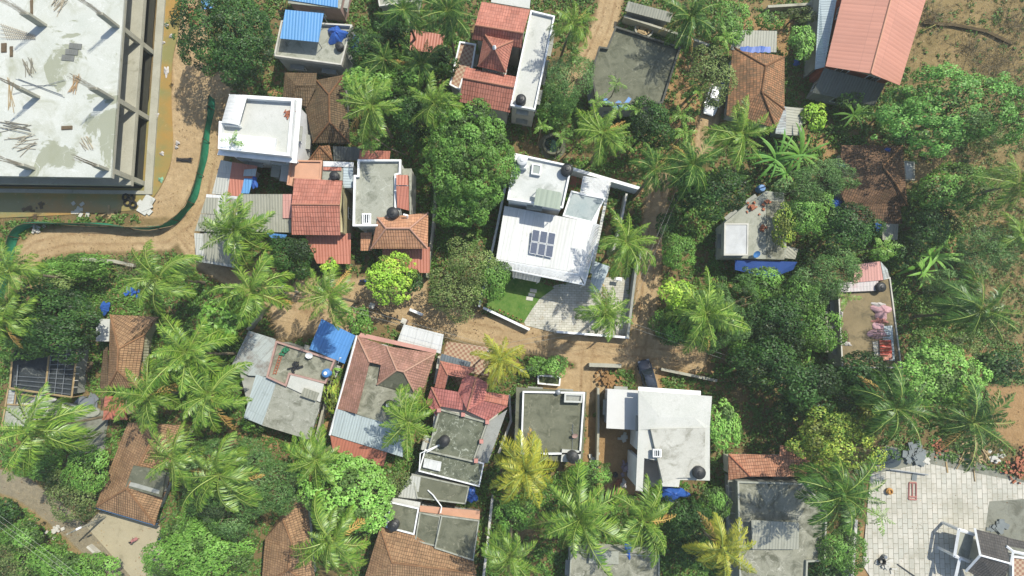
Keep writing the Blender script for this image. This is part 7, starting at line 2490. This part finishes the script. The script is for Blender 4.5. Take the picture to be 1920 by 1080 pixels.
def wires(a, b, label, n=2, gap=.5):
    d = (b - a).normalized(); s = Vector((-d.y, d.x, 0))
    mb = MB()
    for k in range(n):
        o = s * (k - (n - 1) / 2) * gap
        pts = []
        for i in range(9):
            f = i / 8
            q = a.lerp(b, f) + o
            q.z -= 1.2 * f * (1 - f)
            pts.append(q)
        mb.tube(pts, .012, 4)
    tag(mb.build('power_wires', plain('wire_grey', S(190, 190, 180), .5, .4, 0)), label, 'wires')


A1 = pole(198, 968, 6.5, 'concrete lamp pole at the blue edged eave of the veranda house', False, True)
A2 = pole(-20, 870, 7, 'utility pole beyond the left edge by the tar lane')
A3 = pole(300, 1110, 7, 'utility pole by the tar lane below the bottom edge')
wires(A2, A3, 'three power wires running along the tar lane at the lower left', 3)
B1p = pole(560, 548, 7, 'utility pole among the palms at the sandy yard')
B2p = pole(925, 650, 6.5, 'utility pole under the golden green palm by the main lane')
B3p = pole(1152, 606, 6.5, 'utility pole among the palm fronds inside the front garden wall')
B4p = pole(1262, 340, 6.5, 'utility pole in the palms at the top of the shaded lane')
B5p = pole(1432, 700, 5, 'utility pole under the dark tree right of the junction')
wires(B1p, B2p, 'power wires above the main lane left of the cobbled drive')
wires(B2p, B3p, 'power wires above the main lane right of the cobbled drive')
wires(B3p, B4p, 'power wires above the orange lane')
wires(B3p, B5p, 'power wires above the old grey wall at the junction')


def board():
    p = P(302, 1006, 1.5)
    t = empty('sign_board', (p.x, p.y, 0), 'small blue board with pale lettering standing at the corner of the concrete yard', 'sign')
    d = Vector((math.cos(1.0), math.sin(1.0), 0)); u = Vector((-.35, -.55, .75)).normalized()
    q = [p - d * .75 - u * .55, p + d * .75 - u * .55, p + d * .75 + u * .55, p - d * .75 + u * .55]
    MB().shell(q, [(0, 1, 2, 3)], .04).build('panel', m_tarp, t)
    n = d.cross(u)
    if n.z < 0: n = -n
    mb = MB()
    for r in range(3):
        for k in range(5 - r):
            a = p + u * (.28 - .26 * r) + d * (-.5 + .22 * k) + n * .012
            mb.shell([a, a + d * .15, a + d * .15 + u * .12, a + u * .12], [(0, 1, 2, 3)], .006)
    mb.build('lettering', m_offw, t)
    for k in (-1, 1):
        b = p + d * k * .6
        MB().tube([(b.x, b.y, 0), (b.x, b.y, 1.4)], .04, 5).build('leg', m_steel, t)


board()
# paved courtyard
c = P(1712, 918, .4)
t = empty('door_frame', (c.x, c.y, .05), 'pinkish red timber frame lying on the paved courtyard', 'frame')
for (a, b, z) in (((1705, 905), (1704, 936), .12), ((1718, 905), (1718, 937), .12), ((1705, 905), (1718, 905), .13), ((1704, 936), (1718, 937), .13), ((1705, 931), (1718, 932), .14), ((1711, 906), (1711, 931), .11)):
    MB().tube([P(*a, z), P(*b, z)], .09, 4).build('rail', plain('pink_primer', S(216, 150, 140), .7, .2, .1), t)
c = P(1665, 920, 0.05)
t = empty('clay_pot', c, 'single round orange clay pot standing on the paved courtyard', 'pot')
MB().lathe(c, [(.22, 0), (.42, .22), (.42, .38), (.26, .5), (.3, .56), (.22, .56), (.2, .36)], 16).build('pot_body', plain('orange_clay', S(226, 170, 96)), t)
heap(1713, 852, 40, 1.9, (.9, .5, .16), plain('grey_block', S(150, 158, 158), .8, .2, .3), 'stack of bluish grey stone slabs at the head of the paved courtyard', 'slab_stack', 'stone slabs', seed=71)
heap(1730, 864, 10, .8, (.8, .35, .14), m_offw, 'few white offcut slabs below the bluish slab stack', 'slab_stack', 'stone slabs', seed=72)
heap(1763, 836, 90, 1.3, (.28, .2, .12), m_terra, 'heap of broken orange bricks under the palm with dead fronds', 'brick_heap', 'bricks', seed=73)
heap(1905, 872, 80, 2.6, (.3, .25, .15), m_terra, 'heap of brick rubble at the right edge of the paved courtyard', 'brick_heap', 'bricks', seed=74)
heap(1820, 856, 26, 3.0, (1.6, .14, .08), m_wood, 'scattered pale timber below the palm with dead fronds', 'timber_pile', 'timber', seed=75)
heap(1872, 858, 16, 1.2, (.4, .3, .15), m_offw, 'white rubble between the timber and the brick rubble', 'rubble_patch', 'rubble', seed=76)
heap(1870, 988, 10, 1.0, (1.1, .6, .1), plain('grey_block', S(150, 158, 158)), 'grey paving slabs leaning behind the slate roofed house', 'slab_stack', 'stone slabs', seed=77)
heap(1660, 1055, 18, 1.6, (.5, .3, .12), m_offw, 'pale cement bags and offcuts at the lower left of the paved courtyard', 'cement_heap', 'cement bags', seed=78)
t = empty('mixing_drum', P(1650, 1050, 0.05), 'dark open bucket standing by the cement bags on the paved courtyard', 'bucket')
MB().lathe(P(1650, 1050, 0.05), [(.3, 0), (.36, .6), (.38, .62), (.32, .6), (.28, .1)], 16).build('bucket_body', m_iron, t)
t = empty('drum', P(1656, 1042, 0.05), 'small dark drum right beside the open bucket', 'drum')
MB().lathe(P(1656, 1042, 0.05), [(.22, 0), (.24, .2), (.22, .25), (.24, .5), (.2, .55)], 14).build('drum_body', m_steel, t)
tag(MB().tube([P(1683, 1058, .15), P(1722, 1085, .2)], .06, 5).build('pipe', m_iron), 'dark iron pipe lying at the bottom of the paved courtyard', 'pipe')
tag(MB().tube([P(1668, 880, .5), P(1740, 890, .4)], .08, 5).tube([P(1640, 868, .9), P(1650, 884, .9)], .14, 4).build('barrier_pole', m_steel), 'long metal pole along the top edge of the paved courtyard', 'pole')
w = tag(flat_sheet('puddle', None, plain('slurry_water', S(84, 96, 98), .1, .5, .2), .06, poly=PX(smooth_poly([(1644, 842), (1675, 838), (1690, 852), (1690, 872), (1668, 880), (1640, 868)]), .06)), kind='structure')
# construction site edges
mud = flat_sheet('sand_bank', None, bpy.data.materials['village_ground'], .03, poly=PX(smooth_poly([(252, 408), (270, 388), (290, 370), (300, 360), (330, 372), (322, 400), (290, 412)]), .03)) if False else None
for k, (x, y, l) in enumerate(((240, 380, 'black tyre lying flat at the muddy corner below the slab edge'), (247, 372, 'black tyre leaning on the others at the muddy corner'), (252, 384, 'upper black tyre of the heap at the muddy corner'), (236, 370, 'black tyre half in the shade of the unfinished building'))):
    c = P(x, y, .1); t = empty('tyre', c, l, 'tyre', 'old tyres at the muddy corner')
    V, F, n, mm = [], [], 20, 8
    for i in range(n):
        a = 2 * math.pi * i / n
        for j in range(mm):
            b = 2 * math.pi * j / mm
            rr = .38 + .13 * math.cos(b)
            V.append((c.x + rr * math.cos(a), c.y + rr * math.sin(a), .22 + .1 * k * (k == 2) + .12 * math.sin(b) + .12 * math.cos(a) * (k % 2)))
    for i in range(n):
        for j in range(mm):
            F.append((i * mm + j, ((i + 1) % n) * mm + j, ((i + 1) % n) * mm + (j + 1) % mm, i * mm + (j + 1) % mm))
    MB().add(V, F).build('tyre_ring', plain('tyre_rubber', (.02, .02, .02, 1)), t, smooth=True)
heap(276, 388, 3, .5, (1.9, 1.0, .12), c_pale, 'pale concrete slabs dropped on the sand at the muddy corner', 'slab_stack', 'slabs', seed=81)
lab = ['white sack floating near the top of the muddy pool', 'white sack below the topmost one in the muddy pool', 'pale bag near the plinth in the upper muddy pool', 'white bag in the middle of the muddy pool', 'white bag on the sandy bank of the pool',
       'pale green sheet lying in the lower muddy pool', 'white scrap at the lower end of the muddy pool', 'small white bag on the sand beside the lower pool', 'pale scrap stuck at the plinth edge', 'white scrap near the middle of the sandy bank']
for k, (x, y, rx, ry) in enumerate(((312, 47, 4, 4), (321, 68, 4, 4), (306, 80, 4, 3), (312, 134, 5, 10), (294, 216, 4, 5), (302, 337, 5, 5), (304, 288, 4, 4), (333, 268, 4, 4), (289, 269, 3, 4), (331, 276, 3, 3))):
    tarp(x, y, .08, rx, ry, .2, lab[k], plain('pale_green_plastic', S(150, 206, 170)) if k == 5 else plain('white_cloth', S(232, 226, 220)), 100 + k, 'bag', 'bag')
mb = MB()
R = random.Random(8)
for k in range(16):
    a = P(331 + R.uniform(-1, 2), 294 + R.uniform(0, 9), .1 + .03 * (k % 3)); b = P(360 + R.uniform(-2, 2), 299 + R.uniform(-4, 5), .1 + .03 * (k % 3))
    mb.tube([a, b], .03, 4)
tag(mb.build('rod_bundle', m_iron), 'dark bundle of iron rods lying on the sand by the net fence', 'rods')
mb = MB()
for k in range(12):
    a = P(330, 152 + 9 * k, .05)
heap(360, 40, 60, 2.2, (.35, .3, .18), plain('laterite', S(190, 152, 108)), 'stacked reddish stone blocks at the top of the sandy site strip', 'stone_heap', 'stones', seed=82) if False else None
t = empty('block_stack', P(363, 30, 0), 'checkered stack of brown blocks at the top of the sandy strip beside the dark tree', 'blocks')
mb = MB()
for i in range(3):
    for j in range(7):
        if (i + j) % 2 == 0 or R.random() > .4:
            mb.box(P(358 + 6 * i + 1.4 * (j % 2), 16 + 5 * j, 0), .17, .14, 0, .35 + .1 * R.random(), .1)
mb.build('blocks', m_terra, t)
heap(70, 432, 14, 1.0, (.5, .35, .15), m_offw, 'white litter in the weeds outside the net fence corner', 'litter', 'litter', seed=83)
heap(105, 992, 16, 1.0, (.4, .3, .12), m_offw, 'white litter on the bank left of the tar lane', 'litter', 'litter', seed=84)
heap(250, 545, 12, 1.2, (.5, .4, .3), m_tarp, 'blue barrels and scraps in the yard below the windblown palm', 'scrap_heap', 'scrap', seed=85)
wall_run([(150, 486), (215, 490), (250, 498)], .8, .3, c_raw, 'low stone kerb wall along the sandy lane bend')
wall_run([(163, 1025), (180, 1040)], .8, .2, m_offw, 'short white guard wall beside the tar lane')
wall_run([(800, 520), (812, 420), (818, 330)], 1.7, .2, c_raw, 'grey boundary wall between the orange hipped house and the trees')
wall_run([(768, 580), (792, 590)], .9, .25, m_white, 'short white wall by the lime green tree at the lane')
wall_run([(1732, 42), (1790, 46), (1850, 58), (1900, 82)], .35, .3, plain('dark_earth', S(110, 96, 70), .95, .1, .4), 'low dark earth strip standing in for the ditch across the dry field')  # raised strip in dark soil colour, added in place of a dark ditch
wall_run([(1440, 12), (1540, 6)], 1.0, .25, c_raw, 'old grey wall along the top edge left of the pale blue roof')
tag(MB().tube([P(690, 250, .2), P(730, 278, .2), P(760, 290, .3)], .09, 6).build('fallen_trunk', m_palmbark), 'pale fallen trunk behind the grey terrace among the weeds', 'log')
tag(MB().tube([P(1730, 58, .4), P(1755, 46, .5)], .05, 5).build('bamboo_pole', plain('bamboo', S(200, 190, 110))), 'yellow bamboo pole leaning at the foot of the coral red hall', 'pole')
tarp(1290, 512, .1, 4, 6, .2, 'pale cloth on the bush at the shaded lane', plain('white_cloth', S(232, 226, 220)), 121, 'cloth', 'cloth') if False else None
mb = MB(); mb.box(P(1160, 523, 1.2), .42, .22, 1.1, 1.2, -.15); mb.box(P(1160, 523, 1.2), .36, .16, 1.2, 1.3, -.15)
for k in (-1, 1): mb.box(P(1160, 523, 1.2) + Vector((k * .25, 0, 0)), .03, .03, 0, 1.1)
tag(mb.build('letter_box', m_white), 'white box on a stand between the two palms by the lane', 'box')
t = empty('motor_scooter', P(688, 527, 0), 'small blue scooter parked on the forecourt left of the lime green tree', 'scooter')
c = P(688, 527, 0)
for k in (-1, 1): MB().tube([(c.x + .6 * k, c.y - .05, .25), (c.x + .6 * k, c.y + .05, .25)], .25, 14).build('wheel', plain('tyre_rubber', (.02, .02, .02, 1)), t)
mb = MB(); mb.tube([(c.x - .75, c.y, .62), (c.x - .2, c.y, .6), (c.x + .1, c.y, .38), (c.x + .4, c.y, .42), (c.x + .55, c.y, .95)], [.12, .2, .16, .13, .08], 8); mb.build('body', m_tarp, t, smooth=True)
MB().tube([(c.x - .6, c.y, .8), (c.x - .1, c.y, .8)], [.12, .15], 8).build('seat', m_blackp, t)
MB().tube([(c.x + .52, c.y - .33, 1.0), (c.x + .56, c.y, 1.02), (c.x + .52, c.y + .33, 1.0)], .025, 5).build('handlebar', m_iron, t)

heap(150, 392, 12, 1.6, (.5, .35, .1), m_offw, 'pale litter in the wet mud below the slab edge', 'litter', 'litter', seed=91, flat=True)
heap(60, 388, 14, 1.8, (.45, .3, .1), m_dwood, 'dark driftwood in the wet mud at the lower left of the slab', 'scrap_heap', 'scrap', seed=92, flat=True)
heap(206, 398, 9, 1.2, (1.2, .2, .1), m_wood, 'broken boards in the wet mud left of the tyres', 'board_pile', 'boards', seed=93, flat=True)
canopy('small blue sheet roof at the top edge behind the huge dark mango tree', [(377, -8), (402, -6), (399, 15), (378, 18)], (2.6, 2.6, 2.4, 2.4), s_lblue)
tarp(1357, 166, .4, 7, 13, .7, 'blue tarpaulin bundle beside the white hatchback', seed=131)
tarp(1493, 118, .3, 6, 7, .5, 'blue plastic bundle under the soft green bush by the pale blue roof', seed=132)
# ------------------------------------------------------------------ morning haze
def haze():
    m = bpy.data.materials.new('haze_air')
    m.use_nodes = True
    t = m.node_tree
    t.nodes.remove(t.nodes['Principled BSDF'])
    v = t.nodes.new('ShaderNodeVolumePrincipled')
    v.inputs['Color'].default_value = (.93, .96, .88, 1)
    v.inputs['Density'].default_value = HAZE
    v.inputs['Anisotropy'].default_value = 0.2
    t.links.new(v.outputs[0], t.nodes['Material Output'].inputs['Volume'])
    o = MB().prism([(-1000, -1000), (1000, -1000), (1000, 1000), (-1000, 1000)], -1.5, CAMH + 4).build('haze', m, None, (0, 0, 0), uv=False)
    tag(o, kind='stuff')


HAZE = 0.0005
haze()
